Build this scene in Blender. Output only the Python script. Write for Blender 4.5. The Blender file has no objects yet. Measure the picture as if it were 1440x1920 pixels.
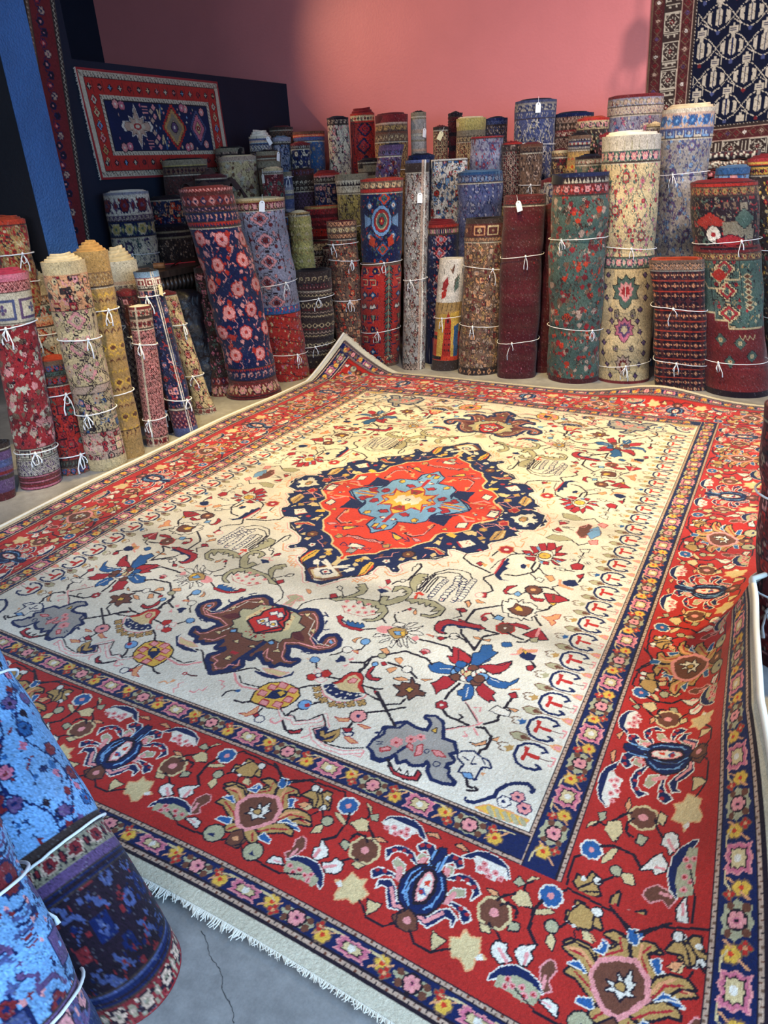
import bpy, math, random
import numpy as np
from mathutils import Vector, Matrix

# ------------------------------------------------------------------ dyes (sRGB 0-255)
DYE = dict(n=(20,32,78), k=(34,22,34), w=(232,222,204), r=(190,44,36), R=(172,40,46), o=(214,62,36), b=(112,66,48), t=(186,146,84),
           y=(226,178,70), B=(44,92,146), l=(118,162,204), p=(206,110,130), P=(232,150,146), G=(164,158,150), g=(176,168,132),
           c=(216,190,138), s=(226,158,108), D=(88,36,38), M=(180,42,34), N=(12,20,46), F=(226,217,198), x=(196,164,140), v=(96,70,110),
           e=(78,104,92), q=(140,128,104), z=(120,90,70), h=(206,196,170), a=(88,26,34), d=(62,48,44), m=(124,36,40), j=(74,84,128), u=(150,150,168), f=(216,206,186), i=(190,172,96))
LET = {c: i for i, c in enumerate(DYE)}
PAL = np.array([DYE[c] for c in DYE], dtype=np.float32) / 255.0

LUM = PAL @ np.array((.3, .59, .11), dtype=np.float32)
RPAL = np.clip((PAL*.93+LUM[:, None]*np.array((.09, .08, .07), dtype=np.float32))*.86, 0, 1)   # old, faded dyes
class Canvas:
    """A small knotting chart: every cell holds the index of one dye."""
    def __init__(s, x0, y0, x1, y1, px, bg):
        s.x0, s.y0, s.px = x0, y0, px
        s.w, s.h = int(round((x1-x0)/px)), int(round((y1-y0)/px))
        s.a = np.full((s.h, s.w), LET[bg], dtype=np.uint8)
        s.clip = None
    def _box(s, xa, ya, xb, yb):
        i0 = max(0, int((xa-s.x0)/s.px)-1); i1 = min(s.w, int((xb-s.x0)/s.px)+2)
        j0 = max(0, int((ya-s.y0)/s.px)-1); j1 = min(s.h, int((yb-s.y0)/s.px)+2)
        if s.clip:
            c = s.clip
            i0 = max(i0, int(round((c[0]-s.x0)/s.px))); i1 = min(i1, int(round((c[2]-s.x0)/s.px)))
            j0 = max(j0, int(round((c[1]-s.y0)/s.px))); j1 = min(j1, int(round((c[3]-s.y0)/s.px)))
        if i1 <= i0 or j1 <= j0: return None
        X = s.x0 + (np.arange(i0, i1)+.5)*s.px; Y = s.y0 + (np.arange(j0, j1)+.5)*s.px
        return i0, i1, j0, j1, X[None, :], Y[:, None]
    def rect(s, c, xa, ya, xb, yb):
        b = s._box(xa, ya, xb, yb)
        if b:
            i0, i1, j0, j1, X, Y = b
            m = (X >= xa) & (X < xb) & (Y >= ya) & (Y < yb)
            s.a[j0:j1, i0:i1][m] = LET[c]
    def poly(s, c, p):
        p = np.asarray(p, dtype=np.float64)
        b = s._box(p[:, 0].min(), p[:, 1].min(), p[:, 0].max(), p[:, 1].max())
        if b is None: return
        i0, i1, j0, j1, X, Y = b
        m = np.zeros((j1-j0, i1-i0), bool)
        for (ax, ay), (bx, by) in zip(p, np.roll(p, -1, 0)):
            if ay == by: continue
            k = (Y < ay) != (Y < by)
            m ^= k & (X < ax+(Y-ay)*(bx-ax)/(by-ay))
        s.a[j0:j1, i0:i1][m] = LET[c]
    def line(s, c, p, w, close=False):
        w = max(w/2, s.px*.5)
        n = len(p)
        for t in range(n if close else n-1):
            (ax, ay), (bx, by) = p[t], p[(t+1) % n]
            b = s._box(min(ax, bx)-w, min(ay, by)-w, max(ax, bx)+w, max(ay, by)+w)
            if b is None: continue
            i0, i1, j0, j1, X, Y = b
            dx, dy = bx-ax, by-ay; q = dx*dx+dy*dy or 1
            f = np.clip(((X-ax)*dx+(Y-ay)*dy)/q, 0, 1)
            s.a[j0:j1, i0:i1][(X-ax-f*dx)**2+(Y-ay-f*dy)**2 <= w*w] = LET[c]
    def dot(s, c, x, y, r, ry=None):
        ry = ry or r
        b = s._box(x-r, y-ry, x+r, y+ry)
        if b is None: return
        i0, i1, j0, j1, X, Y = b
        s.a[j0:j1, i0:i1][((X-x)/r)**2+((Y-y)/ry)**2 <= 1] = LET[c]
    def flower(s, x, y, r, n, pc, cc, oc=None, a0=0.):
        for k in range(n):
            a = a0+k*2*math.pi/n
            if oc: s.dot(oc, x+r*.62*math.cos(a), y+r*.62*math.sin(a), r*.52)
        if oc: s.dot(oc, x, y, r*.6)
        for k in range(n):
            a = a0+k*2*math.pi/n
            s.dot(pc, x+r*.6*math.cos(a), y+r*.6*math.sin(a), r*.36)
        s.dot(cc, x, y, r*.3)

def shape(cv, S, f):
    kind, c, o, w, p = S[:5]
    if kind == 'R':
        (x, y) = f(*p[0]); n = S[5]
        cv.flower(x, y, w, n, c, o[0], o[1] if len(o) > 1 else None)
        return
    if kind == 'D':
        (x, y) = f(*p[0])
        if o: cv.dot(o, x, y, w+4)
        cv.dot(c, x, y, w); return
    q = [f(x, y) for x, y in p]
    if kind == 'P':
        if o and w: cv.line(o, q, w*1.9, True)
        cv.poly(c, q)
    else: cv.line(c, q, w)

def parse(txt):
    out = []
    for ln in txt.split(';'):
        a = ln.split()
        if not a: continue
        k, c, o, w = a[0], a[1], a[2], float(a[3]); o = '' if o == '-' else o
        n = 0; v = a[4:]
        if k == 'R': n = int(v[0]); v = v[1:]
        v = [int(t) for t in v]
        out.append((k, c, o, w, list(zip(v[::2], v[1::2])), n))
    return out

# ------------------------------------------------------------------ the big carpet's chart (mm, centre at 0,0)
FX, FY, GX, GY, RX, RY, OX, OY, EX, EY = 1179, 1651, 1297, 1752, 1632, 2085, 1745, 2170, 1787, 2212

def guard(cv, f, s0, s1, wd, phase, period):
    """one navy guard band; s runs along it, d across it"""
    def rc(c, a, b, e, g):
        q = [f(a, e), f(b, e), f(b, g), f(a, g)]; cv.poly(c, q)
    rc('n', s0, s1, 0, wd)
    for d0, sg in ((0, 1), (wd, -1)):
        e = lambda v: d0+sg*v
        rc('k', s0, s1, *sorted((e(0), e(17))))
        rc('x', s0, s1, *sorted((e(4), e(13))))
        for i in range(int((s1-s0)/13)):
            a = s0+i*13; rc('zbk'[i % 3], a, a+4, *sorted((e(4+(i % 2)*3), e(9+(i % 2)*4))))
    h = wd/2; u = (wd-42)/2
    n0 = int(math.floor((s0-phase)/period))-1; n1 = int((s1-phase)/period)+2
    for k in range(n0, n1):
        c = phase+k*period
        def st(x): return s0+4 < x < s1-4
        if s0 < c-40 and c+40 < s1:
            P = [(-.9,-.75),(-.55,-.95),(-.2,-.7),(.2,-.95),(.5,-.75),(.95,-.85),(.8,-.3),(1,.1),(.75,.5),(.9,.95),(.4,.8),(0,1),(-.4,.8),(-.95,.9),(-.75,.35),(-1,0),(-.8,-.4)]
            w = min(44, period*.15)
            cv.poly('P', [f(c+a*w, h+b*u*1.02) for a, b in P])
            cv.poly('p', [f(c+a*w*.9, h+b*u*.86) for a, b in P])
            cv.poly('k', [f(c+a*w*.66, h+b*u*.66) for a, b in P])
            cv.poly('c', [f(c+a*w*.56, h+b*u*.54) for a, b in P]); x, y = f(c, h); cv.dot('w', x, y, 9)
        for q in (-1, 1):
            m = c+q*period*.25
            if st(m-25) and st(m+25):
                x, y = f(m, h-q*u*.25); cv.flower(x, y, 20, 6, 'y', 'o', 'z')
                x, y = f(m+q*14, h+q*u*.5); cv.flower(x, y, 14, 4, 'r', 's', 'z')
                cv.line('s', [f(m-24, h+u*.7), f(m-10, h+u*.2)], 5); cv.line('s', [f(m+24, h-u*.7), f(m+12, h-u*.2)], 5)
                cv.line('c', [f(m-q*40, h-u*.85), f(m-q*10, h-u*.8), f(m+q*10, h-u*.4)], 4)
        m = c+period/2
        if st(m-45) and st(m+45):
            w = min(46, period*.155)
            Q = [(-1.05,-.1),(-.8,-.5),(-.75,-.9),(-.3,-.8),(0,-1),(.35,-.8),(.8,-.85),(.75,-.4),(1.05,0),(.8,.45),(.75,.9),(.3,.8),(0,1),(-.35,.8),(-.8,.8),(-.75,.4)]
            cv.poly('g', [f(m+a*w, h+b*u) for a, b in Q])
            for a, b in ((-.7, -.5), (.7, -.4), (-.6, .55), (.65, .55)):
                x, y = f(m+a*w, h+b*u); cv.dot('b', x, y, 9)
            x, y = f(m, h); cv.dot('k', x, y, 24); cv.flower(x, y, 21, 6, 'P', 'p'); cv.dot('k', x, y, 4)

def tee(cv, f, alt):
    """one bracket with its red tee, the leaf beside it and the small hooked tulip"""
    C = [(30,-38),(42,-34),(38,-22),(50,-44),(20,-50),(-12,-46),(-34,-22),(-36,16),(-16,40),(14,46),(44,42),(50,24),(36,18)]
    cv.line('n', [f(x, y) for x, y in [(34,-28),(48,-36),(34,-48),(6,-50),(-20,-42),(-36,-18),(-36,16),(-20,38),(8,46),(36,42),(48,30),(36,20)]], 9)
    cv.poly('r', [f(x, y) for x, y in [(-18,-26),(-2,-28),(0,-8),(34,-10),(36,6),(0,6),(-2,26),(-20,26),(-14,8),(-14,-8)]])
    cv.line('D', [f(34, -2), f(62, -1), f(80, 4)], 3)
    cv.line('P', [f(62, -16), f(76, -18), f(78, 14), f(64, 14)], 4)
    L = [(-74,58),(-58,44),(-34,42),(-12,58),(-34,74),(-58,72)]
    cv.poly('g', [f(x, y) for x, y in L]); cv.line('b', [f(x, y) for x, y in L], 3, True)
    cv.poly('b', [f(x, y) for x, y in [(-36,50),(-12,58),(-36,68),(-44,58)]]); cv.line('b', [f(-12, 58), f(60, 58)], 4)
    cv.poly('s', [f(x, y) for x, y in [(44,58),(62,46),(84,44),(84,72),(62,70)]]); cv.poly('P', [f(x, y) for x, y in [(56,58),(66,50),(80,50),(80,66),(66,66)]])
    cv.poly('tBtg'[alt % 4], [f(x, y) for x, y in [(-52,-14),(-62,-16),(-62,-6),(-74,-2),(-62,4),(-62,14),(-50,10),(-50,24),(-44,0)]])
    cv.line('z', [f(x, y) for x, y in [(-66,-18),(-84,-14),(-80,-4),(-92,2),(-82,12),(-66,16)]], 4)

def big_chart(field_txt, border_txt):
    cv = Canvas(-EX, -EY, EX, EY, 3.0, 'c')
    FS, BS = parse(field_txt), parse(border_txt)
    cv.rect('M', -RX-2, -RY-2, RX+2, RY+2)
    near = [('g', -1483), ('n', -1005), ('g', -517), ('n', 0), ('g', 517), ('n', 1005), ('g', 1483)]
    side = [('g', -1900), ('n', -1255), ('g', -828), ('n', -308), ('g', 165), ('n', 660), ('g', 1172), ('n', 1540), ('g', 1900)]
    def strip(f, pos):
        pos = [('n', pos[0][1]-470)]+pos+[('n', pos[-1][1]+470)]
        for a, b in zip(pos, pos[1:]):
            g, n = (a[1], b[1]) if a[0] == 'g' else (b[1], a[1])
            for S in BS:
                shape(cv, S, lambda x, y: f(g+(n-g)*(x-503)/492., -y-1752))
    for sx in (-1, 1):
        cv.clip = (min(sx*GX, sx*RX), -RY, max(sx*GX, sx*RX), RY)
        strip(lambda s, d: (sx*(GX+d), s), side)
    for sy in (-1, 1):
        cv.clip = (-RX, min(sy*GY, sy*RY), RX, max(sy*GY, sy*RY))
        cv.rect('M', *cv.clip)
        strip(lambda s, d: (s, sy*(GY+d)), near)
    cv.clip = None
    for sy in (-1, 1):
        guard(cv, lambda s, d: (s, sy*(RY+d)), -OX, OX, OY-RY, 30, 300)
    for sx in (-1, 1):
        guard(cv, lambda s, d: (sx*(RX+d), s), -RY-12, RY+12, OX-RX, 20, 270)
    cv.rect('F', -FX, -FY, FX, FY)
    cv.clip = (-FX, -FY, FX, FY)
    for S in FS:
        for sy in (1, -1):
            for sx in (1, -1):
                shape(cv, S, lambda x, y: (sx*x, sy*y))
    i = 0
    for k in range(-12, 13):
        y = -.04+k*117
        for sx in (-1, 1):
            tee(cv, lambda x, d: (sx*(1094+x), y+d), k+20)
    cv.clip = None
    for sx in (-1, 1):
        guard(cv, lambda s, d: (sx*(FX+d), s), -GY, GY, GX-FX, 10, 252)
    for sy in (-1, 1):
        guard(cv, lambda s, d: (s, sy*(FY+d)), -FX-10, FX+10, GY-FY, 20, 290)
    # small buds, leaves and hooks that fill the empty ground
    rnd = random.Random(77)
    def free(x, y, r, c):
        j0, j1 = int((y-r-cv.y0)/cv.px), int((y+r-cv.y0)/cv.px); i0, i1 = int((x-r-cv.x0)/cv.px), int((x+r-cv.x0)/cv.px)
        return i0 > 0 and j0 > 0 and bool((cv.a[j0:j1, i0:i1] == LET[c]).all())
    def bud(x, y, g):
        a = rnd.uniform(0, 6.28); c, s = math.cos(a), math.sin(a); T = lambda p: [(x+c*u-s*v, y+s*u+c*v) for u, v in p]
        t = rnd.randrange(5)
        if g == 'M':
            col = rnd.choice('ctgsttcPw')
            if t < 3:
                L = T([(-20, 2), (-6, -9), (10, -7), (20, 3), (6, 9), (-8, 8)]); cv.line('k', L, 7, True); cv.poly(col, L)
                if t == 0: cv.line('k', T([(20, 3), (34, 12), (30, 26)]), 5)
            elif t == 3: cv.flower(x, y, 14, 5, col, 'r', 'k')
            else: cv.line('k', T([(-26, -8), (-6, 8), (14, 4), (24, -12)]), 5); cv.dot(col, *T([(24, -12)])[0], 8)
        else:
            if t == 0: cv.line('s', T([(-22, -8), (-8, 8), (8, 2), (20, 14)]), 6); cv.dot('s', *T([(-22, -8)])[0], 7)
            elif t == 1: cv.line('P', T([(-26, 0), (-12, -12), (2, 0), (14, -10), (28, 4)]), 4)
            elif t == 2: cv.line('D', T([(-22, 10), (0, 0), (16, -14)]), 6); cv.dot('R', *T([(16, -14)])[0], 9); cv.dot('w', *T([(16, -14)])[0], 4)
            elif t == 3: L = T([(-18, 0), (-4, -8), (14, -4), (20, 8), (0, 7)]); cv.line('b', L, 5, True); cv.poly('s', L)
            else: cv.line('k', T([(-28, -6), (-10, 8), (10, 6), (26, -8)]), 6); cv.dot('B', *T([(26, -8)])[0], 8)
    for k in range(5200):
        x, y = rnd.uniform(-RX+22, RX-22), rnd.uniform(-RY+22, RY-22)
        if abs(x) > GX+20 or abs(y) > GY+20:
            if free(x, y, 25, 'M'): bud(x, y, 'M')
        elif abs(x) < FX-30 and abs(y) < FY-30 and free(x, y, 33, 'F'): bud(x, y, 'F')
    # selvage overcasting along the long sides, flat-woven ends
    for sx in (-1, 1):
        cv.rect('k', *sorted_box(sx*OX, -OY, sx*(OX+7), OY)); cv.rect('h', *sorted_box(sx*(OX+7), -EY, sx*EX, EY))
    for sy in (-1, 1):
        cv.rect('k', *sorted_box(-OX, sy*OY, OX, sy*(OY+6))); cv.rect('h', *sorted_box(-EX, sy*(OY+6), EX, sy*EY))
    return cv

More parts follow.
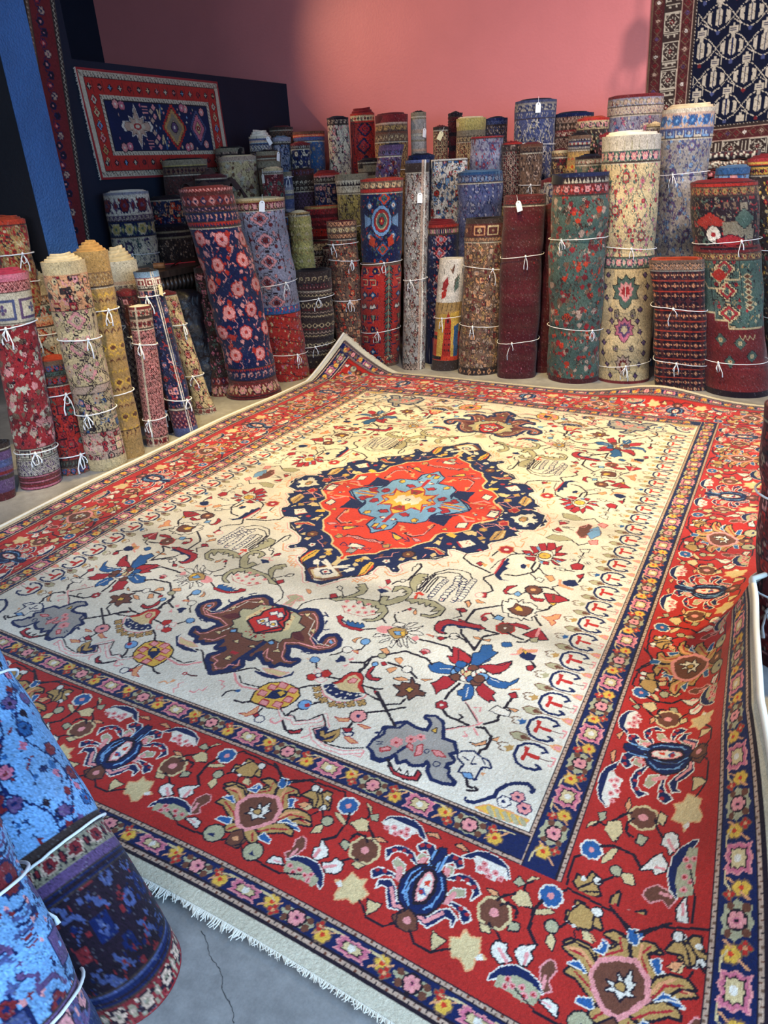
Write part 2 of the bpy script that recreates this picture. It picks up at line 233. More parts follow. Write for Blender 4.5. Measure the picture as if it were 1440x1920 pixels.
def sorted_box(xa, ya, xb, yb):
    return min(xa, xb), min(ya, yb), max(xa, xb), max(ya, yb)
FIELD = """L P - 30 36 -875 59 -841 82 -814 87 -790 131 -765 162 -743 184 -711 84 -800 117 -763 167 -736 177 -690 178 -647 207 -625 236 -641 262 -662 280 -658 282 -639 256 -613 258 -588 283 -548 335 -511 386 -493 423 -443 335 -509 376 -491 424 -445 403 -420 392 -394 425 -380 491 -396 528 -365 559 -321 541 -293 547 -264 595 -222 607 -186 638 -161 611 -140 633 -120 609 -108 689 -79 698 -14 718 18 703 41;
L w - 22 36 -875 59 -841 82 -814 87 -790 131 -765 162 -743 184 -711 84 -800 117 -763 167 -736 177 -690 178 -647 207 -625 236 -641 262 -662 280 -658 282 -639 256 -613 258 -588 283 -548 335 -511 386 -493 423 -443 335 -509 376 -491 424 -445 403 -420 392 -394 425 -380 491 -396 528 -365 559 -321 541 -293 547 -264 595 -222 607 -186 638 -161 611 -140 633 -120 609 -108 689 -79 698 -14 718 18 703 41;
P n - 0 36 -875 59 -841 82 -814 87 -790 131 -765 162 -743 184 -711 84 -800 117 -763 167 -736 177 -690 178 -647 207 -625 236 -641 262 -662 280 -658 282 -639 256 -613 258 -588 283 -548 335 -511 386 -493 423 -443 335 -509 376 -491 424 -445 403 -420 392 -394 425 -380 491 -396 528 -365 559 -321 541 -293 547 -264 595 -222 607 -186 638 -161 611 -140 633 -120 609 -108 689 -79 698 -14 718 18 703 41 703 6 -6 6 -6 -875;
L k - 5 36 -875 59 -841 82 -814 87 -790 131 -765 162 -743 184 -711 84 -800 117 -763 167 -736 177 -690 178 -647 207 -625 236 -641 262 -662 280 -658 282 -639 256 -613 258 -588 283 -548 335 -511 386 -493 423 -443 335 -509 376 -491 424 -445 403 -420 392 -394 425 -380 491 -396 528 -365 559 -321 541 -293 547 -264 595 -222 607 -186 638 -161 611 -140 633 -120 609 -108 689 -79 698 -14 718 18 703 41;
P o - 0 0 -665 14 -648 9 -622 55 -583 116 -552 127 -518 165 -478 224 -452 248 -413 239 -419 292 -354 292 -289 310 -259 365 -241 417 -191 410 -137 434 -103 489 -56 501 -4 493 54 443 108 443 6 -6 6 -6 -665;
L c - 9 0 -665 14 -648 9 -622 55 -583 116 -552 127 -518 165 -478 224 -452 248 -413 239 -419 292 -354 292 -289 310 -259 365 -241 417 -191 410 -137 434 -103 489 -56 501 -4 493 54 443 108;
P n - 0 199 -192 189 -112 207 -80 249 -86 268 -115 278 -187 249 -159 240 -186 208 -153;
P n - 0 206 114 196 178 228 185 260 191 290 203 287 141 288 95 316 68 269 87;
P l - 0 3 -382 31 -344 67 -312 67 -264 61 -233 100 -227 154 -221 160 -214 190 -184 189 -112 207 -80 254 -84 301 -40 345 10 307 51 260 83 206 114 206 6 -6 6 -6 -382;
L n - 8 3 -382 31 -344 67 -312 67 -264 61 -233 100 -227 154 -221 160 -214 190 -184 189 -112 207 -80 254 -84 301 -40 345 10 307 51 260 83 206 114;
P y - 0 -3 -167 35 -130 55 -75 87 -85 66 -70 118 -93 94 -26 152 5 109 47 122 106 122 6 -6 6 -6 -167;
L R - 7 -3 -167 35 -130 55 -75 87 -85 66 -70 118 -93 94 -26 152 5 109 47 122 106;
L R - 14 -4 -255 -2 -169;
P w - 0 -70 -25 -40 -50 -30 -28 0 -60 30 -28 40 -50 70 -25 60 0 70 25 -60 25;
D n - 14 0 0;
D w - 8 0 0;
R R bn 19 8 165 70;
P R n 4 138 -65 155 -39 181 -47 172 -76;
P R n 4 183 -27 226 -22 254 -47 233 -62;
P y k 4 118 -197 122 -171 146 -185 144 -210;
P R n 4 211 63 226 82 259 57 245 38;
P R n 3 62 -153 78 -140 86 -168;
L y - 10 197 18 299 16;
L R - 8 185 -7 289 -14;
P R n 4 -28 -326 -37 -286 -19 -290 -1 -341;
P y n 4 10 -310 13 -281 33 -289 33 -327;
P R n 3 -48 -218 -33 -206 -25 -231;
P y n 3 114 -194 125 -172 143 -198 130 -215;
P R n 4 31 -155 53 -134 85 -155 63 -176;
P w - 0 12 -220 32 -206 37 -227;
P R b 3 -39 -114 -14 -67 14 -80 3 -120;
P b - 0 -17 -105 -2 -69 12 -87;
P y n 6 96 -348 136 -366 159 -372 143 -399 120 -384;
L n - 6 70 -338 102 -340 161 -376 204 -392;
L n - 5 50 -271 55 -230;
P w n 5 -37 -512 8 -502 31 -507 35 -540 -11 -530;
P G k 4 -19 -577 -19 -544 9 -556 15 -591;
P o n 5 45 -530 71 -514 72 -543;
L k - 16 -97 -457 -47 -435 33 -457 94 -440;
L P - 7 -91 -457 -45 -439 33 -457 90 -442;
P t - 0 112 -472 121 -443 148 -446 134 -477;
P t n 4 -143 -477 -133 -451 -107 -466 -121 -487;
L s - 9 89 -265 110 -267 113 -293 136 -298;
L s - 9 -120 -310 -111 -290 -119 -276 -101 -269;
L s - 8 -175 -328 -141 -331;
L s - 6 -156 -342 -161 -311;
L s - 7 168 -418 196 -426;
L s - 7 162 -329 181 -326;
P w n 5 349 -191 346 -147 382 -131 387 -181;
L k - 14 148 -323 191 -344 235 -313 244 -208;
L P - 7 162 -328 193 -337 233 -309 242 -214;
P w n 5 442 -17 440 31 476 34 483 -12;
L n - 5 432 -45 503 -39 486 51;
L s - 10 314 -71 359 -76 393 -80;
P s - 0 420 41 436 86 457 57;
P s - 0 404 -69 435 -80 415 -82;
L P - 12 331 74 345 93 369 116 402 103;
P y n 3 293 -233 305 -211 320 -232;
P P n 4 205 -360 222 -352 253 -371 231 -381;
L n - 6 187 -400 200 -383 178 -360;
D s - 7 371 27;
D w n 6 385 39;
P s - 0 217 -231 235 -188 235 -246;
P c b 12 -73 -779 8 -720 71 -788 19 -841 -20 -828;
P w - 0 -61 -770 6 -726 62 -783 17 -830 -21 -811;
P n - 0 -34 -771 -9 -751 32 -783 -1 -802;
P w - 0 -24 -776 -5 -760 20 -779 0 -792;
D R - 7 1 -776;
L w - 14 -59 -689 -10 -724;
L w - 12 23 -728 61 -706;
P w - 0 -106 -714 -97 -696 -73 -704 -78 -725;
P w - 0 64 -728 87 -708 104 -719 85 -737;
L c - 5 49 -762 72 -733;
P w - 0 -49 -823 -19 -845 11 -845 -6 -857;
P c - 0 -33 -638 -16 -640 14 -671 14 -713 -9 -709 -5 -684;
P y b 4 68 -642 74 -616 92 -603 97 -639;
P c - 0 74 -677 81 -655 100 -670 91 -688;
P c - 0 75 -591 100 -590 125 -607 98 -605;
P y o 0 132 -620 151 -626 166 -672 165 -723 141 -752 134 -714 125 -680;
P o - 0 155 -634 168 -661 167 -718 135 -759 165 -732;
L k - 4 141 -630 153 -710 143 -747;
R y tn 16 6 75 -635;
P c - 0 73 -675 74 -655 95 -665 90 -686;
P c - 0 74 -601 88 -589 117 -612 98 -615;
R w Rn 18 5 194 -592;
L P - 4 135 -589 152 -571 196 -547 185 -517 206 -497;
P b - 0 137 -568 141 -541 156 -545 156 -570;
R b tk 25 8 257 -495;
P c - 0 236 -564 236 -535 259 -539 260 -563;
P c - 0 281 -524 294 -499 308 -527;
P c - 0 346 -471 353 -443 373 -464 362 -484;
D w - 5 254 -637;
L P - 4 327 -504 328 -474;
P w - 0 61 -737 76 -711 99 -715 86 -745;
L w - 9 16 -733 55 -711;
P R s 4 297 -420 341 -406 396 -438 381 -449 347 -419;
L c - 5 299 -414 344 -400 395 -423;
R b tk 28 8 254 -500;
P c - 0 348 -474 359 -444 375 -467;
P c - 0 312 -377 318 -332 339 -334 348 -377 321 -363;
L c - 4 216 -456 242 -444;
P w n 3 407 -315 453 -279 495 -308 453 -352;
P R - 0 401 -312 412 -313 453 -352 449 -364;
P w - 0 439 -353 482 -324 455 -356;
D R - 4 451 -311;
D R - 4 467 -312;
D R - 4 450 -296;
D R - 12 382 -345;
P c - 0 409 -377 410 -356 426 -369;
P y - 0 332 -272 346 -244 384 -260 381 -289 358 -283;
P c - 0 394 -223 430 -196 457 -201 466 -236 443 -229 432 -240;
P c t 5 537 -237 538 -161 573 -140 584 -206 564 -231;
L n - 5 553 -214 563 -161;
P t n 3 474 -243 492 -225 516 -236 498 -265;
P c - 0 505 -272 521 -260 527 -289;
R t yn 22 6 474 -166;
L P - 4 453 -192 496 -223;
L P - 5 453 -113 508 -95 557 -130;
P R b 4 510 -71 527 -46 560 -55 545 -84;
P c - 0 314 -312 331 -294 335 -325;
P c - 0 568 -92 620 -109 590 -110;
D w - 8 514 32;
P w - 0 545 3 577 16 583 43 623 48 646 70 638 31 683 3 661 -6 677 -28 643 -14 643 -60 613 -61 599 -33 582 -28;
R t Pn 19 6 611 7;
L w - 6 623 48 635 71 651 54;
P R n 3 514 -356 526 -336 545 -348;
P P - 0 581 110 620 120 602 94;
P R s 4 521 72 532 101 564 84 550 47;
L P - 4 439 119 473 146 529 94 558 118;
P t - 0 546 151 537 212 539 253 567 225 570 161 561 139;
L n - 4 556 155 549 230;
L s - 5 145 -800 156 -777 144 -773 192 -779 196 -741 224 -738 224 -720 203 -711;
L s - 6 227 -672 260 -695 287 -692 304 -666 320 -641;
L s - 4 215 -640 244 -665 232 -680;
L s - 5 363 -527 398 -550 403 -519 436 -538 460 -527 442 -497 464 -492 485 -483 474 -469;
L s - 5 517 -410 544 -407 554 -383 584 -385 577 -344;
L s - 5 623 -231 640 -224 661 -256 689 -255 686 -204 662 -204 686 -162;
L s - 5 698 -92 717 -61 745 -72 744 -115 712 -107;
L s - 5 714 63 732 36 725 10 749 -37;
L s - 5 138 -784 169 -796 172 -760 204 -772 211 -743;
P b n 20 4 -1081 59 -1087 70 -1082 91 -1057 125 -1049 159 -1072 184 -1106 202 -1141 208 -1188 219 -1217 246 -1225 264 -1210 260 -1184 262 -1166 282 -1154 305 -1171 318 -1198 308 -1223 275 -1248 234 -1254 186 -1250 144 -1269 166 -1296 179 -1329 208 -1344 233 -1330 223 -1353 182 -1359 173 -1383 152 -1367 139 -1380 107 -1356 89 -1332 75 -1345 73 -1365 74 -1384 53 -1365 38 -1381 39 -1394 49 -1415 66 -1433 53 -1457 33 -1455 34 -1473 3 -1499 -25 -1475 -27 -1451 -30 -1413 -58 -1261;
L P - 4 80 -1093 129 -1063 162 -1086 193 -1138 205 -1203 248 -1234 276 -1222 274 -1178 285 -1166 305 -1184 298 -1215 265 -1240 184 -1240 134 -1260 157 -1300 172 -1332 196 -1347 218 -1340;
L P - 4 44 -1411 56 -1437 25 -1445 26 -1464 -3 -1484;
L P - 4 100 -1346 98 -1314 121 -1356 159 -1364;
L w - 3 104 -1082 160 -1102 183 -1178 250 -1217 294 -1210;
L w - 3 111 -1267 130 -1306;
P c k 3 96 -1078 118 -1068 119 -1090;
P l k 4 76 -1284 84 -1269 101 -1279 92 -1293;
P l - 0 279 -1193 281 -1178 298 -1188 293 -1200;
P c k 3 123 -1322 131 -1302 149 -1314 134 -1317;
P c k 3 25 -1334 36 -1319 50 -1330;
P c k 3 -4 -1427 -6 -1408 5 -1404 10 -1427;
P R - 0 -3 -1394 1 -1376 15 -1376 14 -1393;
P c k 3 179 -1159 188 -1144 201 -1170;
P D - 0 119 -1201 122 -1178 155 -1184 187 -1211 194 -1229 152 -1228;
P g k 5 4 -1081 59 -1087 97 -1100 110 -1140 147 -1152 144 -1175 119 -1201 134 -1229 114 -1245 114 -1266 82 -1260 68 -1280 47 -1276 37 -1295 0 -1298 -6 -1265;
P c - 0 45 -1109 75 -1110 100 -1188 87 -1208 71 -1187 73 -1156;
D R - 4 -28 -1261;
D R - 4 -18 -1249;
D R - 4 -11 -1271;
D R - 4 9 -1259;
D R - 4 30 -1249;
D R - 4 51 -1232;
D R - 4 76 -1206;
D R - 4 82 -1189;
D R - 4 77 -1162;
D R - 4 72 -1134;
D R - 4 71 -1112;
D R - 4 47 -1092;
D R - 4 42 -1264;
D R - 4 14 -1277;
P r k 9 -37 -1146 -30 -1116 2 -1078 36 -1097 57 -1134 51 -1159 71 -1180 76 -1206 5 -1253 -61 -1188 -22 -1166;
P w n 4 -26 -1194 -4 -1177 4 -1195 -12 -1206;
P w n 4 3 -1174 21 -1158 49 -1189 28 -1207;
P w n 4 -4 -1124 10 -1109 34 -1129 18 -1140;
D y n 7 26 -1185;
L k - 5 -2 -1051 -14 -983 14 -979 39 -1001 27 -1014 12 -1021 14 -1052;
P g P 4 -2 -1051 -14 -983 14 -979 39 -1001 12 -1021 18 -1058;
L n - 6 163 -1070 181 -1054 192 -1057 166 -1038;
L n - 6 182 -1099 200 -1091 204 -1082 207 -1102;
L n - 6 201 -1134 229 -1136 240 -1124;
L n - 6 226 -1261 239 -1275 219 -1278;
L n - 6 250 -1257 267 -1269 246 -1278;
P g k 5 133 -950 169 -913 201 -903 247 -898 299 -891 325 -887 358 -904 385 -938 387 -983 368 -1014 347 -1024 324 -1023 362 -1002 370 -976 371 -945 349 -963 350 -931 332 -932 325 -911 313 -932 295 -909 284 -938 258 -910 254 -935 232 -913 213 -922 182 -936 164 -952;
L k - 5 54 -1074 48 -1029 69 -987 109 -957 168 -926;
P g k 5 336 -898 367 -896 400 -853 412 -824 411 -783 401 -754 375 -749 348 -752 330 -765 337 -800 349 -790 351 -777 363 -763 389 -777 377 -790 399 -788 391 -817 374 -829 363 -854 344 -871 340 -844 315 -851 318 -882;
P g k 5 415 -838 442 -810 475 -803 519 -800 553 -816 581 -834 581 -879 552 -908 517 -909 513 -899 546 -896 565 -872 567 -848 538 -869 548 -834 519 -839 514 -818 505 -846 489 -821 473 -844 463 -825 444 -850 433 -838;
P g k 5 411 -766 383 -737 369 -709 362 -667 373 -631 409 -624 413 -644 390 -655 417 -661 400 -686 419 -695 403 -711 409 -734 423 -761;
P g k 5 174 -923 190 -900 205 -876 212 -848 185 -834 204 -825 181 -810 202 -796 230 -823 235 -862 214 -893;
P o - 0 422 -778 440 -758 466 -775 457 -783 440 -778 449 -815 435 -813 433 -782;
R P R 11 5 203 -938;
R P R 11 5 252 -924;
R P R 11 5 293 -922;
R P R 11 5 215 -973;
R P R 11 5 248 -958;
R P R 11 5 287 -952;
R P R 11 5 243 -988;
R P R 11 5 283 -985;
R P R 11 5 310 -976;
R P R 11 5 333 -959;
L R - 3 198 -969 235 -1007 283 -1008 319 -999 352 -969;
L k - 6 423 -753 421 -650 431 -600 471 -551 527 -539 564 -550 601 -596;
L k - 6 438 -754 436 -661 440 -610 477 -575 525 -568 567 -602;
L k - 6 451 -753 447 -665 455 -621 486 -617 504 -648;
L k - 6 462 -756 461 -685 460 -632;
L k - 6 431 -753 428 -655 436 -606;
L n - 24 497 -642 491 -680 491 -730 491 -780;
L w - 15 497 -642 491 -680 491 -730 491 -780;
L P - 5 497 -642 491 -680 491 -730 491 -780;
D w n 11 497 -642;
D w n 11 495 -655;
D w n 11 493 -667;
D w n 11 491 -680;
D w n 11 491 -696;
D w n 11 491 -713;
D w n 11 491 -730;
D w n 11 491 -746;
D w n 11 491 -763;
L n - 24 534 -599 548 -663 540 -708 541 -781;
L w - 15 534 -599 548 -663 540 -708 541 -781;
L P - 5 534 -599 548 -663 540 -708 541 -781;
D w n 11 534 -599;
D w n 11 539 -620;
D w n 11 543 -641;
D w n 11 548 -663;
D w n 11 545 -678;
D w n 11 543 -693;
D w n 11 540 -708;
D w n 11 540 -732;
D w n 11 541 -756;
L n - 24 567 -611 579 -674 590 -719 585 -770;
L w - 15 567 -611 579 -674 590 -719 585 -770;
L P - 5 567 -611 579 -674 590 -719 585 -770;
D w n 11 567 -611;
D w n 11 571 -632;
D w n 11 575 -653;
D w n 11 579 -674;
D w n 11 583 -689;
D w n 11 586 -704;
D w n 11 590 -719;
D w n 11 588 -736;
D w n 11 587 -753;
L n - 24 601 -596 600 -648 605 -704 604 -753;
L w - 15 601 -596 600 -648 605 -704 604 -753;
L P - 5 601 -596 600 -648 605 -704 604 -753;
D w n 11 601 -596;
D w n 11 601 -613;
D w n 11 600 -630;
D w n 11 600 -648;
D w n 11 602 -666;
D w n 11 603 -685;
D w n 11 605 -704;
D w n 11 605 -720;
D w n 11 604 -736;
L k - 9 354 -689 356 -634 357 -578 342 -556;
L k - 5 336 -624 325 -592 333 -579 330 -561 350 -562;
L k - 7 306 -754 314 -724 350 -699 358 -687;
D w k 9 336 -710;
P n - 0 270 -813 286 -797 301 -799 324 -806 308 -821 297 -835;
L P - 6 267 -789 286 -797 294 -777 320 -790;
P R k 3 267 -736 279 -722 294 -742 290 -761;
L k - 4 290 -770 292 -756;
L k - 5 300 -841 325 -887;
L k - 5 111 -868 114 -849 134 -857 139 -881 119 -873;
L k - 5 143 -879 170 -908;
P R k 4 116 -924 130 -906 148 -927 129 -944;
P R k 3 221 -1044 228 -1033 250 -1038 252 -1060 271 -1073 305 -1076 362 -1074 352 -1087 313 -1090 275 -1086 246 -1070;
P B k 3 250 -1053 278 -1062 273 -1046 291 -1060 291 -1045 312 -1058 313 -1043 333 -1055 334 -1041 354 -1057 343 -1072 296 -1076;
L k - 7 361 -1072 398 -1051;
P P - 0 395 -1045 411 -1027 449 -1017 470 -1039 441 -1066 409 -1064;
P P - 0 542 -1047 559 -1030 575 -1046 559 -1064;
P w k 4 445 -1008 450 -984 484 -983 479 -1007;
P w k 4 486 -1003 505 -973 497 -973 523 -957 509 -989;
P w k 4 506 -1009 534 -988 550 -967 532 -1010;
P w k 4 518 -1024 550 -1002 575 -1019 534 -1031;
P w k 4 461 -1071 417 -1078 416 -1099 440 -1081;
P w k 4 471 -1081 452 -1110 451 -1124 473 -1093;
P w k 4 487 -1087 494 -1124 505 -1129 503 -1086;
P w k 4 507 -1077 518 -1106 533 -1112;
P w k 4 515 -1060 541 -1095 556 -1108 528 -1061;
P w k 4 526 -1048 560 -1073 574 -1070;
P t k 4 444 -1044 460 -1019 499 -1012 519 -1031 515 -1060 491 -1078 465 -1062;
P l k 3 467 -1041 491 -1030 502 -1052 482 -1054;
P y k 3 494 -1035 505 -1023 516 -1046 509 -1056;
L k - 8 417 -1006 387 -983;
L k - 7 450 -984 427 -957 418 -931 433 -917 448 -894;
R w k 15 6 427 -927;
P R - 0 445 -888 453 -877 466 -886 460 -900;
P s k 3 479 -903 477 -881 495 -904 491 -917;
L k - 4 453 -877 479 -876;
L k - 9 575 -1046 632 -1043 688 -1044 714 -1067;
P R k 4 706 -1094 735 -1076 774 -1057 785 -1074 780 -1103 756 -1109 740 -1117;
P B k 3 666 -1162 693 -1133 716 -1138 747 -1134 756 -1156 751 -1174 717 -1185 698 -1188 681 -1181;
P R k 4 713 -1242 725 -1231 735 -1196 762 -1184 785 -1193 778 -1221 770 -1244 756 -1256 749 -1283 735 -1261;
P B k 3 815 -1203 838 -1198 850 -1211 861 -1239 857 -1260 840 -1277 832 -1258 813 -1257 806 -1242 819 -1226;
P R k 4 860 -1212 858 -1169 890 -1187 920 -1202 915 -1219 934 -1237 910 -1239 920 -1249 892 -1239 877 -1232;
P B k 3 857 -1134 884 -1137 916 -1141 946 -1137 965 -1104 965 -1123 946 -1156 944 -1167 917 -1175 884 -1171;
P R k 4 816 -1112 840 -1091 877 -1068 914 -1030 920 -1048 909 -1069 903 -1087 898 -1110 875 -1115 858 -1103;
P B k 3 788 -1073 797 -1047 819 -1036 845 -1035 846 -1056 826 -1087 806 -1102;
P R k 4 705 -1091 724 -1088 703 -1040 721 -1038 750 -1050 779 -1063 786 -1090 774 -1108 746 -1121 728 -1117;
P B k 4 780 -1044 798 -1029 792 -986 819 -974 838 -1004 856 -1002 848 -1031 834 -1063 819 -1094 797 -1104;
P R k 4 728 -1049 752 -1050 785 -1073 789 -1102 764 -1107 748 -1096;
P R k 4 818 -1100 854 -1077 894 -1065 915 -1031 917 -1066 899 -1098 881 -1119 852 -1109;
P w k 3 751 -1143 778 -1099 836 -1113 863 -1132 867 -1159 856 -1194 825 -1179 793 -1194 757 -1171;
D l k 17 767 -1156;
D B k 17 772 -1138;
D B k 17 780 -1119;
D w k 17 791 -1160;
D c k 17 796 -1142;
D w k 17 799 -1125;
D b k 17 810 -1120;
D b k 17 775 -1183;
D w k 17 806 -1173;
D c k 17 810 -1151;
D B k 17 826 -1169;
D w k 17 831 -1141;
D b k 17 844 -1180;
D w k 17 841 -1126;
D l k 17 855 -1145;
D b k 17 848 -1159;
D B k 17 765 -1115;
D R - 4 796 -1142;
D R - 4 791 -1160;
D R - 4 799 -1125;
D R - 4 831 -1141;
D R - 4 806 -1173;
D R - 4 841 -1126;
L w - 3 708 -1165 741 -1150;
L w - 3 833 -1215 844 -1257;
L w - 3 880 -1143 913 -1148;
L k - 9 798 -1207 787 -1255 785 -1294;
R R wk 19 6 786 -1323;
L k - 9 800 -1341 820 -1359 858 -1362 897 -1369;
L k - 7 858 -1362 868 -1344 854 -1338;
L P - 5 849 -1277 923 -1348;
L k - 5 851 -1281 917 -1347;
L P - 5 883 -1293 902 -1280 904 -1301;
L P - 5 840 -1417 925 -1352 931 -1340;
L k - 4 839 -1414 897 -1369;
L P - 5 895 -1400 909 -1413 897 -1419;
L P - 7 916 -1373 936 -1396;
L k - 9 924 -1365 945 -1359 975 -1386 979 -1432 967 -1445 966 -1457;
P s k 3 928 -1432 945 -1432 957 -1419 968 -1405 969 -1421 947 -1437;
P s k 3 981 -1395 996 -1375 998 -1395;
L k - 9 939 -1345 968 -1314 965 -1290 971 -1242 975 -1204;
P w k 4 933 -1283 946 -1254 965 -1259 989 -1260 992 -1285 970 -1287 958 -1288;
P s k 3 976 -1249 1013 -1245 1006 -1257;
P R k 4 961 -1188 976 -1171 989 -1193 975 -1204;
L s - 6 961 -1164 982 -1154;
P w n 7 913 -1491 928 -1472 951 -1461 973 -1473 1003 -1481 1015 -1497 990 -1502 988 -1525 989 -1553 963 -1544 943 -1547 946 -1516 924 -1504;
P l n 4 951 -1547 972 -1540 983 -1553 965 -1561;
L n - 5 959 -1480 960 -1509 973 -1503;
L n - 5 931 -1493 950 -1499;
L n - 5 980 -1477 996 -1492;
L k - 9 968 -1563 980 -1585 994 -1586;
L k - 7 986 -1600 1005 -1594 1013 -1587 999 -1580;
P s - 0 996 -1525 1013 -1520 1007 -1534;
L n - 12 1002 -1632 1017 -1631 1034 -1614 1059 -1588 1060 -1561 1076 -1535 1100 -1517 1128 -1507 1147 -1518 1145 -1529;
L n - 7 1002 -1632 993 -1634 991 -1624;
R w nn 19 6 1089 -1592;
R P nn 19 6 1118 -1560;
R P nn 19 6 1144 -1589;
P y s 4 1029 -1642 1056 -1619 1106 -1617 1169 -1618 1152 -1639 1115 -1644 1076 -1645;
L g - 12 1059 -1627 1077 -1647;
L g - 12 1081 -1626 1098 -1645;
L g - 12 1103 -1625 1119 -1642;
L g - 12 1125 -1624 1140 -1639;
L g - 12 1147 -1623 1161 -1636;
P G n 13 666 -1551 673 -1531 681 -1511 670 -1491 690 -1481 702 -1492 704 -1474 696 -1457 719 -1442 754 -1450 795 -1448 797 -1413 782 -1394 768 -1392 791 -1381 816 -1395 831 -1422 846 -1456 881 -1455 899 -1485 883 -1501 908 -1519 893 -1534 896 -1555 908 -1556 912 -1577 941 -1594 913 -1604 885 -1604 865 -1585 859 -1558 841 -1544 836 -1570 808 -1583 785 -1572 771 -1590 745 -1552 739 -1586 716 -1609 699 -1609;
P G n 0 658 -1580 662 -1552 665 -1534 670 -1499 681 -1482 708 -1470 720 -1447 782 -1567 759 -1568 746 -1574 737 -1593 718 -1608 695 -1609 677 -1592;
L n - 9 718 -1442 708 -1470 688 -1479 672 -1487 680 -1511 670 -1537 665 -1512 652 -1519;
L n - 10 660 -1584 662 -1552 668 -1533;
L n - 10 658 -1580 680 -1590 698 -1608 724 -1605 738 -1588 752 -1556 763 -1530;
R P R 22 6 729 -1525;
P P R 4 700 -1576 707 -1559 724 -1554 722 -1565 705 -1578;
L n - 4 676 -1548 693 -1542;
L n - 4 681 -1556 694 -1550;
R P R 18 6 729 -1527;
R P R 18 6 764 -1497;
R P R 16 6 786 -1476;
P P R 4 767 -1514 778 -1517 786 -1533 767 -1526;
P P R 4 794 -1513 802 -1501 815 -1534 802 -1548;
P P R 4 842 -1509 862 -1504 884 -1516 858 -1521;
P P R 4 698 -1571 715 -1551 725 -1558 709 -1574;
P y k 4 804 -1435 813 -1422 818 -1440;
D G n 6 826 -1519;
D G n 7 872 -1550;
P R k 5 737 -1598 758 -1615 774 -1629 798 -1632 819 -1629 838 -1620 836 -1599 847 -1604 848 -1629 813 -1639 779 -1638 753 -1617;
L k - 5 783 -1624 782 -1611 792 -1620;
L k - 5 806 -1624 808 -1612 816 -1623;
L k - 9 735 -1599 755 -1616;
L k - 9 692 -1463 646 -1424 620 -1400 576 -1355;
P b k 5 605 -1303 626 -1298 625 -1278 652 -1271 642 -1245 662 -1266 682 -1266 689 -1292 713 -1295 716 -1308 693 -1314 682 -1343 665 -1323 653 -1338 635 -1342 636 -1317 626 -1312;
P y k 4 650 -1306 655 -1291 672 -1295 670 -1313;
P s k 3 588 -1271 610 -1255 638 -1257 613 -1274;
P s k 3 676 -1239 706 -1225 691 -1242;
L k - 9 414 -1258 458 -1240 465 -1209 489 -1185 513 -1167 558 -1127 617 -1132 641 -1133 675 -1154;
L k - 8 458 -1240 470 -1262 460 -1279 465 -1295;
P s k 3 543 -1178 560 -1164 575 -1176 575 -1201 558 -1191;
P s k 3 544 -1240 564 -1218 576 -1225 562 -1252;
L k - 9 534 -1208 571 -1209 617 -1212 636 -1227 658 -1240;
D w k 15 609 -1213;
P R k 3 512 -1218 519 -1209 532 -1218 526 -1230;
P s k 3 472 -1154 488 -1137 512 -1155 506 -1170;
D g k 14 496 -1182;
P R k 5 496 -1293 489 -1266 497 -1244 501 -1236 503 -1283 520 -1299 548 -1292 543 -1306 519 -1311 501 -1302;
D l k 10 495 -1232;
P P k 3 607 -1111 612 -1089 631 -1086 642 -1101;
P R k 3 610 -1109 622 -1100 635 -1110 623 -1119;
L k - 6 326 -1254 343 -1240 359 -1216;
D w k 16 366 -1203;
P s R 3 384 -1201 401 -1193 412 -1208;
L k - 7 395 -1190 413 -1178 410 -1142;
D l k 16 402 -1136;
P s k 3 355 -1148 360 -1132 376 -1121 367 -1135 369 -1155;
P n - 0 358 -1271 362 -1257 359 -1239 373 -1239 385 -1246 394 -1261 378 -1268 368 -1279;
P P - 0 395 -1248 406 -1230 418 -1243 407 -1254;
P P - 0 393 -1286 413 -1264 409 -1291;
P r k 4 412 -1376 427 -1362 431 -1330 443 -1304 471 -1294 496 -1313 508 -1347 535 -1373 514 -1376 485 -1358 461 -1356 446 -1376;
P c - 0 423 -1377 443 -1358 444 -1327 461 -1309 488 -1323 499 -1358 524 -1378 485 -1396 448 -1395;
P P R 4 455 -1346 463 -1328 477 -1328 477 -1345 463 -1352;
P n - 0 392 -1405 392 -1395 416 -1381 448 -1395 484 -1394 527 -1383 536 -1391 517 -1419 489 -1432 459 -1434 422 -1427;
D w - 4 409 -1400;
D w - 4 426 -1412;
D w - 4 431 -1390;
D w - 4 453 -1418;
D w - 4 464 -1406;
D w - 4 487 -1421;
D w - 4 498 -1403;
D w - 4 517 -1397;
D w - 4 473 -1428;
D w - 4 485 -1403;
D w - 4 527 -1390;
D w - 4 407 -1411;
L P - 6 384 -1412 421 -1440 469 -1451 510 -1438 543 -1395 545 -1375;
R t tk 16 4 380 -1424;
R t tk 16 4 401 -1448;
R t tk 16 4 430 -1461;
R t tk 16 4 465 -1466;
R t tk 16 4 494 -1458;
R t tk 16 4 520 -1439;
R t tk 16 4 548 -1420;
P y k 6 216 -1568 203 -1530 203 -1497 218 -1464 254 -1447 287 -1445 326 -1452 345 -1476 345 -1507 337 -1535 319 -1556 286 -1569 257 -1567 237 -1567;
P P R 4 215 -1529 213 -1507 238 -1507 241 -1528;
P P R 4 228 -1491 226 -1468 250 -1468 254 -1490;
P P R 4 255 -1468 253 -1445 278 -1446 281 -1467;
P P R 4 300 -1476 298 -1454 322 -1454 325 -1475;
P P R 4 249 -1564 247 -1542 271 -1542 274 -1562;
P P R 4 293 -1552 291 -1531 315 -1530 318 -1551;
P P R 4 311 -1519 310 -1497 333 -1497 336 -1517;
P n - 0 248 -1534 250 -1495 268 -1480 301 -1477 304 -1501 285 -1523;
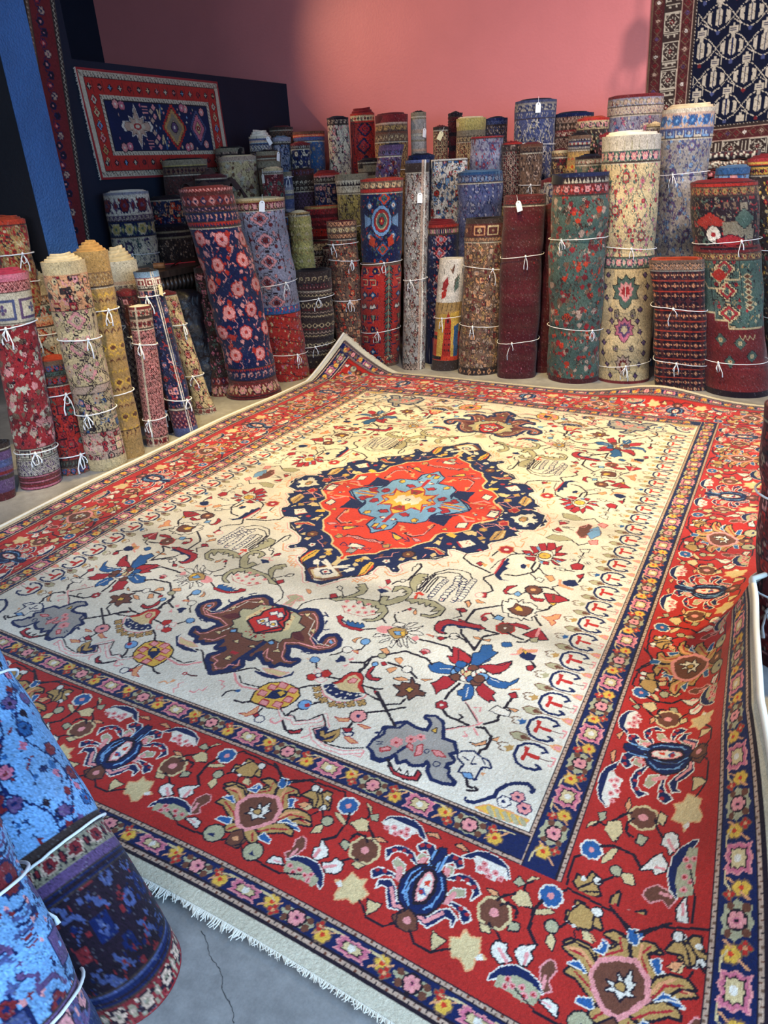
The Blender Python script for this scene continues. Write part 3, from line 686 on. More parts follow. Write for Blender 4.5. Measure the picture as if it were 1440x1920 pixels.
P y k 3 270 -1495 281 -1483 297 -1486 291 -1504;
L k - 8 326 -1446 345 -1424 379 -1404;
L k - 8 165 -1586 193 -1585 218 -1567;
L k - 6 74 -1463 96 -1438 120 -1423 144 -1427;
L k - 5 98 -1479 129 -1506 163 -1503 203 -1497;
L P - 8 75 -1476 110 -1508 141 -1520 203 -1510;
P n - 0 134 -1434 161 -1429 210 -1427 236 -1421 255 -1399 258 -1376 266 -1401 243 -1425 225 -1440 190 -1447 157 -1445;
P c P 3 149 -1413 181 -1402 221 -1401 247 -1396 227 -1422 178 -1425;
P r k 3 310 -1380 320 -1365 343 -1364 353 -1387 337 -1398 321 -1395;
P r k 3 348 -1341 361 -1325 384 -1338 381 -1357 361 -1363;
P w P 3 320 -1351 328 -1333 348 -1341 344 -1357;
P w P 3 348 -1386 363 -1365 386 -1371 373 -1394;
D w n 8 348 -1362;
L k - 7 319 -1334 304 -1312;
D l n 15 289 -1298;
P s - 0 244 -1304 263 -1303 274 -1305;
L k - 8 385 -1355 425 -1350;
L k - 8 466 -1293 472 -1255 465 -1201;
L k - 8 510 -1346 558 -1343 579 -1333;
L k - 8 540 -1374 577 -1385 600 -1386;
P R k 3 557 -1350 571 -1350 576 -1366 563 -1360;
L k - 9 570 -1356 623 -1406 692 -1463;
L k - 8 585 -1453 623 -1429 687 -1381;
L k - 8 623 -1397 665 -1371 670 -1347;
R P nk 28 8 570 -1478;
P s R 3 505 -1512 521 -1513 548 -1500 552 -1513 527 -1522;
P s R 3 588 -1510 607 -1506 629 -1507 617 -1516;
L k - 8 565 -1507 567 -1531;
P R k 4 553 -1544 580 -1531 584 -1546 568 -1554;
P w n 4 562 -1562 593 -1547 593 -1561 578 -1571;
P s R 3 577 -1576 590 -1570 625 -1580 606 -1589;
D l n 20 386 -1506;
D R - 9 395 -1505;
L k - 9 404 -1498 425 -1475;
L k - 8 378 -1528 364 -1553 363 -1571;
P s R 3 218 -1628 243 -1617 255 -1577 267 -1605 248 -1629;
L k - 7 271 -1579 270 -1603;
P R k 4 267 -1617 270 -1603 291 -1617 280 -1622;
D w n 13 293 -1623;
L P - 17 326 -1559 352 -1582 386 -1578 405 -1592 436 -1572 470 -1543 465 -1528 472 -1519 507 -1560 464 -1587 495 -1621 540 -1637 604 -1633 652 -1604;
L w - 10 326 -1559 352 -1582 386 -1578 405 -1592 436 -1572 470 -1543 465 -1528 472 -1519 507 -1560 464 -1587 495 -1621 540 -1637 604 -1633 652 -1604;
L k - 5 325 -1553 358 -1577 380 -1563 402 -1582 436 -1560 462 -1518 501 -1557 470 -1589 499 -1614 548 -1623 601 -1615 651 -1589;
L P - 7 331 -1616 351 -1618 362 -1595;
L P - 5 331 -1616 325 -1601 335 -1602;
L P - 5 640 -1625 660 -1626 658 -1601;
L P - 5 460 -1633 470 -1622 475 -1604;
P n - 0 479 -1590 495 -1569 505 -1556 519 -1571 514 -1585 546 -1547 559 -1574 555 -1608 531 -1617 505 -1616;
P t k 3 497 -1585 508 -1582 517 -1595 539 -1562 546 -1547 558 -1580 549 -1612 527 -1617 547 -1596 547 -1575 528 -1605 509 -1603;
L k - 9 365 -1599 393 -1626 415 -1632;
P R k 5 406 -1625 426 -1622 440 -1604 442 -1619 420 -1633;
L k - 6 -108 -1430 -72 -1465 -34 -1498;
P n - 0 -164 -1429 -130 -1433 -133 -1441 -151 -1443;
L k - 9 488 -435 490 -400;
L k - 9 488 -435 542 -478 594 -493 638 -510;
P R k 4 559 -462 568 -438 587 -449 583 -475;
P s y 3 583 -451 603 -456 602 -475;
P n - 0 660 -369 675 -372 676 -400 690 -403 679 -436 697 -447 686 -479 685 -516 708 -541 739 -540 694 -551 666 -524 662 -490 659 -417;
L R - 9 653 -377 660 -509;
L P - 4 647 -380 654 -511;
L k - 8 659 -355 670 -331 688 -318 721 -303;
L k - 8 702 -499 748 -492 778 -461 802 -428;
L k - 8 783 -353 783 -409 801 -437 808 -389 804 -363;
L k - 4 663 -353 637 -408 632 -457 629 -486;
R R ws 33 7 635 -301;
L k - 7 606 -324 597 -377;
P s P 3 595 -398 614 -399 616 -427;
L k - 7 670 -306 692 -316;
P R k 4 700 -283 730 -275 767 -303 728 -310;
P R k 4 729 -329 771 -315 776 -347 743 -342;
P R k 4 721 -233 752 -225 768 -263 757 -287;
P R k 4 749 -201 772 -185 795 -231 780 -257;
P R k 4 783 -175 808 -164 825 -208 810 -234 795 -231;
P R k 4 825 -208 847 -173 848 -208 840 -241;
P R k 4 840 -241 884 -232 863 -260 843 -269;
P R k 4 836 -292 893 -286 870 -315;
P R k 4 831 -303 881 -338 859 -338;
P R k 4 804 -334 834 -330 837 -353 816 -357;
P l k 2 749 -231 758 -222 774 -250 759 -247;
P l k 2 721 -303 741 -294 737 -311;
P l k 2 857 -301 881 -305 871 -319;
P l k 2 792 -340 808 -333 811 -355;
P w k 4 768 -292 776 -259 794 -242 817 -241 835 -273 837 -310 816 -329 794 -329;
R y tk 25 8 801 -288;
P n - 0 732 -404 739 -386 761 -396 761 -423 744 -426;
P s - 0 753 -385 770 -382 771 -414;
L k - 6 793 -454 823 -480;
P w k 4 824 -489 832 -468 856 -474 851 -498;
L k - 6 810 -397 842 -428 862 -437;
P s k 3 851 -442 877 -430 894 -458 883 -480;
P b P 3 869 -32 871 35 900 70 923 35 920 -10 920 -64 895 -75 893 -33;
P l b 3 917 21 944 66 971 12 959 -36 933 -26;
P g k 3 761 -133 778 -93 827 -83 871 -106 819 -139 776 -136;
L k - 6 872 -111 908 -142 940 -107;
P P R 4 939 -87 970 -63 979 -100 954 -111;
L k - 6 766 47 780 65 811 60;
P R k 3 772 -41 783 -14 812 -46 789 -50;
L k - 5 798 3 826 5 852 16;
P R k 4 924 -319 943 -292 971 -298 971 -335 940 -348;
L k - 7 947 -290 945 -234 946 -185;
P w k 4 925 -174 962 -158 960 -189 940 -197;
R w kk 13 4 920 -274;
R w kk 13 4 980 -276;
R w kk 13 4 945 -234;
P s - 0 901 -219 920 -206 929 -222;
P s - 0 967 -215 993 -213 988 -230;
L k - 6 949 -363 907 -368;
P w k 4 869 -371 907 -354 909 -376;
P n - 0 928 -459 947 -434 969 -424 991 -457 975 -477 952 -483 933 -475;
P s P 3 909 -451 920 -446 925 -478 953 -487 980 -495 978 -504 926 -495;
L k - 7 902 -514 921 -492;
L k - 8 985 -434 990 -389;
P R k 3 965 -391 988 -367 986 -408;
L k - 8 654 -516 629 -558 635 -573 679 -605 700 -638 687 -660;
P R k 4 662 -675 683 -662 691 -695 675 -698;
P s k 3 661 -728 671 -720 702 -734 677 -745;
D w P 15 662 -688;
P R k 4 737 -621 740 -582 773 -563 754 -597 751 -623 768 -636 752 -639;
L k - 6 759 -636 785 -624;
P l k 4 783 -625 790 -601 807 -614 802 -637;
L k - 6 806 -611 831 -583;
R b sk 33 8 842 -566;
P R k 4 840 -599 860 -622 899 -613 897 -634 871 -641 853 -626;
L k - 8 854 -535 881 -527 916 -532 950 -566 983 -579;
P R k 5 887 -574 925 -565 960 -570 984 -583 955 -611 928 -627 912 -615;
P b - 0 919 -572 930 -567 940 -602 930 -607;
P y k 4 925 -632 949 -618 944 -643;
L k - 9 938 -650 934 -675 913 -699;
L k - 6 904 -521 928 -544;
P w k 5 771 -726 762 -691 785 -696 779 -667 803 -664 818 -681 825 -654 837 -676 861 -662 876 -670 891 -679 891 -694 911 -692 891 -717 904 -733 891 -754 900 -771 881 -773 870 -763 866 -787 855 -778 832 -781 815 -781 809 -762 789 -763;
P b k 5 799 -736 812 -715 812 -688 835 -697 859 -693 881 -699 882 -728 871 -755 845 -760 818 -754;
P y b 3 818 -720 823 -698 843 -708 853 -726 832 -736;
L k - 9 770 -722 711 -768 683 -793 685 -870;
L k - 9 905 -748 941 -788;
L R - 10 737 -846 724 -823 729 -802 749 -789;
P R k 4 731 -841 734 -822 752 -832 747 -849;
L k - 8 749 -789 772 -808;
P l k 5 771 -816 778 -791 801 -798 797 -819;
L k - 8 806 -822 816 -839;
R b sr 33 8 831 -860;
D b - 18 831 -860;
D w - 6 830 -859;
L k - 9 847 -881 879 -893 911 -898;
P R k 5 833 -831 858 -812 890 -812 910 -824 901 -835 865 -831;
P R k 5 901 -869 922 -839 940 -810 987 -863 964 -874 934 -875;
P P - 0 942 -864 938 -804 947 -807 954 -865;
P g k 3 932 -882 954 -865 958 -890 941 -898;
P s R 3 943 -730 961 -711 968 -696 985 -689 986 -718 969 -740 983 -748 975 -773 961 -751 927 -730;
L k - 8 896 -922 922 -910 931 -889;
P s P 3 899 -995 925 -983 912 -969 920 -947 936 -952 972 -935 972 -948 942 -968;
P n - 0 926 -988 934 -966 955 -962 978 -964 980 -994 961 -1003 941 -1000;
L k - 9 972 -1004 993 -1025;
P R k 4 968 -1036 982 -1024 992 -1031 987 -1051 976 -1050;
P y k 2 930 -955 947 -960 944 -974;
P B k 3 850 -950 856 -940 877 -934 888 -952 869 -964 857 -963;
P R k 4 653 -874 681 -879 739 -881 767 -890 748 -905 698 -900 665 -901;
L n - 9 667 -907 701 -909 752 -914;
P R k 5 592 -948 595 -918 617 -893 654 -890 698 -885 741 -879 748 -897 693 -905 643 -913 619 -935 622 -969 646 -976 624 -982 602 -971;
P n - 0 622 -969 619 -935 638 -912 675 -910 749 -900 755 -915 710 -915 679 -929 659 -920 631 -933 633 -964 641 -974;
L k - 9 688 -932 698 -955 741 -990 775 -1016;
L k - 9 683 -870 686 -794 701 -779;
L k - 9 776 -1019 777 -973;
D w k 16 682 -979;
L k - 8 690 -973 723 -984 734 -993;
P R k 4 630 -1014 637 -1001 657 -1001 645 -1020;
P s R 3 587 -1010 605 -1005 614 -1014;
L k - 5 613 -1004 634 -1005;
L k - 7 653 -1000 670 -985;
P R k 4 618 -817 637 -801 657 -807 645 -828 635 -825;
P s k 3 628 -758 639 -741 655 -761 653 -786 641 -768;
L k - 6 637 -831 655 -853 632 -878;
L k - 9 694 -951 737 -986 777 -1026;
L k - 9 775 -1021 778 -940 819 -900 770 -899;
P s k 3 744 -955 762 -950 781 -958 759 -962;
P s k 3 785 -957 804 -945 805 -958;
P s k 3 634 -757 637 -743 654 -763 655 -786;
P R k 4 634 -819 643 -799 658 -815 646 -828"""
BORDER = """P t k 6 361 -1897 381 -1877 412 -1879 456 -1915 448 -1937 410 -1912;
P t k 6 439 -1826 461 -1812 491 -1821 502 -1851 499 -1869 438 -1889 433 -1875 468 -1852 478 -1834;
P t k 6 498 -1837 516 -1815 549 -1812 558 -1821 536 -1835 547 -1858 568 -1879 543 -1891 515 -1861;
P t k 6 557 -1902 566 -1883 594 -1869 630 -1872 644 -1886 613 -1887 593 -1905 573 -1930;
P t k 6 526 -1970 552 -1946 585 -1924 617 -1931 624 -1948 598 -1949 572 -1965 548 -1977;
P t k 6 503 -1990 526 -1977 549 -1988 555 -2013 537 -2011 519 -2003;
L R - 5 378 -1895 413 -1895 445 -1926;
L R - 5 475 -1822 484 -1850 443 -1880;
L R - 5 542 -1819 525 -1843 548 -1882;
L R - 5 621 -1883 583 -1892 566 -1921;
L R - 5 605 -1937 564 -1955 537 -1977;
L R - 5 528 -1987 544 -2007;
L s - 7 370 -1893 399 -1885 450 -1918;
L s - 7 521 -1822 524 -1857 540 -1886;
L s - 7 599 -1875 572 -1892 559 -1919;
P B w 3 425 -1872 445 -1860 438 -1843 454 -1852 450 -1874;
P B w 3 548 -1851 563 -1840 573 -1870 565 -1874;
P B w 3 570 -1926 583 -1907 616 -1915 594 -1914;
P B w 3 549 -1988 556 -1973 584 -1982 588 -1994 555 -1993;
P B w 3 379 -1924 402 -1910 421 -1926;
P b P 12 451 -1948 438 -1924 448 -1894 480 -1875 515 -1867 543 -1891 550 -1929 528 -1958 502 -1982 478 -1977;
P w k 4 471 -1944 484 -1932 470 -1921 493 -1921 488 -1899 502 -1911 511 -1885 518 -1909 526 -1905 516 -1928 531 -1933 509 -1941 502 -1953 491 -1940;
D t k 9 498 -1924;
P B w 3 493 -1820 487 -1796 502 -1792 514 -1813 509 -1825;
L k - 7 485 -1797 448 -1766 433 -1759;
L k - 6 502 -1851 501 -1829;
P b k 4 485 -2042 479 -2008 498 -1990 518 -2009 519 -2030 503 -2044;
D s - 8 500 -2020;
L k - 6 521 -2029 546 -2050 585 -2051 664 -2053;
P t k 6 576 -1818 591 -1792 618 -1798 628 -1780 645 -1781 640 -1806 661 -1814 658 -1825 640 -1831 626 -1844 611 -1820;
L k - 5 597 -1788 620 -1810 631 -1842;
L k - 5 619 -1791 648 -1827;
D w k 10 594 -1784;
D w - 7 643 -1798;
D w k 9 650 -1831;
L k - 6 504 -1798 554 -1770 623 -1763 676 -1760 688 -1776;
R B Pw 27 8 708 -1795;
L k - 8 723 -1815 734 -1845 729 -1896 704 -1920;
P s k 2 581 -1854 595 -1838 612 -1835 603 -1858;
P c k 2 687 -1829 701 -1826 727 -1842 730 -1856 706 -1847;
P c k 3 667 -1915 665 -1893 681 -1877 687 -1903;
L k - 6 647 -1834 672 -1864;
D g k 14 684 -1865;
P c k 3 744 -1846 759 -1818 777 -1815 792 -1839 774 -1851;
P g k 3 762 -1828 782 -1818 788 -1841;
L k - 6 772 -1814 776 -1795 761 -1778;
P c k 2 749 -1765 767 -1769 777 -1788;
P g k 3 776 -1795 795 -1782 803 -1802 788 -1806;
L k - 6 788 -1824 814 -1851 815 -1862;
L k - 6 767 -1874 775 -1862 798 -1859 810 -1870;
P g k 4 753 -1909 756 -1894 778 -1897 774 -1918;
R b Pc 37 8 818 -1896;
L k - 6 780 -1952 799 -1935 818 -1925;
P w k 4 708 -1975 700 -1952 710 -1944 702 -1918 733 -1941 744 -1957 722 -1978;
L P - 8 713 -1972 714 -1950;
P w k 4 743 -1978 761 -1969 765 -1952 788 -1956 794 -1974 787 -1987 764 -1996;
L P - 8 753 -1986 776 -1969;
P b P 4 641 -1997 653 -1981 643 -1953 653 -1937 666 -1941 677 -1963 669 -1989 658 -2010;
L P - 8 660 -1998 664 -1975;
P w k 4 615 -2042 618 -2019 640 -2014 662 -2029 640 -2034;
L P - 6 631 -2029 649 -2025;
P n w 3 658 -2010 672 -1993 701 -1983 738 -1986 762 -2004 775 -2028 775 -2042 753 -2024 726 -2012 690 -2004;
P g - 0 666 -2042 660 -2012 687 -2001 718 -2001 736 -2012 761 -2020 758 -2046 723 -2044 692 -2049;
D P - 8 675 -2022;
D R - 4 675 -2022;
D P - 8 701 -2020;
D R - 4 701 -2020;
D P - 8 721 -2027;
D R - 4 721 -2027;
D P - 8 735 -2018;
D R - 4 735 -2018;
D P - 8 736 -2037;
D R - 4 736 -2037;
D P - 8 691 -2035;
D R - 4 691 -2035;
P c s 4 815 -2037 817 -2011 797 -2002 814 -1998 824 -1968 848 -1976 862 -1967 864 -1988 884 -1997 876 -2015 865 -2035 848 -2030 825 -2046;
P w - 0 800 -2006 808 -1996 818 -2009 810 -2015;
P c k 3 812 -1949 819 -1935 838 -1936 832 -1949;
P n - 0 824 -1948 835 -1946 834 -1953;
D g k 26 565 -2032;
P n - 0 558 -2044 563 -2030 579 -2044;
L k - 4 714 -2031 659 -2053;
P c k 2 389 -1843 403 -1837 418 -1860 397 -1860;
P t k 5 347 -1829 357 -1803 371 -1782 401 -1789 407 -1828 373 -1838;
L k - 5 380 -1868 372 -1852;
D w - 8 404 -1784;
D w - 6 368 -1840;
P w - 0 817 -1806 822 -1783 844 -1778 870 -1780 905 -1772 914 -1790 905 -1800 896 -1821 874 -1816 848 -1823 842 -1803;
P n w 3 815 -1799 827 -1775 855 -1761 888 -1757 917 -1766 946 -1797 924 -1791 907 -1776 868 -1776 834 -1778;
D P - 8 836 -1809;
D R - 3 836 -1809;
D P - 8 853 -1800;
D R - 3 853 -1800;
D P - 8 864 -1815;
D R - 3 864 -1815;
D P - 8 875 -1804;
D R - 3 875 -1804;
D P - 8 885 -1790;
D R - 3 885 -1790;
D P - 8 890 -1805;
D R - 3 890 -1805;
P s k 3 821 -1853 836 -1845 857 -1849 838 -1858;
P s k 3 934 -1777 959 -1765 974 -1775 947 -1779;
P c k 2 742 -1840 762 -1813 783 -1814 795 -1843 771 -1855;
L k - 6 791 -1828 812 -1846 822 -1864;
L k - 6 769 -1884 773 -1865 795 -1860 811 -1872;
P c k 3 807 -1946 817 -1931 841 -1934 830 -1952;
P n w 4 956 -1942 933 -1928 913 -1924 890 -1933 883 -1946 873 -1954 862 -1939 873 -1921 900 -1918 920 -1920 954 -1933;
P n w 4 979 -1865 973 -1832 957 -1819 944 -1831 932 -1820 943 -1801 968 -1802 985 -1821 998 -1856;
P n w 4 960 -1890 955 -1872 938 -1865 918 -1854 891 -1857 880 -1873 879 -1892 866 -1869 882 -1850 905 -1839 933 -1847 949 -1865 967 -1877;
P n w 4 973 -1994 945 -2001 929 -1979 919 -1960 900 -1960 893 -1973 891 -1952 916 -1939 935 -1952 953 -1981 976 -1984;
L P - 9 928 -1956 953 -1991 982 -1987;
D R - 6 873 -1929;
D R - 6 891 -1922;
D R - 6 885 -1860;
D R - 6 907 -1851;
D R - 6 929 -1857;
D R - 6 942 -1812;
D R - 6 958 -1807;
P g w 3 895 -1892 901 -1876 929 -1885 936 -1907 917 -1906;
L P - 14 922 -1899 931 -1925;
P g w 3 947 -1856 950 -1833 965 -1836 967 -1851;
L P - 13 962 -1848 959 -1870;
P n k 5 946 -1952 939 -1921 945 -1898 959 -1870 977 -1861 1000 -1860 1018 -1871 1029 -1895 1028 -1920 1021 -1952 1007 -1977 981 -1986 958 -1974;
L l - 4 957 -1956 951 -1900 966 -1875;
L l - 4 970 -1968 956 -1946;
L l - 4 1007 -1977 1028 -1948 1029 -1915 1018 -1881;
L l - 4 979 -1865 978 -1814 981 -1807;
L l - 4 987 -1862 989 -1819;
P P k 9 978 -1950 972 -1914 980 -1885 992 -1872 1007 -1877 1013 -1908 1007 -1940 995 -1960;
P w - 0 981 -1946 975 -1917 982 -1889 994 -1878 1003 -1881 1008 -1906 1001 -1938 992 -1955;
P o - 0 982 -1909 987 -1892 997 -1902 993 -1911;
P B - 0 976 -1932 992 -1919 1003 -1923 993 -1940;
D R - 7 994 -1932;
P n k 3 981 -1807 988 -1795 1001 -1799 1009 -1851 998 -1856;
P b k 4 963 -2017 976 -1993 1002 -1984 1018 -2007 1010 -2033 981 -2035;
D P - 9 991 -2009;
L k - 6 977 -2028 955 -2050 910 -2049 875 -2020;
P c k 3 891 -2008 909 -2008 928 -2003 921 -2029 908 -2045"""

# ------------------------------------------------------------------ charts for the rolled rugs
def stars(cv, x, y, r, c1, c2, o):
    p = []
    for k in range(16):
        a = k*math.pi/8; q = r if k % 2 == 0 else r*.62
        p.append((x+q*math.cos(a), y+q*math.sin(a)))
    cv.poly(o, [(x+(a-x)*1.2, y+(b-y)*1.2) for a, b in p]); cv.poly(c1, p); cv.dot(c2, x, y, r*.36); cv.dot(o, x, y, r*.12)

def dia(x, y, a, b): return [(x-a, y), (x, y-b), (x+a, y), (x, y+b)]

def stepdia(x, y, a, b, n=5):
    p = []
    for sx, sy in ((1, -1), (1, 1), (-1, 1), (-1, -1)):
        q = []
        for k in range(n):
            t0, t1 = k/n, (k+1)/n
            q += [(x+sx*a*t0, y+sy*b*(1-t0)), (x+sx*a*t1, y+sy*b*(1-t0))] if True else []
        p += q if sx*sy < 0 else q[::-1]
    return p

def band(cv, W, v0, v1, bg, mo, fg, rnd):
    h = v1-v0; m = (v0+v1)/2
    cv.rect(bg, 0, v0, W, v1)
    f = lambda i: fg[i % len(fg)]
    cl = cv.clip; cv.clip = (0, v0, W, v1)
    if mo == 'flo':
        per = max(h*1.25, 40); n = max(1, round(W/per)); per = W/n
        for k in range(n*2+1):
            x = k*per/2; s = 1 if k % 2 else -1
            cv.line(f(2), [(x-per/2, m-s*h*.18), (x-per/4, m+s*h*.05), (x, m+s*h*.2), (x+per/4, m+s*h*.05), (x+per/2, m-s*h*.18)], max(4, h*.05))
        for k in range(n*2):
            x = (k+.5)*per/2*1.0
            if k % 2: cv.flower(x, m, h*.34, 6, f(0), f(1), f(2) if len(fg) > 2 else None)
            else:
                cv.poly(f(1), dia(x, m, h*.2, h*.36)); cv.poly(f(0), dia(x, m, h*.1, h*.2))
            cv.poly(f(0), [(x+per*.16, m-h*.3), (x+per*.26, m-h*.4), (x+per*.3, m-h*.12)]); cv.poly(f(1), [(x+per*.2, m+h*.4), (x+per*.3, m+h*.16), (x+per*.32, m+h*.38)])
    elif mo == 'zig':
        per = h*.9; n = int(W/per)+2
        p = [(k*per/2, v0+h*.12 if k % 2 else v1-h*.12) for k in range(2*n)]
        cv.line(f(0), p, max(5, h*.16))
        for k in range(2*n): cv.dot(f(1), k*per/2, v1-h*.25 if k % 2 else v0+h*.25, h*.11)
    elif mo == 'hook':
        per = h*1.05; n = int(W/per)+1
        for k in range(n):
            x = k*per
            cv.line(f(0), [(x+per*.1, v1-h*.15), (x+per*.45, v0+h*.2), (x+per*.75, v0+h*.2), (x+per*.8, m), (x+per*.6, m+h*.05)], max(4, h*.09))
            cv.poly(f(1), dia(x+per*.25, v0+h*.3, h*.12, h*.16))
    elif mo == 'dia':
        per = h*.85; n = int(W/per)+1
        for k in range(n):
            x = (k+.5)*per; cv.poly(f(k), dia(x, m, per*.42, h*.42)); cv.poly(f(k+1), dia(x, m, per*.2, h*.2))
    elif mo == 'box':
        per = h*1.3; n = int(W/per)+1
        for k in range(n):
            x = k*per; cv.rect(f(k), x+per*.06, v0+h*.12, x+per*.9, v1-h*.12); cv.rect(bg, x+per*.14, v0+h*.24, x+per*.82, v1-h*.24)
            cv.flower(x+per*.48, m, h*.2, 4, f(k+1), f(k))
    elif mo == 'teeth':
        per = h*.8; n = int(W/per)+1
        for k in range(n): cv.poly(f(0), [(k*per, v1), (k*per+per*.5, v0+h*.1), (k*per+per, v1)])
    elif mo == 'str':
        n = max(2, int(h/14))
        for k in range(n): cv.rect(f(k), 0, v0+k*h/n, W, v0+(k+.55)*h/n)
    elif mo == 'bar':
        per = h*.55; n = int(W/per)+1
        for k in range(n): cv.rect(f(k), k*per, v0+h*.15, k*per+per*.5, v1-h*.15)
    elif mo in ('scr', 'ros', 'med', 'geo', 'her', 'lat', 'chev', 'gul', 'leaf', 'pln', 'bld'):
        cv.clip = cl; field(cv, W, v0, v1, bg, mo, fg, rnd, .85); return
    elif mo == 'key':
        per = h*1.4; n = int(W/per)+1
        for k in range(n):
            x = k*per
            cv.line(f(0), [(x, v1-h*.2), (x+per*.3, v1-h*.2), (x+per*.3, v0+h*.2), (x+per*.7, v0+h*.2), (x+per*.7, m), (x+per*.5, m)], max(4, h*.1))
            cv.dot(f(1), x+per*.85, m, h*.14)
    cv.clip = cl

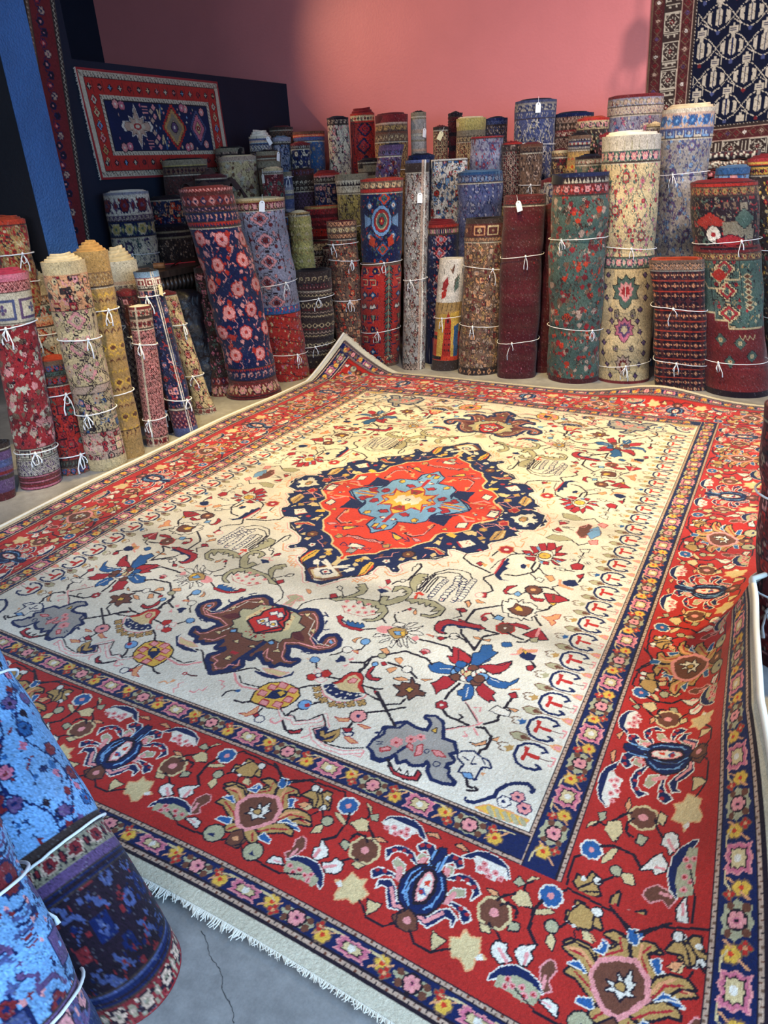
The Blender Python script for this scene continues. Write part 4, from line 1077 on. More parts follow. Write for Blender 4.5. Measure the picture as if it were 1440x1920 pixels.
def field(cv, W, v0, v1, bg, mo, fg, rnd, sc=1.0):
    cv.rect(bg, 0, v0, W, v1)
    if mo in ('scr', 'ros', 'med', 'geo', 'bld', 'leaf'):
        # small filling ornaments between the main ones
        sc *= .78; c0 = cv.clip; cv.clip = (0, v0, W, v1)
        for k in range(int(W*(v1-v0)/(2200 if mo == 'ros' else 1300))):
            x, y = rnd.uniform(0, W), rnd.uniform(v0, v1); r = rnd.uniform(5, 13); t = rnd.randrange(4); c = fg[rnd.randrange(len(fg))]
            if t == 0: cv.line(c, [(x-r, y+r), (x, y-r*.4), (x+r*1.2, y-r)], 4)
            elif t == 1: cv.poly(c, dia(x, y, r, r*1.3))
            elif t == 2: cv.line(fg[0], [(x, y-r*1.6), (x+r*.5, y), (x-r*.4, y+r*1.5)], 4); cv.dot(c, x+r*.5, y, r*.5)
            else: cv.poly(fg[0], [(x-r, y), (x-r*.2, y-r), (x+r, y-r*.3), (x+r*.5, y+r)]); cv.dot(c, x, y, r*.45)
        cv.clip = c0
    f = lambda i: fg[i % len(fg)]
    cl = cv.clip; cv.clip = (0, v0, W, v1)
    if mo == 'scr':
        step = 95*sc
        for k in range(int(W/step)+2):
            x0 = (k-.5)*step; p = []
            y = v0
            while y < v1+60: p.append((x0+math.sin(y/(46*sc)+k*2.1)*step*.34, y)); y += 13*sc
            cv.line(f(0), p, 5)
            for i in range(2, len(p), 3):
                x, y = p[i]; s = rnd.choice((-1, 1)); d = rnd.uniform(16, 26)*sc
                cv.line(f(0), [(x, y), (x+s*d, y-6), (x+s*d*1.3, y+10)], 4)
                if i % 2: cv.flower(x+s*d, y, rnd.uniform(13, 22)*sc, rnd.choice((5, 6, 8)), f(rnd.randrange(1, len(fg))), f(rnd.randrange(len(fg))), f(0))
                else: cv.poly(f(rnd.randrange(1, len(fg))), [(x+s*d, y-16*sc), (x+s*d+14*sc, y-2), (x+s*d+4, y+18*sc), (x+s*d-9*sc, y+2)])
        y = v0+rnd.uniform(60, 130)*sc
        while y < v1:
            x = rnd.uniform(.3, .7)*W*.5+W*.25; r = 44*sc
            cv.poly(f(0), [(x+(r+7)*q*math.cos(a*math.pi/8), y+(r+7)*q*1.2*math.sin(a*math.pi/8)) for a in range(16) for q in ((1, .7)[a % 2],)])
            cv.poly(f(1), [(x+r*q*math.cos(a*math.pi/8), y+r*q*1.2*math.sin(a*math.pi/8)) for a in range(16) for q in ((1, .7)[a % 2],)])
            cv.flower(x, y, r*.6, 6, f(2), f(3), f(0)); y += rnd.uniform(190, 280)*sc
    elif mo == 'ros':
        y = v0+55*sc; k = 0
        while y < v1:
            for x in np.arange((k % 2)*70*sc, W+60, 140*sc):
                xx, yy = x+rnd.uniform(-16, 16), y+rnd.uniform(-18, 18)
                cv.flower(xx, yy, 33*sc, 8, f(0), bg, f(1)); cv.dot(f(1), xx, yy, 9*sc)
                for q in range(5):
                    a, b = xx+rnd.uniform(-75, 75)*sc, yy+rnd.uniform(-60, 60)*sc; r = rnd.uniform(6, 18)*sc
                    if abs(a-xx)+abs(b-yy) > 52*sc: cv.poly(f(rnd.randrange(len(fg))), [(a-r, b), (a-r*.2, b-r), (a+r, b-r*.3), (a+r*.3, b+r*1.3), (a-r*.5, b+r*.6)])
                cv.line(f(2), [(xx+20*sc, yy+34*sc), (xx+34*sc, yy+60*sc), (xx+18*sc, yy+80*sc)], 5)
            y += 112*sc; k += 1
    elif mo == 'med':
        y = v0+80*sc; k = 0
        while y < v1+60:
            x = W*.5+rnd.uniform(-30, 30); a, b = 120*sc, 96*sc
            for j, (q, c) in enumerate(((1.12, f(0)), (1., f(1)), (.84, f(0)), (.78, f(2)), (.5, f(3)), (.42, f(1)))):
                cv.poly(c, stepdia(x, y, a*q, b*q, 6))
            cv.flower(x, y, 28*sc, 8, f(3), f(0), f(0))
            for s in (-1, 1):
                for u in (-.7, .7):
                    cv.flower(x+s*a*.95, y+u*b, 22*sc, 6, f(2+int(u > 0)), f(0), f(0))
                cv.line(f(3), [(x+s*a*1.1, y), (x+s*a*1.4, y-12), (x+s*a*1.5, y+14), (x+s*a*1.7, y)], 6)
                cv.line(f(0), [(x+s*a*1.5, y-b), (x+s*a*1.5, y+b)], 5)
            y += 2.3*b; k += 1
    elif mo == 'geo':
        y = v0
        while y < v1+30:
            x = rnd.uniform(-30, 30)
            while x < W+40:
                a, b = x+rnd.uniform(-14, 14), y+rnd.uniform(-16, 16); r = rnd.uniform(15, 34)*sc; c = f(rnd.randrange(1, len(fg))); t = rnd.randrange(6)
                if t == 0: cv.poly(f(0), stepdia(a, b, r*1.2, r*1.2, 4)); cv.poly(c, stepdia(a, b, r, r, 4)); cv.poly(f(0), stepdia(a, b, r*.4, r*.4, 2))
                elif t == 1:
                    cv.line(f(0), [(a-r, b+r), (a-r, b-r*.3), (a, b-r), (a+r, b-r*.3), (a+r, b+r), (a+r*.4, b+r)], 6); cv.dot(c, a, b, r*.4)
                elif t == 2:
                    cv.poly(f(0), [(a-r-5, b-r-5), (a+r+5, b-r-5), (a+r+5, b+r+5), (a-r-5, b+r+5)]); cv.poly(c, [(a-r, b-r), (a+r, b-r), (a+r, b+r), (a-r, b+r)]); cv.flower(a, b, r*.7, 4, f(rnd.randrange(len(fg))), bg)
                elif t == 3: cv.flower(a, b, r*.9, 8, c, f(0), f(0))
                elif t == 4:
                    for q in range(4): cv.poly(c if q % 2 else f(0), [(a-r, b-r+q*r*.5), (a, b-r*.6+q*r*.5), (a+r, b-r+q*r*.5), (a+r, b-r*.75+q*r*.5), (a, b-r*.35+q*r*.5), (a-r, b-r*.75+q*r*.5)])
                else: cv.line(c, [(a-r, b-r), (a-r*.2, b-r*.4), (a-r*.6, b+r*.3), (a+r*.5, b+r*.2), (a+r, b+r)], 8)
                for q in range(3): cv.poly(f(rnd.randrange(len(fg))), dia(a+rnd.uniform(-1.6, 1.6)*r, b+rnd.uniform(-1.6, 1.6)*r, 6*sc, 7*sc))
                x += rnd.uniform(60, 84)*sc
            y += 58*sc
    elif mo == 'her':
        s = 46*sc; j = 0; y = v0+s*.4
        while y < v1+s:
            for x in np.arange((j % 2)*s/2, W+s, s):
                cv.poly(f(0), dia(x, y, s*.42, s*.42)); cv.poly(bg, dia(x, y, s*.3, s*.3)); cv.flower(x, y, s*.2, 4, f(1), f(2))
                cv.line(f(2), [(x+s*.35, y-s*.12), (x+s*.5, y-s*.26), (x+s*.62, y-s*.1), (x+s*.5, y+s*.05)], 4)
            y += s*.5 if j % 2 else s*.55; j += 1
    elif mo == 'lat':
        s = 92*sc; j = 0; y = v0
        while y < v1+s:
            for x in np.arange((j % 2)*s/2, W+s, s):
                cv.line(f(0), dia(x, y, s*.5, s*.6), 5, True); cv.flower(x, y, s*.24, 6, f(1), f(2), f(0)); cv.dot(f(2), x, y-s*.36, 6); cv.dot(f(2), x, y+s*.36, 6)
            y += s*.6; j += 1
    elif mo == 'chev':
        y = v0+20; k = 0
        while y < v1+60:
            for x in np.arange(0, W+50, 50*sc):
                cv.line(f(k), [(x, y), (x+16*sc, y-14*sc), (x+32*sc, y)], 9*sc)
            y += 34*sc; k += 1
            if k % 4 == 3:
                for x in np.arange(20, W+50, 80*sc): cv.poly(f(1), stepdia(x, y+26*sc, 34*sc, 26*sc, 3)); cv.poly(f(2), stepdia(x, y+26*sc, 18*sc, 13*sc, 2))
                y += 74*sc
    elif mo == 'gul':
        s = 74*sc; y = v0+s*.5
        while y < v1+s:
            for x in np.arange(s*.5, W+s, s*1.15):
                cv.poly(f(0), [(x-s*.48, y-s*.2), (x-s*.25, y-s*.42), (x+s*.25, y-s*.42), (x+s*.48, y-s*.2), (x+s*.48, y+s*.2), (x+s*.25, y+s*.42), (x-s*.25, y+s*.42), (x-s*.48, y+s*.2)])
                cv.poly(bg, dia(x, y, s*.38, s*.34)); cv.flower(x, y, s*.2, 4, f(1), f(2)); 
                for a in (-1, 1): cv.rect(f(1), x+a*s*.4-5, y-5, x+a*s*.4+5, y+5)
            cv.rect(f(2), 0, y+s*.47, W, y+s*.47+5); y += s*.98
    elif mo == 'leaf':
        for k in range(-6, int((v1-v0)/90)+2):
            y = v0+k*150*sc
            cv.line(f(0), [(0, y), (W*.5, y+150*sc), (W, y+420*sc)], 7)
            for t in range(26):
                x = W*t/26; yy = y+x/W*420*sc*(.72 if x < W*.5 else 1)-0
                cv.poly(f(1+t % 2), [(x, yy), (x+8, yy-30*sc), (x+24*sc, yy-34*sc), (x+22*sc, yy-8)])
                if t % 7 == 3: cv.flower(x, yy+62*sc, 24*sc, 8, f(3), f(0), f(0)); cv.flower(x+40, yy+95*sc, 15*sc, 5, f(1), f(2), f(0))
    elif mo == 'pln':
        for k in range(int((v1-v0)/120)): cv.rect(f(0), 0, v0+k*120+rnd.uniform(0, 40), W, v0+k*120+rnd.uniform(44, 50))
        for k in range(int(W*(v1-v0)/9000)): cv.dot(f(k), rnd.uniform(0, W), rnd.uniform(v0, v1), 5)
        y = v0+40
        while y < v1:
            for x in np.arange(20, W, 78): cv.line(f(0), [(x-24, y-22), (x+24, y-22), (x+24, y+22), (x-24, y+22)], 5, True); cv.line(f(0), [(x-12, y), (x+12, y)], 5)
            y += 88
    elif mo == 'str':
        y = v0; k = 0
        while y < v1: h = rnd.choice((10, 16, 26, 40)); cv.rect(f(k), 0, y, W, y+h); y += h+rnd.choice((6, 20, 30)); k += 1
    elif mo == 'bld':   # faded ground with blotches and small flowers
        for k in range(int(W*(v1-v0)/2600)):
            x, y = rnd.uniform(0, W), rnd.uniform(v0, v1); r = rnd.uniform(8, 30)
            cv.poly(f(rnd.randrange(1, len(fg))), [(x-r, y), (x-r*.3, y-r*.8), (x+r, y-r*.4), (x+r*.6, y+r*.6), (x-r*.2, y+r)])
        for k in range(int(W*(v1-v0)/7000)):
            x, y = rnd.uniform(0, W), rnd.uniform(v0, v1)
            cv.line(f(0), [(x, y), (x+rnd.uniform(-30, 30), y+20), (x+rnd.uniform(-30, 30), y+48)], 4); cv.flower(x, y, rnd.uniform(9, 18), 5, f(rnd.randrange(1, len(fg))), f(0), f(0))
    cv.clip = cl

def roll_chart(W, H, spec, seed, px):
    """spec: bands from the top, then 'F ...' for the field, then the bands at the foot; lengths in mm"""
    rnd = random.Random(seed); cv = Canvas(0, 0, W, H, px, 'd')
    it = [s.split() for s in spec.split('|')]
    fi = next(i for i, a in enumerate(it) if a[0] == 'F')
    v = 0.
    for a in it[:fi]:
        h = float(a[0]); band(cv, W, v, v+h, a[1], a[2] if len(a) > 2 else '', (''.join(c for c in ''.join(a[3:]) if c.isalpha()) or 'k'), rnd)
        if len(a) > 2: cv.rect('d', 0, v+h-4, W, v+h)
        v += h
    w = H; tail = it[fi+1:]
    for a in reversed(tail):
        h = float(a[0]); band(cv, W, w-h, w, a[1], a[2] if len(a) > 2 else '', (''.join(c for c in ''.join(a[3:]) if c.isalpha()) or 'k'), rnd)
        if len(a) > 2: cv.rect('d', 0, w-h, W, w-h+4)
        w -= h
    a = it[fi]
    sc = float(a.pop()) if a[-1][-1].isdigit() or a[-1][-1] == '.' else 1.
    field(cv, W, v, w, a[1], a[2] if len(a) > 2 else '', ''.join(a[3:]) or 'k', rnd, sc)
    cv.rect('d', 0, v, W, v+5); cv.rect('h', 0, v+5, W, v+9)
    return cv

def draw_kilim(cv, W, H):
    m = W*.5
    cv.rect('w', 0, 0, W, 330); cv.rect('t', 0, 330, W, 560)
    for x in np.arange(0, W, 46): cv.line('k', [(x, 60+x % 90), (x+8, 100+x % 90)], 5); cv.line('k', [(x+20, 330), (x+6, 400)], 5)
    cv.poly('b', [(m-30, 60), (m-6, 78), (m+24, 30), (m+20, 84), (m+4, 110), (m-12, 92)]); cv.dot('y', m-20, 74, 5)
    for k in range(4): cv.poly('e', [(m+30, 150+k*26), (m+78, 116+k*24), (m+74, 140+k*24), (m+34, 178+k*26)])
    cv.line('b', [(m+26, 210), (m+60, 120)], 5)
    cv.poly('R', [(m-86, 180), (m-44, 130), (m-30, 190), (m-60, 240), (m-90, 230)]); cv.poly('r', [(m-90, 250), (m-40, 220), (m-50, 290), (m-86, 300)])
    cv.poly('y', [(m-110, 430), (m+110, 400), (m+110, 760), (m-110, 760)]); cv.poly('B', [(m+60, 520), (m+110, 500), (m+110, 760), (m+70, 760)])
    P = [(m-54, 760), (m-40, 470), (m-10, 400), (m+26, 470), (m+44, 760)]
    cv.poly('r', P); cv.dot('k', m-8, 480, 14)
    for j in range(5):
        for i in range(3): cv.rect('k', m-34+i*24+j*.5, 530+j*44, m-22+i*24+j*.5, 542+j*44)
    cv.rect('d', 0, H-90, W, H)

def draw_red(cv, W, H):
    m = W*.5
    for s in (-.25, .0, .25):
        for a, b in ((-40, 0), (40, 0)): pass
    for k, c in ((104, 'k'), (98, 'l'), (78, 'k'), (74, 'R'), (56, 'c'), (50, 'e'), (30, 'k')): cv.poly(c, [(m+k*math.cos(a*math.pi/6+.26), 300+k*1.15*math.sin(a*math.pi/6+.26)) for a in range(12)])
    cv.flower(m, 300, 28, 6, 'R', 'y')
    for sx in (-1, 1):
        for sy in (-1, 1): cv.poly('k', dia(m+sx*118, 300+sy*112, 44, 44)); cv.poly('B', dia(m+sx*118, 300+sy*112, 36, 36)); cv.flower(m+sx*118, 300+sy*112, 18, 6, 'w', 'R')
        cv.poly('l', [(m+sx*110, 280), (m+sx*170, 250), (m+sx*170, 350), (m+sx*110, 320)])
        cv.poly('o', [(m+sx*60, 430), (m+sx*110, 400), (m+sx*130, 470), (m+sx*70, 500)])
    v0, v1 = 640, H-100
    cv.clip = (0, v0, W, v1); cv.rect('r', 0, v0, W, v1)
    y = v0+20
    while y < v1:
        x = m+78
        cv.poly('k', [(x, y-30), (x+54, y+8), (x+30, y+8), (x+50, y+44), (x, y+20), (x-50, y+44), (x-30, y+8), (x-54, y+8)]); cv.poly('e', [(x, y-18), (x+40, y+6), (x+20, y+8), (x+34, y+32), (x, y+12), (x-34, y+32), (x-20, y+8), (x-40, y+6)]); cv.line('c', [(x, y-30), (x, y+30)], 5)
        y += 52
    rnd = random.Random(5); y = v0+40; k = 0
    while y < v1:
        for x0 in (m-190, m-70, m+190, m+310, m-310):
            x = x0+rnd.uniform(-20, 20); t = (k+int(x0)) % 5
            cv.line('n', [(x-60, y+40), (x-20, y+40), (x, y+14), (x+50, y+14), (x+50, y-18)], 8)
            if t == 0: cv.line('k', [(x-30, y-30), (x+30, y-30), (x+30, y+10), (x-8, y+10), (x-8, y-10)], 12); cv.line('c', [(x-30, y-30), (x+30, y-30), (x+30, y+10), (x-8, y+10)], 5)
            elif t == 1: cv.poly('k', dia(x, y, 40, 34)); cv.poly('B', dia(x, y, 32, 26)); cv.poly('w', dia(x, y, 14, 12))
            elif t == 2: cv.poly('k', [(x-44, y+20), (x-20, y-26), (x, y-8), (x+20, y-34), (x+46, y+6), (x+10, y+26)]); cv.poly('w', [(x-34, y+14), (x-18, y-14), (x, y+2), (x+20, y-22), (x+36, y+4), (x+8, y+18)])
            elif t == 3: cv.poly('k', [(x-34, y-30), (x+34, y-30), (x+20, y+20), (x-20, y+20)]); cv.poly('e', [(x-24, y-22), (x+24, y-22), (x+12, y+12), (x-12, y+12)]); cv.line('c', [(x, y-22), (x, y+40)], 5)
            else: cv.flower(x, y, 26, 8, 'n', 'y', 'k'); cv.line('s', [(x+30, y-20), (x+50, y+10), (x+34, y+30)], 6)
        y += 96; k += 1
    cv.clip = None

def draw_cream(cv, W, H):
    m = W*.5
    for x in np.arange(0, W, 62): cv.line('g', [(x, 30), (x, 86)], 4)
    def palm(x, y, s, a, b, c):
        P = [(0, -90), (26, -60), (60, -78), (56, -36), (92, -30), (70, 4), (84, 40), (46, 44), (30, 76), (0, 100)]
        Q = [(x+p*s, y+q*s) for p, q in P]+[(x-p*s, y+q*s) for p, q in P[::-1]]
        cv.line('k', Q, 12, True); cv.poly(a, Q); cv.poly(b, [(x+(p-x)*.62, y+(q-y)*.62) for p, q in Q]); cv.poly(c, [(x+(p-x)*.34, y+(q-y)*.36) for p, q in Q]); cv.line('w', [(x, y-30*s), (x, y+34*s)], 6)
    v0 = 860; cv.rect('c', 0, v0, W, H-20); cv.clip = (0, v0, W, H-20)
    rnd = random.Random(2)
    for sx in (-1, 1):
        for dx in (150, 330):
            p = [(m+sx*(dx+40*math.sin(y/70.)), y) for y in np.arange(v0, H, 20)]; cv.line('q', p, 6)
            for i in range(2, len(p), 4): x, y = p[i]; cv.poly('k', [(x-26, y), (x, y-24), (x+28, y), (x+6, y+26)]); cv.poly('eqvP'[i % 4], [(x-18, y), (x, y-16), (x+20, y), (x+4, y+18)]); cv.line('q', [(x, y), (x-sx*50, y-26), (x-sx*60, y+10)], 5)
    palm(m, v0+150, 1.25, 'e', 'P', 'R'); palm(m, v0+420, .95, 'p', 'v', 'c'); palm(m, v0+680, .8, 'x', 'm', 'c')
    for y in (v0+300, v0+320, v0+560):
        for sx in (-1, 1): cv.flower(m+sx*70, y, 24, 5, 'q', 'v', 'k'); cv.line('q', [(m, y+10), (m+sx*50, y)], 5)
    cv.clip = None

def draw_broad(cv, W, H):
    m = W*.5
    P = lambda x, y, a, b, c, o='c': (cv.poly(o, stepdia(x, y, a*1.1, b*1.12, 6)), cv.poly(c, stepdia(x, y, a, b, 6)))
    P(m-110, 250, 110, 62, 'r', 'k'); cv.flower(m-90, 330, 56, 12, 'w', 'R', 'k'); cv.rect('q', m-20, 250, m+200, 330); P(m+150, 230, 70, 60, 'e', 'k'); P(m+40, 370, 130, 40, 'R', 'k')
    cv.line('k', [(m-200, 420), (m+260, 420)], 8)
    v0 = H*.36
    cv.line('c', [(m-220, v0+60), (m-160, v0+170), (m-30, v0+170), (m-30, v0+110), (m+90, v0+110), (m+90, v0+60)], 9)
    P(m-70, v0+80, 60, 44, 'r'); cv.line('c', [(m-70, v0+120), (m-70, v0+200)], 6)
    for k in range(7): cv.poly('c', dia(m+150, v0+90+k*34, 34, 22)); cv.poly('b', dia(m+150, v0+90+k*34, 24, 14))
    y = v0+330; cv.poly('m', [(0, y), (m-120, y), (m-120, y+50), (m-20, y+50), (m-20, y+100), (m+260, y+100), (W, y+100), (W, H-40), (0, H-40)])
    cv.line('c', [(m-260, y), (m-120, y), (m-120, y+50), (m-20, y+50), (m-20, y+100), (m+260, y+100)], 8)
    for x, yy in ((m-90, y+180), (m+60, y+200), (m+150, y+290), (m-30, y+330)):
        P(x, yy, 42, 40, 'e', 'k'); cv.flower(x, yy, 18, 6, 'c', 'R')
    cv.line('c', [(m+60, y+150), (m+80, y+180), (m+100, y+150), (m+120, y+180), (m+140, y+150), (m+160, y+180), (m+180, y+150)], 6)

def draw_zigzag(cv, W, H):
    v0, v1 = H*.36, H*.74
    for j in range(-2, 7):
        x = W*j/5; p = []; y = v0; k = 0
        while y < v1: p.append((x+(W*.16 if k % 2 else 0), y)); y += 80; k += 1
        cv.line('k', p, 14); cv.line('c', p, 4)
        for i in range(0, len(p)-1, 2): cv.poly('x', stepdia(p[i][0]+W*.13, p[i][1]+2, 26, 34, 3)); cv.poly('c', dia(p[i][0]+W*.13, p[i][1]+2, 12, 15)); cv.dot('R', p[i][0]+W*.13, p[i][1]+2, 6)

# ------------------------------------------------------------------ scene helpers
SC = bpy.context.scene
COL = SC.collection
CF, CPITCH, CROLL, CYAW, CX, CY, CZ = 1323.869, .4520171, -.0538919, -.5215464, 1.5218232, -2.9008655, 1.55

def cam_axes():
    f = np.array([math.sin(CYAW)*math.cos(CPITCH), math.cos(CYAW)*math.cos(CPITCH), -math.sin(CPITCH)])
    r = np.array([math.cos(CYAW), -math.sin(CYAW), 0.]); u = np.cross(r, f)
    c, s = math.cos(CROLL), math.sin(CROLL)
    return r*c+u*s, u*c-r*s, f
AR, AU, AF = cam_axes(); CAM = np.array([CX, CY, CZ])

def on_plane(px, py, ax, v):
    """where the sight line of a photograph pixel meets the plane x, y or z = v"""
    d = AF*CF+AR*(px-720)-AU*(py-960)
    return CAM+d*((v-CAM[ax])/d[ax])
def depth(p): return float((np.array(p)-CAM) @ AF)

def mesh_ob(name, V, F, mat, parent=None, smooth=True, dye=None, mats=None, midx=None):
    me = bpy.data.meshes.new(name)
    V = np.asarray(V, dtype=np.float32)
    if isinstance(F, np.ndarray):
        n, k = F.shape
        me.vertices.add(len(V)); me.vertices.foreach_set('co', V.ravel())
        me.loops.add(n*k); me.loops.foreach_set('vertex_index', F.astype(np.int32).ravel())
        me.polygons.add(n); me.polygons.foreach_set('loop_start', np.arange(0, n*k, k, dtype=np.int32))
        me.update(calc_edges=True)
    else:
        me.from_pydata([tuple(map(float, v)) for v in V], [], F); me.update()
    if smooth: me.polygons.foreach_set('use_smooth', np.ones(len(me.polygons), dtype=bool))
    if dye is not None:
        at = me.color_attributes.new('dye', 'BYTE_COLOR', 'POINT')
        c = np.ones((len(V), 4), dtype=np.float32); c[:, :3] = dye
        at.data.foreach_set('color_srgb', c.ravel())
    me.materials.append(mat)
    for m in (mats or []): me.materials.append(m)
    if midx is not None: me.polygons.foreach_set('material_index', np.asarray(midx, dtype=np.int32))
    ob = bpy.data.objects.new(name, me); COL.objects.link(ob)
    if parent is not None:
        ob.parent = parent
        ob.matrix_parent_inverse = parent.matrix_basis.inverted()
    return ob

def thing(name, loc, label, cat, group=None):
    o = bpy.data.objects.new(name, None); COL.objects.link(o); o.location = loc; o.empty_display_size = .1
    return tag(o, label, cat, group)
def tag(o, label=None, cat=None, group=None, kind=None):
    for k, v in (('label', label), ('category', cat), ('group', group), ('kind', kind)):
        if v: o[k] = v
    return o

class MB:
    def __init__(s): s.v = []; s.f = []; s.m = []
    def box(s, lo, hi, m=0):
        b = len(s.v); (x0, y0, z0), (x1, y1, z1) = lo, hi
        s.v += [(x0,y0,z0),(x1,y0,z0),(x1,y1,z0),(x0,y1,z0),(x0,y0,z1),(x1,y0,z1),(x1,y1,z1),(x0,y1,z1)]
        for q in ((0,3,2,1),(4,5,6,7),(0,1,5,4),(1,2,6,5),(2,3,7,6),(3,0,4,7)): s.f.append(tuple(b+i for i in q)); s.m.append(m)
        return s
    def tube(s, P, r, n=6, m=0, close=False):
        P = [np.array(p, float) for p in P]; b = len(s.v); N = len(P)
        for i, p in enumerate(P):
            t = (P[(i+1) % N]-P[i-1]) if close else (P[min(i+1, N-1)]-P[max(i-1, 0)])
            t = t/(np.linalg.norm(t)+1e-9); a = np.cross(t, (0, 0, 1.) if abs(t[2]) < .9 else (1., 0, 0)); a /= np.linalg.norm(a); c = np.cross(t, a)
            rr = r[i] if isinstance(r, (list, tuple)) else r
            for k in range(n):
                g = 2*math.pi*k/n; s.v.append(tuple(p+rr*(a*math.cos(g)+c*math.sin(g))))
        for i in range(N if close else N-1):
            j = (i+1) % N
            for k in range(n): s.f.append((b+i*n+k, b+i*n+(k+1) % n, b+j*n+(k+1) % n, b+j*n+k)); s.m.append(m)
        if not close:
            s.f.append(tuple(b+k for k in range(n))[::-1]); s.f.append(tuple(b+(N-1)*n+k for k in range(n))); s.m += [m, m]
        return s
    def ob(s, name, mat, parent=None, smooth=False, **k): return mesh_ob(name, s.v, s.f, mat, parent, smooth, midx=s.m if k.get('mats') else None, **k)

# ------------------------------------------------------------------ materials
def mat(name, rough=.8, col=(.5, .5, .5), metal=0., spec=.3):
    m = bpy.data.materials.new(name); m.use_nodes = True
    b = m.node_tree.nodes['Principled BSDF']
    b.inputs['Base Color'].default_value = (*col, 1); b.inputs['Roughness'].default_value = rough
    b.inputs['Metallic'].default_value = metal; b.inputs['Specular IOR Level'].default_value = spec
    return m
def nd(m, t, **k):
    n = m.node_tree.nodes.new(t)
    for a, v in k.items():
        if a in n.inputs: n.inputs[a].default_value = v
        else: setattr(n, a, v)
    return n
def lk(m, a, b): m.node_tree.links.new(a, b)
def bsdf(m): return m.node_tree.nodes['Principled BSDF']
def bump(m, tex, strength, dist):
    b = nd(m, 'ShaderNodeBump'); b.inputs['Strength'].default_value = strength; b.inputs['Distance'].default_value = dist
    lk(m, tex, b.inputs['Height']); lk(m, b.outputs[0], bsdf(m).inputs['Normal'])
def ramp(m, fac, stops):
    r = nd(m, 'ShaderNodeValToRGB'); e = r.color_ramp.elements
    while len(e) < len(stops): e.new(.5)
    for i, (p, c) in enumerate(stops): e[i].position = p; e[i].color = (*c, 1)
    lk(m, fac, r.inputs[0]); return r.outputs[0]
def noise(m, scale, detail=4, rough=.6, dist=0.):
    tc = nd(m, 'ShaderNodeTexCoord'); n = nd(m, 'ShaderNodeTexNoise')
    n.inputs['Scale'].default_value = scale; n.inputs['Detail'].default_value = detail; n.inputs['Roughness'].default_value = rough; n.inputs['Distortion'].default_value = dist
    lk(m, tc.outputs['Object'], n.inputs['Vector']); return n.outputs['Fac']

def wool_mat(name, pile=.004, sc=260., lo=.74, hi=1.1):
    m = mat(name, .95, spec=.12)
    at = nd(m, 'ShaderNodeAttribute', attribute_name='dye')
    n1 = noise(m, sc, 3, .7); n2 = noise(m, 7., 3, .6)
    v = ramp(m, n1, [(.28, (lo,)*3), (.72, (hi,)*3)]); w = ramp(m, n2, [(.3, (.86, .86, .84)), (.7, (1.04, 1.04, 1.04))])
    a = nd(m, 'ShaderNodeMixRGB', blend_type='MULTIPLY'); a.inputs[0].default_value = 1
    b = nd(m, 'ShaderNodeMixRGB', blend_type='MULTIPLY'); b.inputs[0].default_value = 1
    lk(m, at.outputs['Color'], a.inputs[1]); lk(m, v, a.inputs[2]); lk(m, a.outputs[0], b.inputs[1]); lk(m, w, b.inputs[2])
    lk(m, b.outputs[0], bsdf(m).inputs['Base Color'])
    bsdf(m).inputs['Sheen Weight'].default_value = .12; bsdf(m).inputs['Sheen Roughness'].default_value = .5
    bump(m, n1, .6, pile)
    return m
M_PILE = wool_mat('carpet_pile', .004, 330.)
M_WOOL = wool_mat('knotted_wool', .003, 420., .87, 1.05)
M_SHAG = wool_mat('shaggy_wool', .012, 90., .6, 1.15)
M_CORD = mat('white_cotton_cord', .8, (.83, .82, .78)); bump(M_CORD, noise(M_CORD, 900, 2), .5, .001)
M_PAPER = mat('paper_tag', .7, (.85, .83, .76)); 
M_PAPERY = mat('yellowed_paper_tag', .7, (.80, .68, .36))
M_BLUETAG = mat('blue_card', .6, (.06, .14, .38))
M_FRINGE = mat('cotton_fringe', .9, (.74, .68, .56)); bump(M_FRINGE, noise(M_FRINGE, 300, 3), .5, .002)
def paint(name, c, rough=.55, tex=60., st=.35, var=.12, dist=.006):
    m = mat(name, rough, c, spec=.35)
    n = noise(m, tex, 5, .55); n2 = noise(m, 3., 4, .6)
    lk(m, ramp(m, n2, [(.3, tuple(x*(1-var) for x in c)), (.7, tuple(min(1, x*(1+var)) for x in c))]), bsdf(m).inputs['Base Color'])
    bump(m, n, st, dist); return m
M_PINK = paint('rose_wall_paint', (.60, .185, .175), .5, 42., .35, .03, .006)
M_NAVY = paint('navy_wall_paint', (.0035, .007, .019), .8, 60.)
M_BLUE = paint('blue_pillar_paint', (.026, .090, .235), .5, 75., 1., .16, .012)
M_BLACK = paint('black_paint', (.010, .010, .014), .6, 50.)
M_CEIL = paint('ceiling_paint', (.5, .46, .44), .8, 30.)
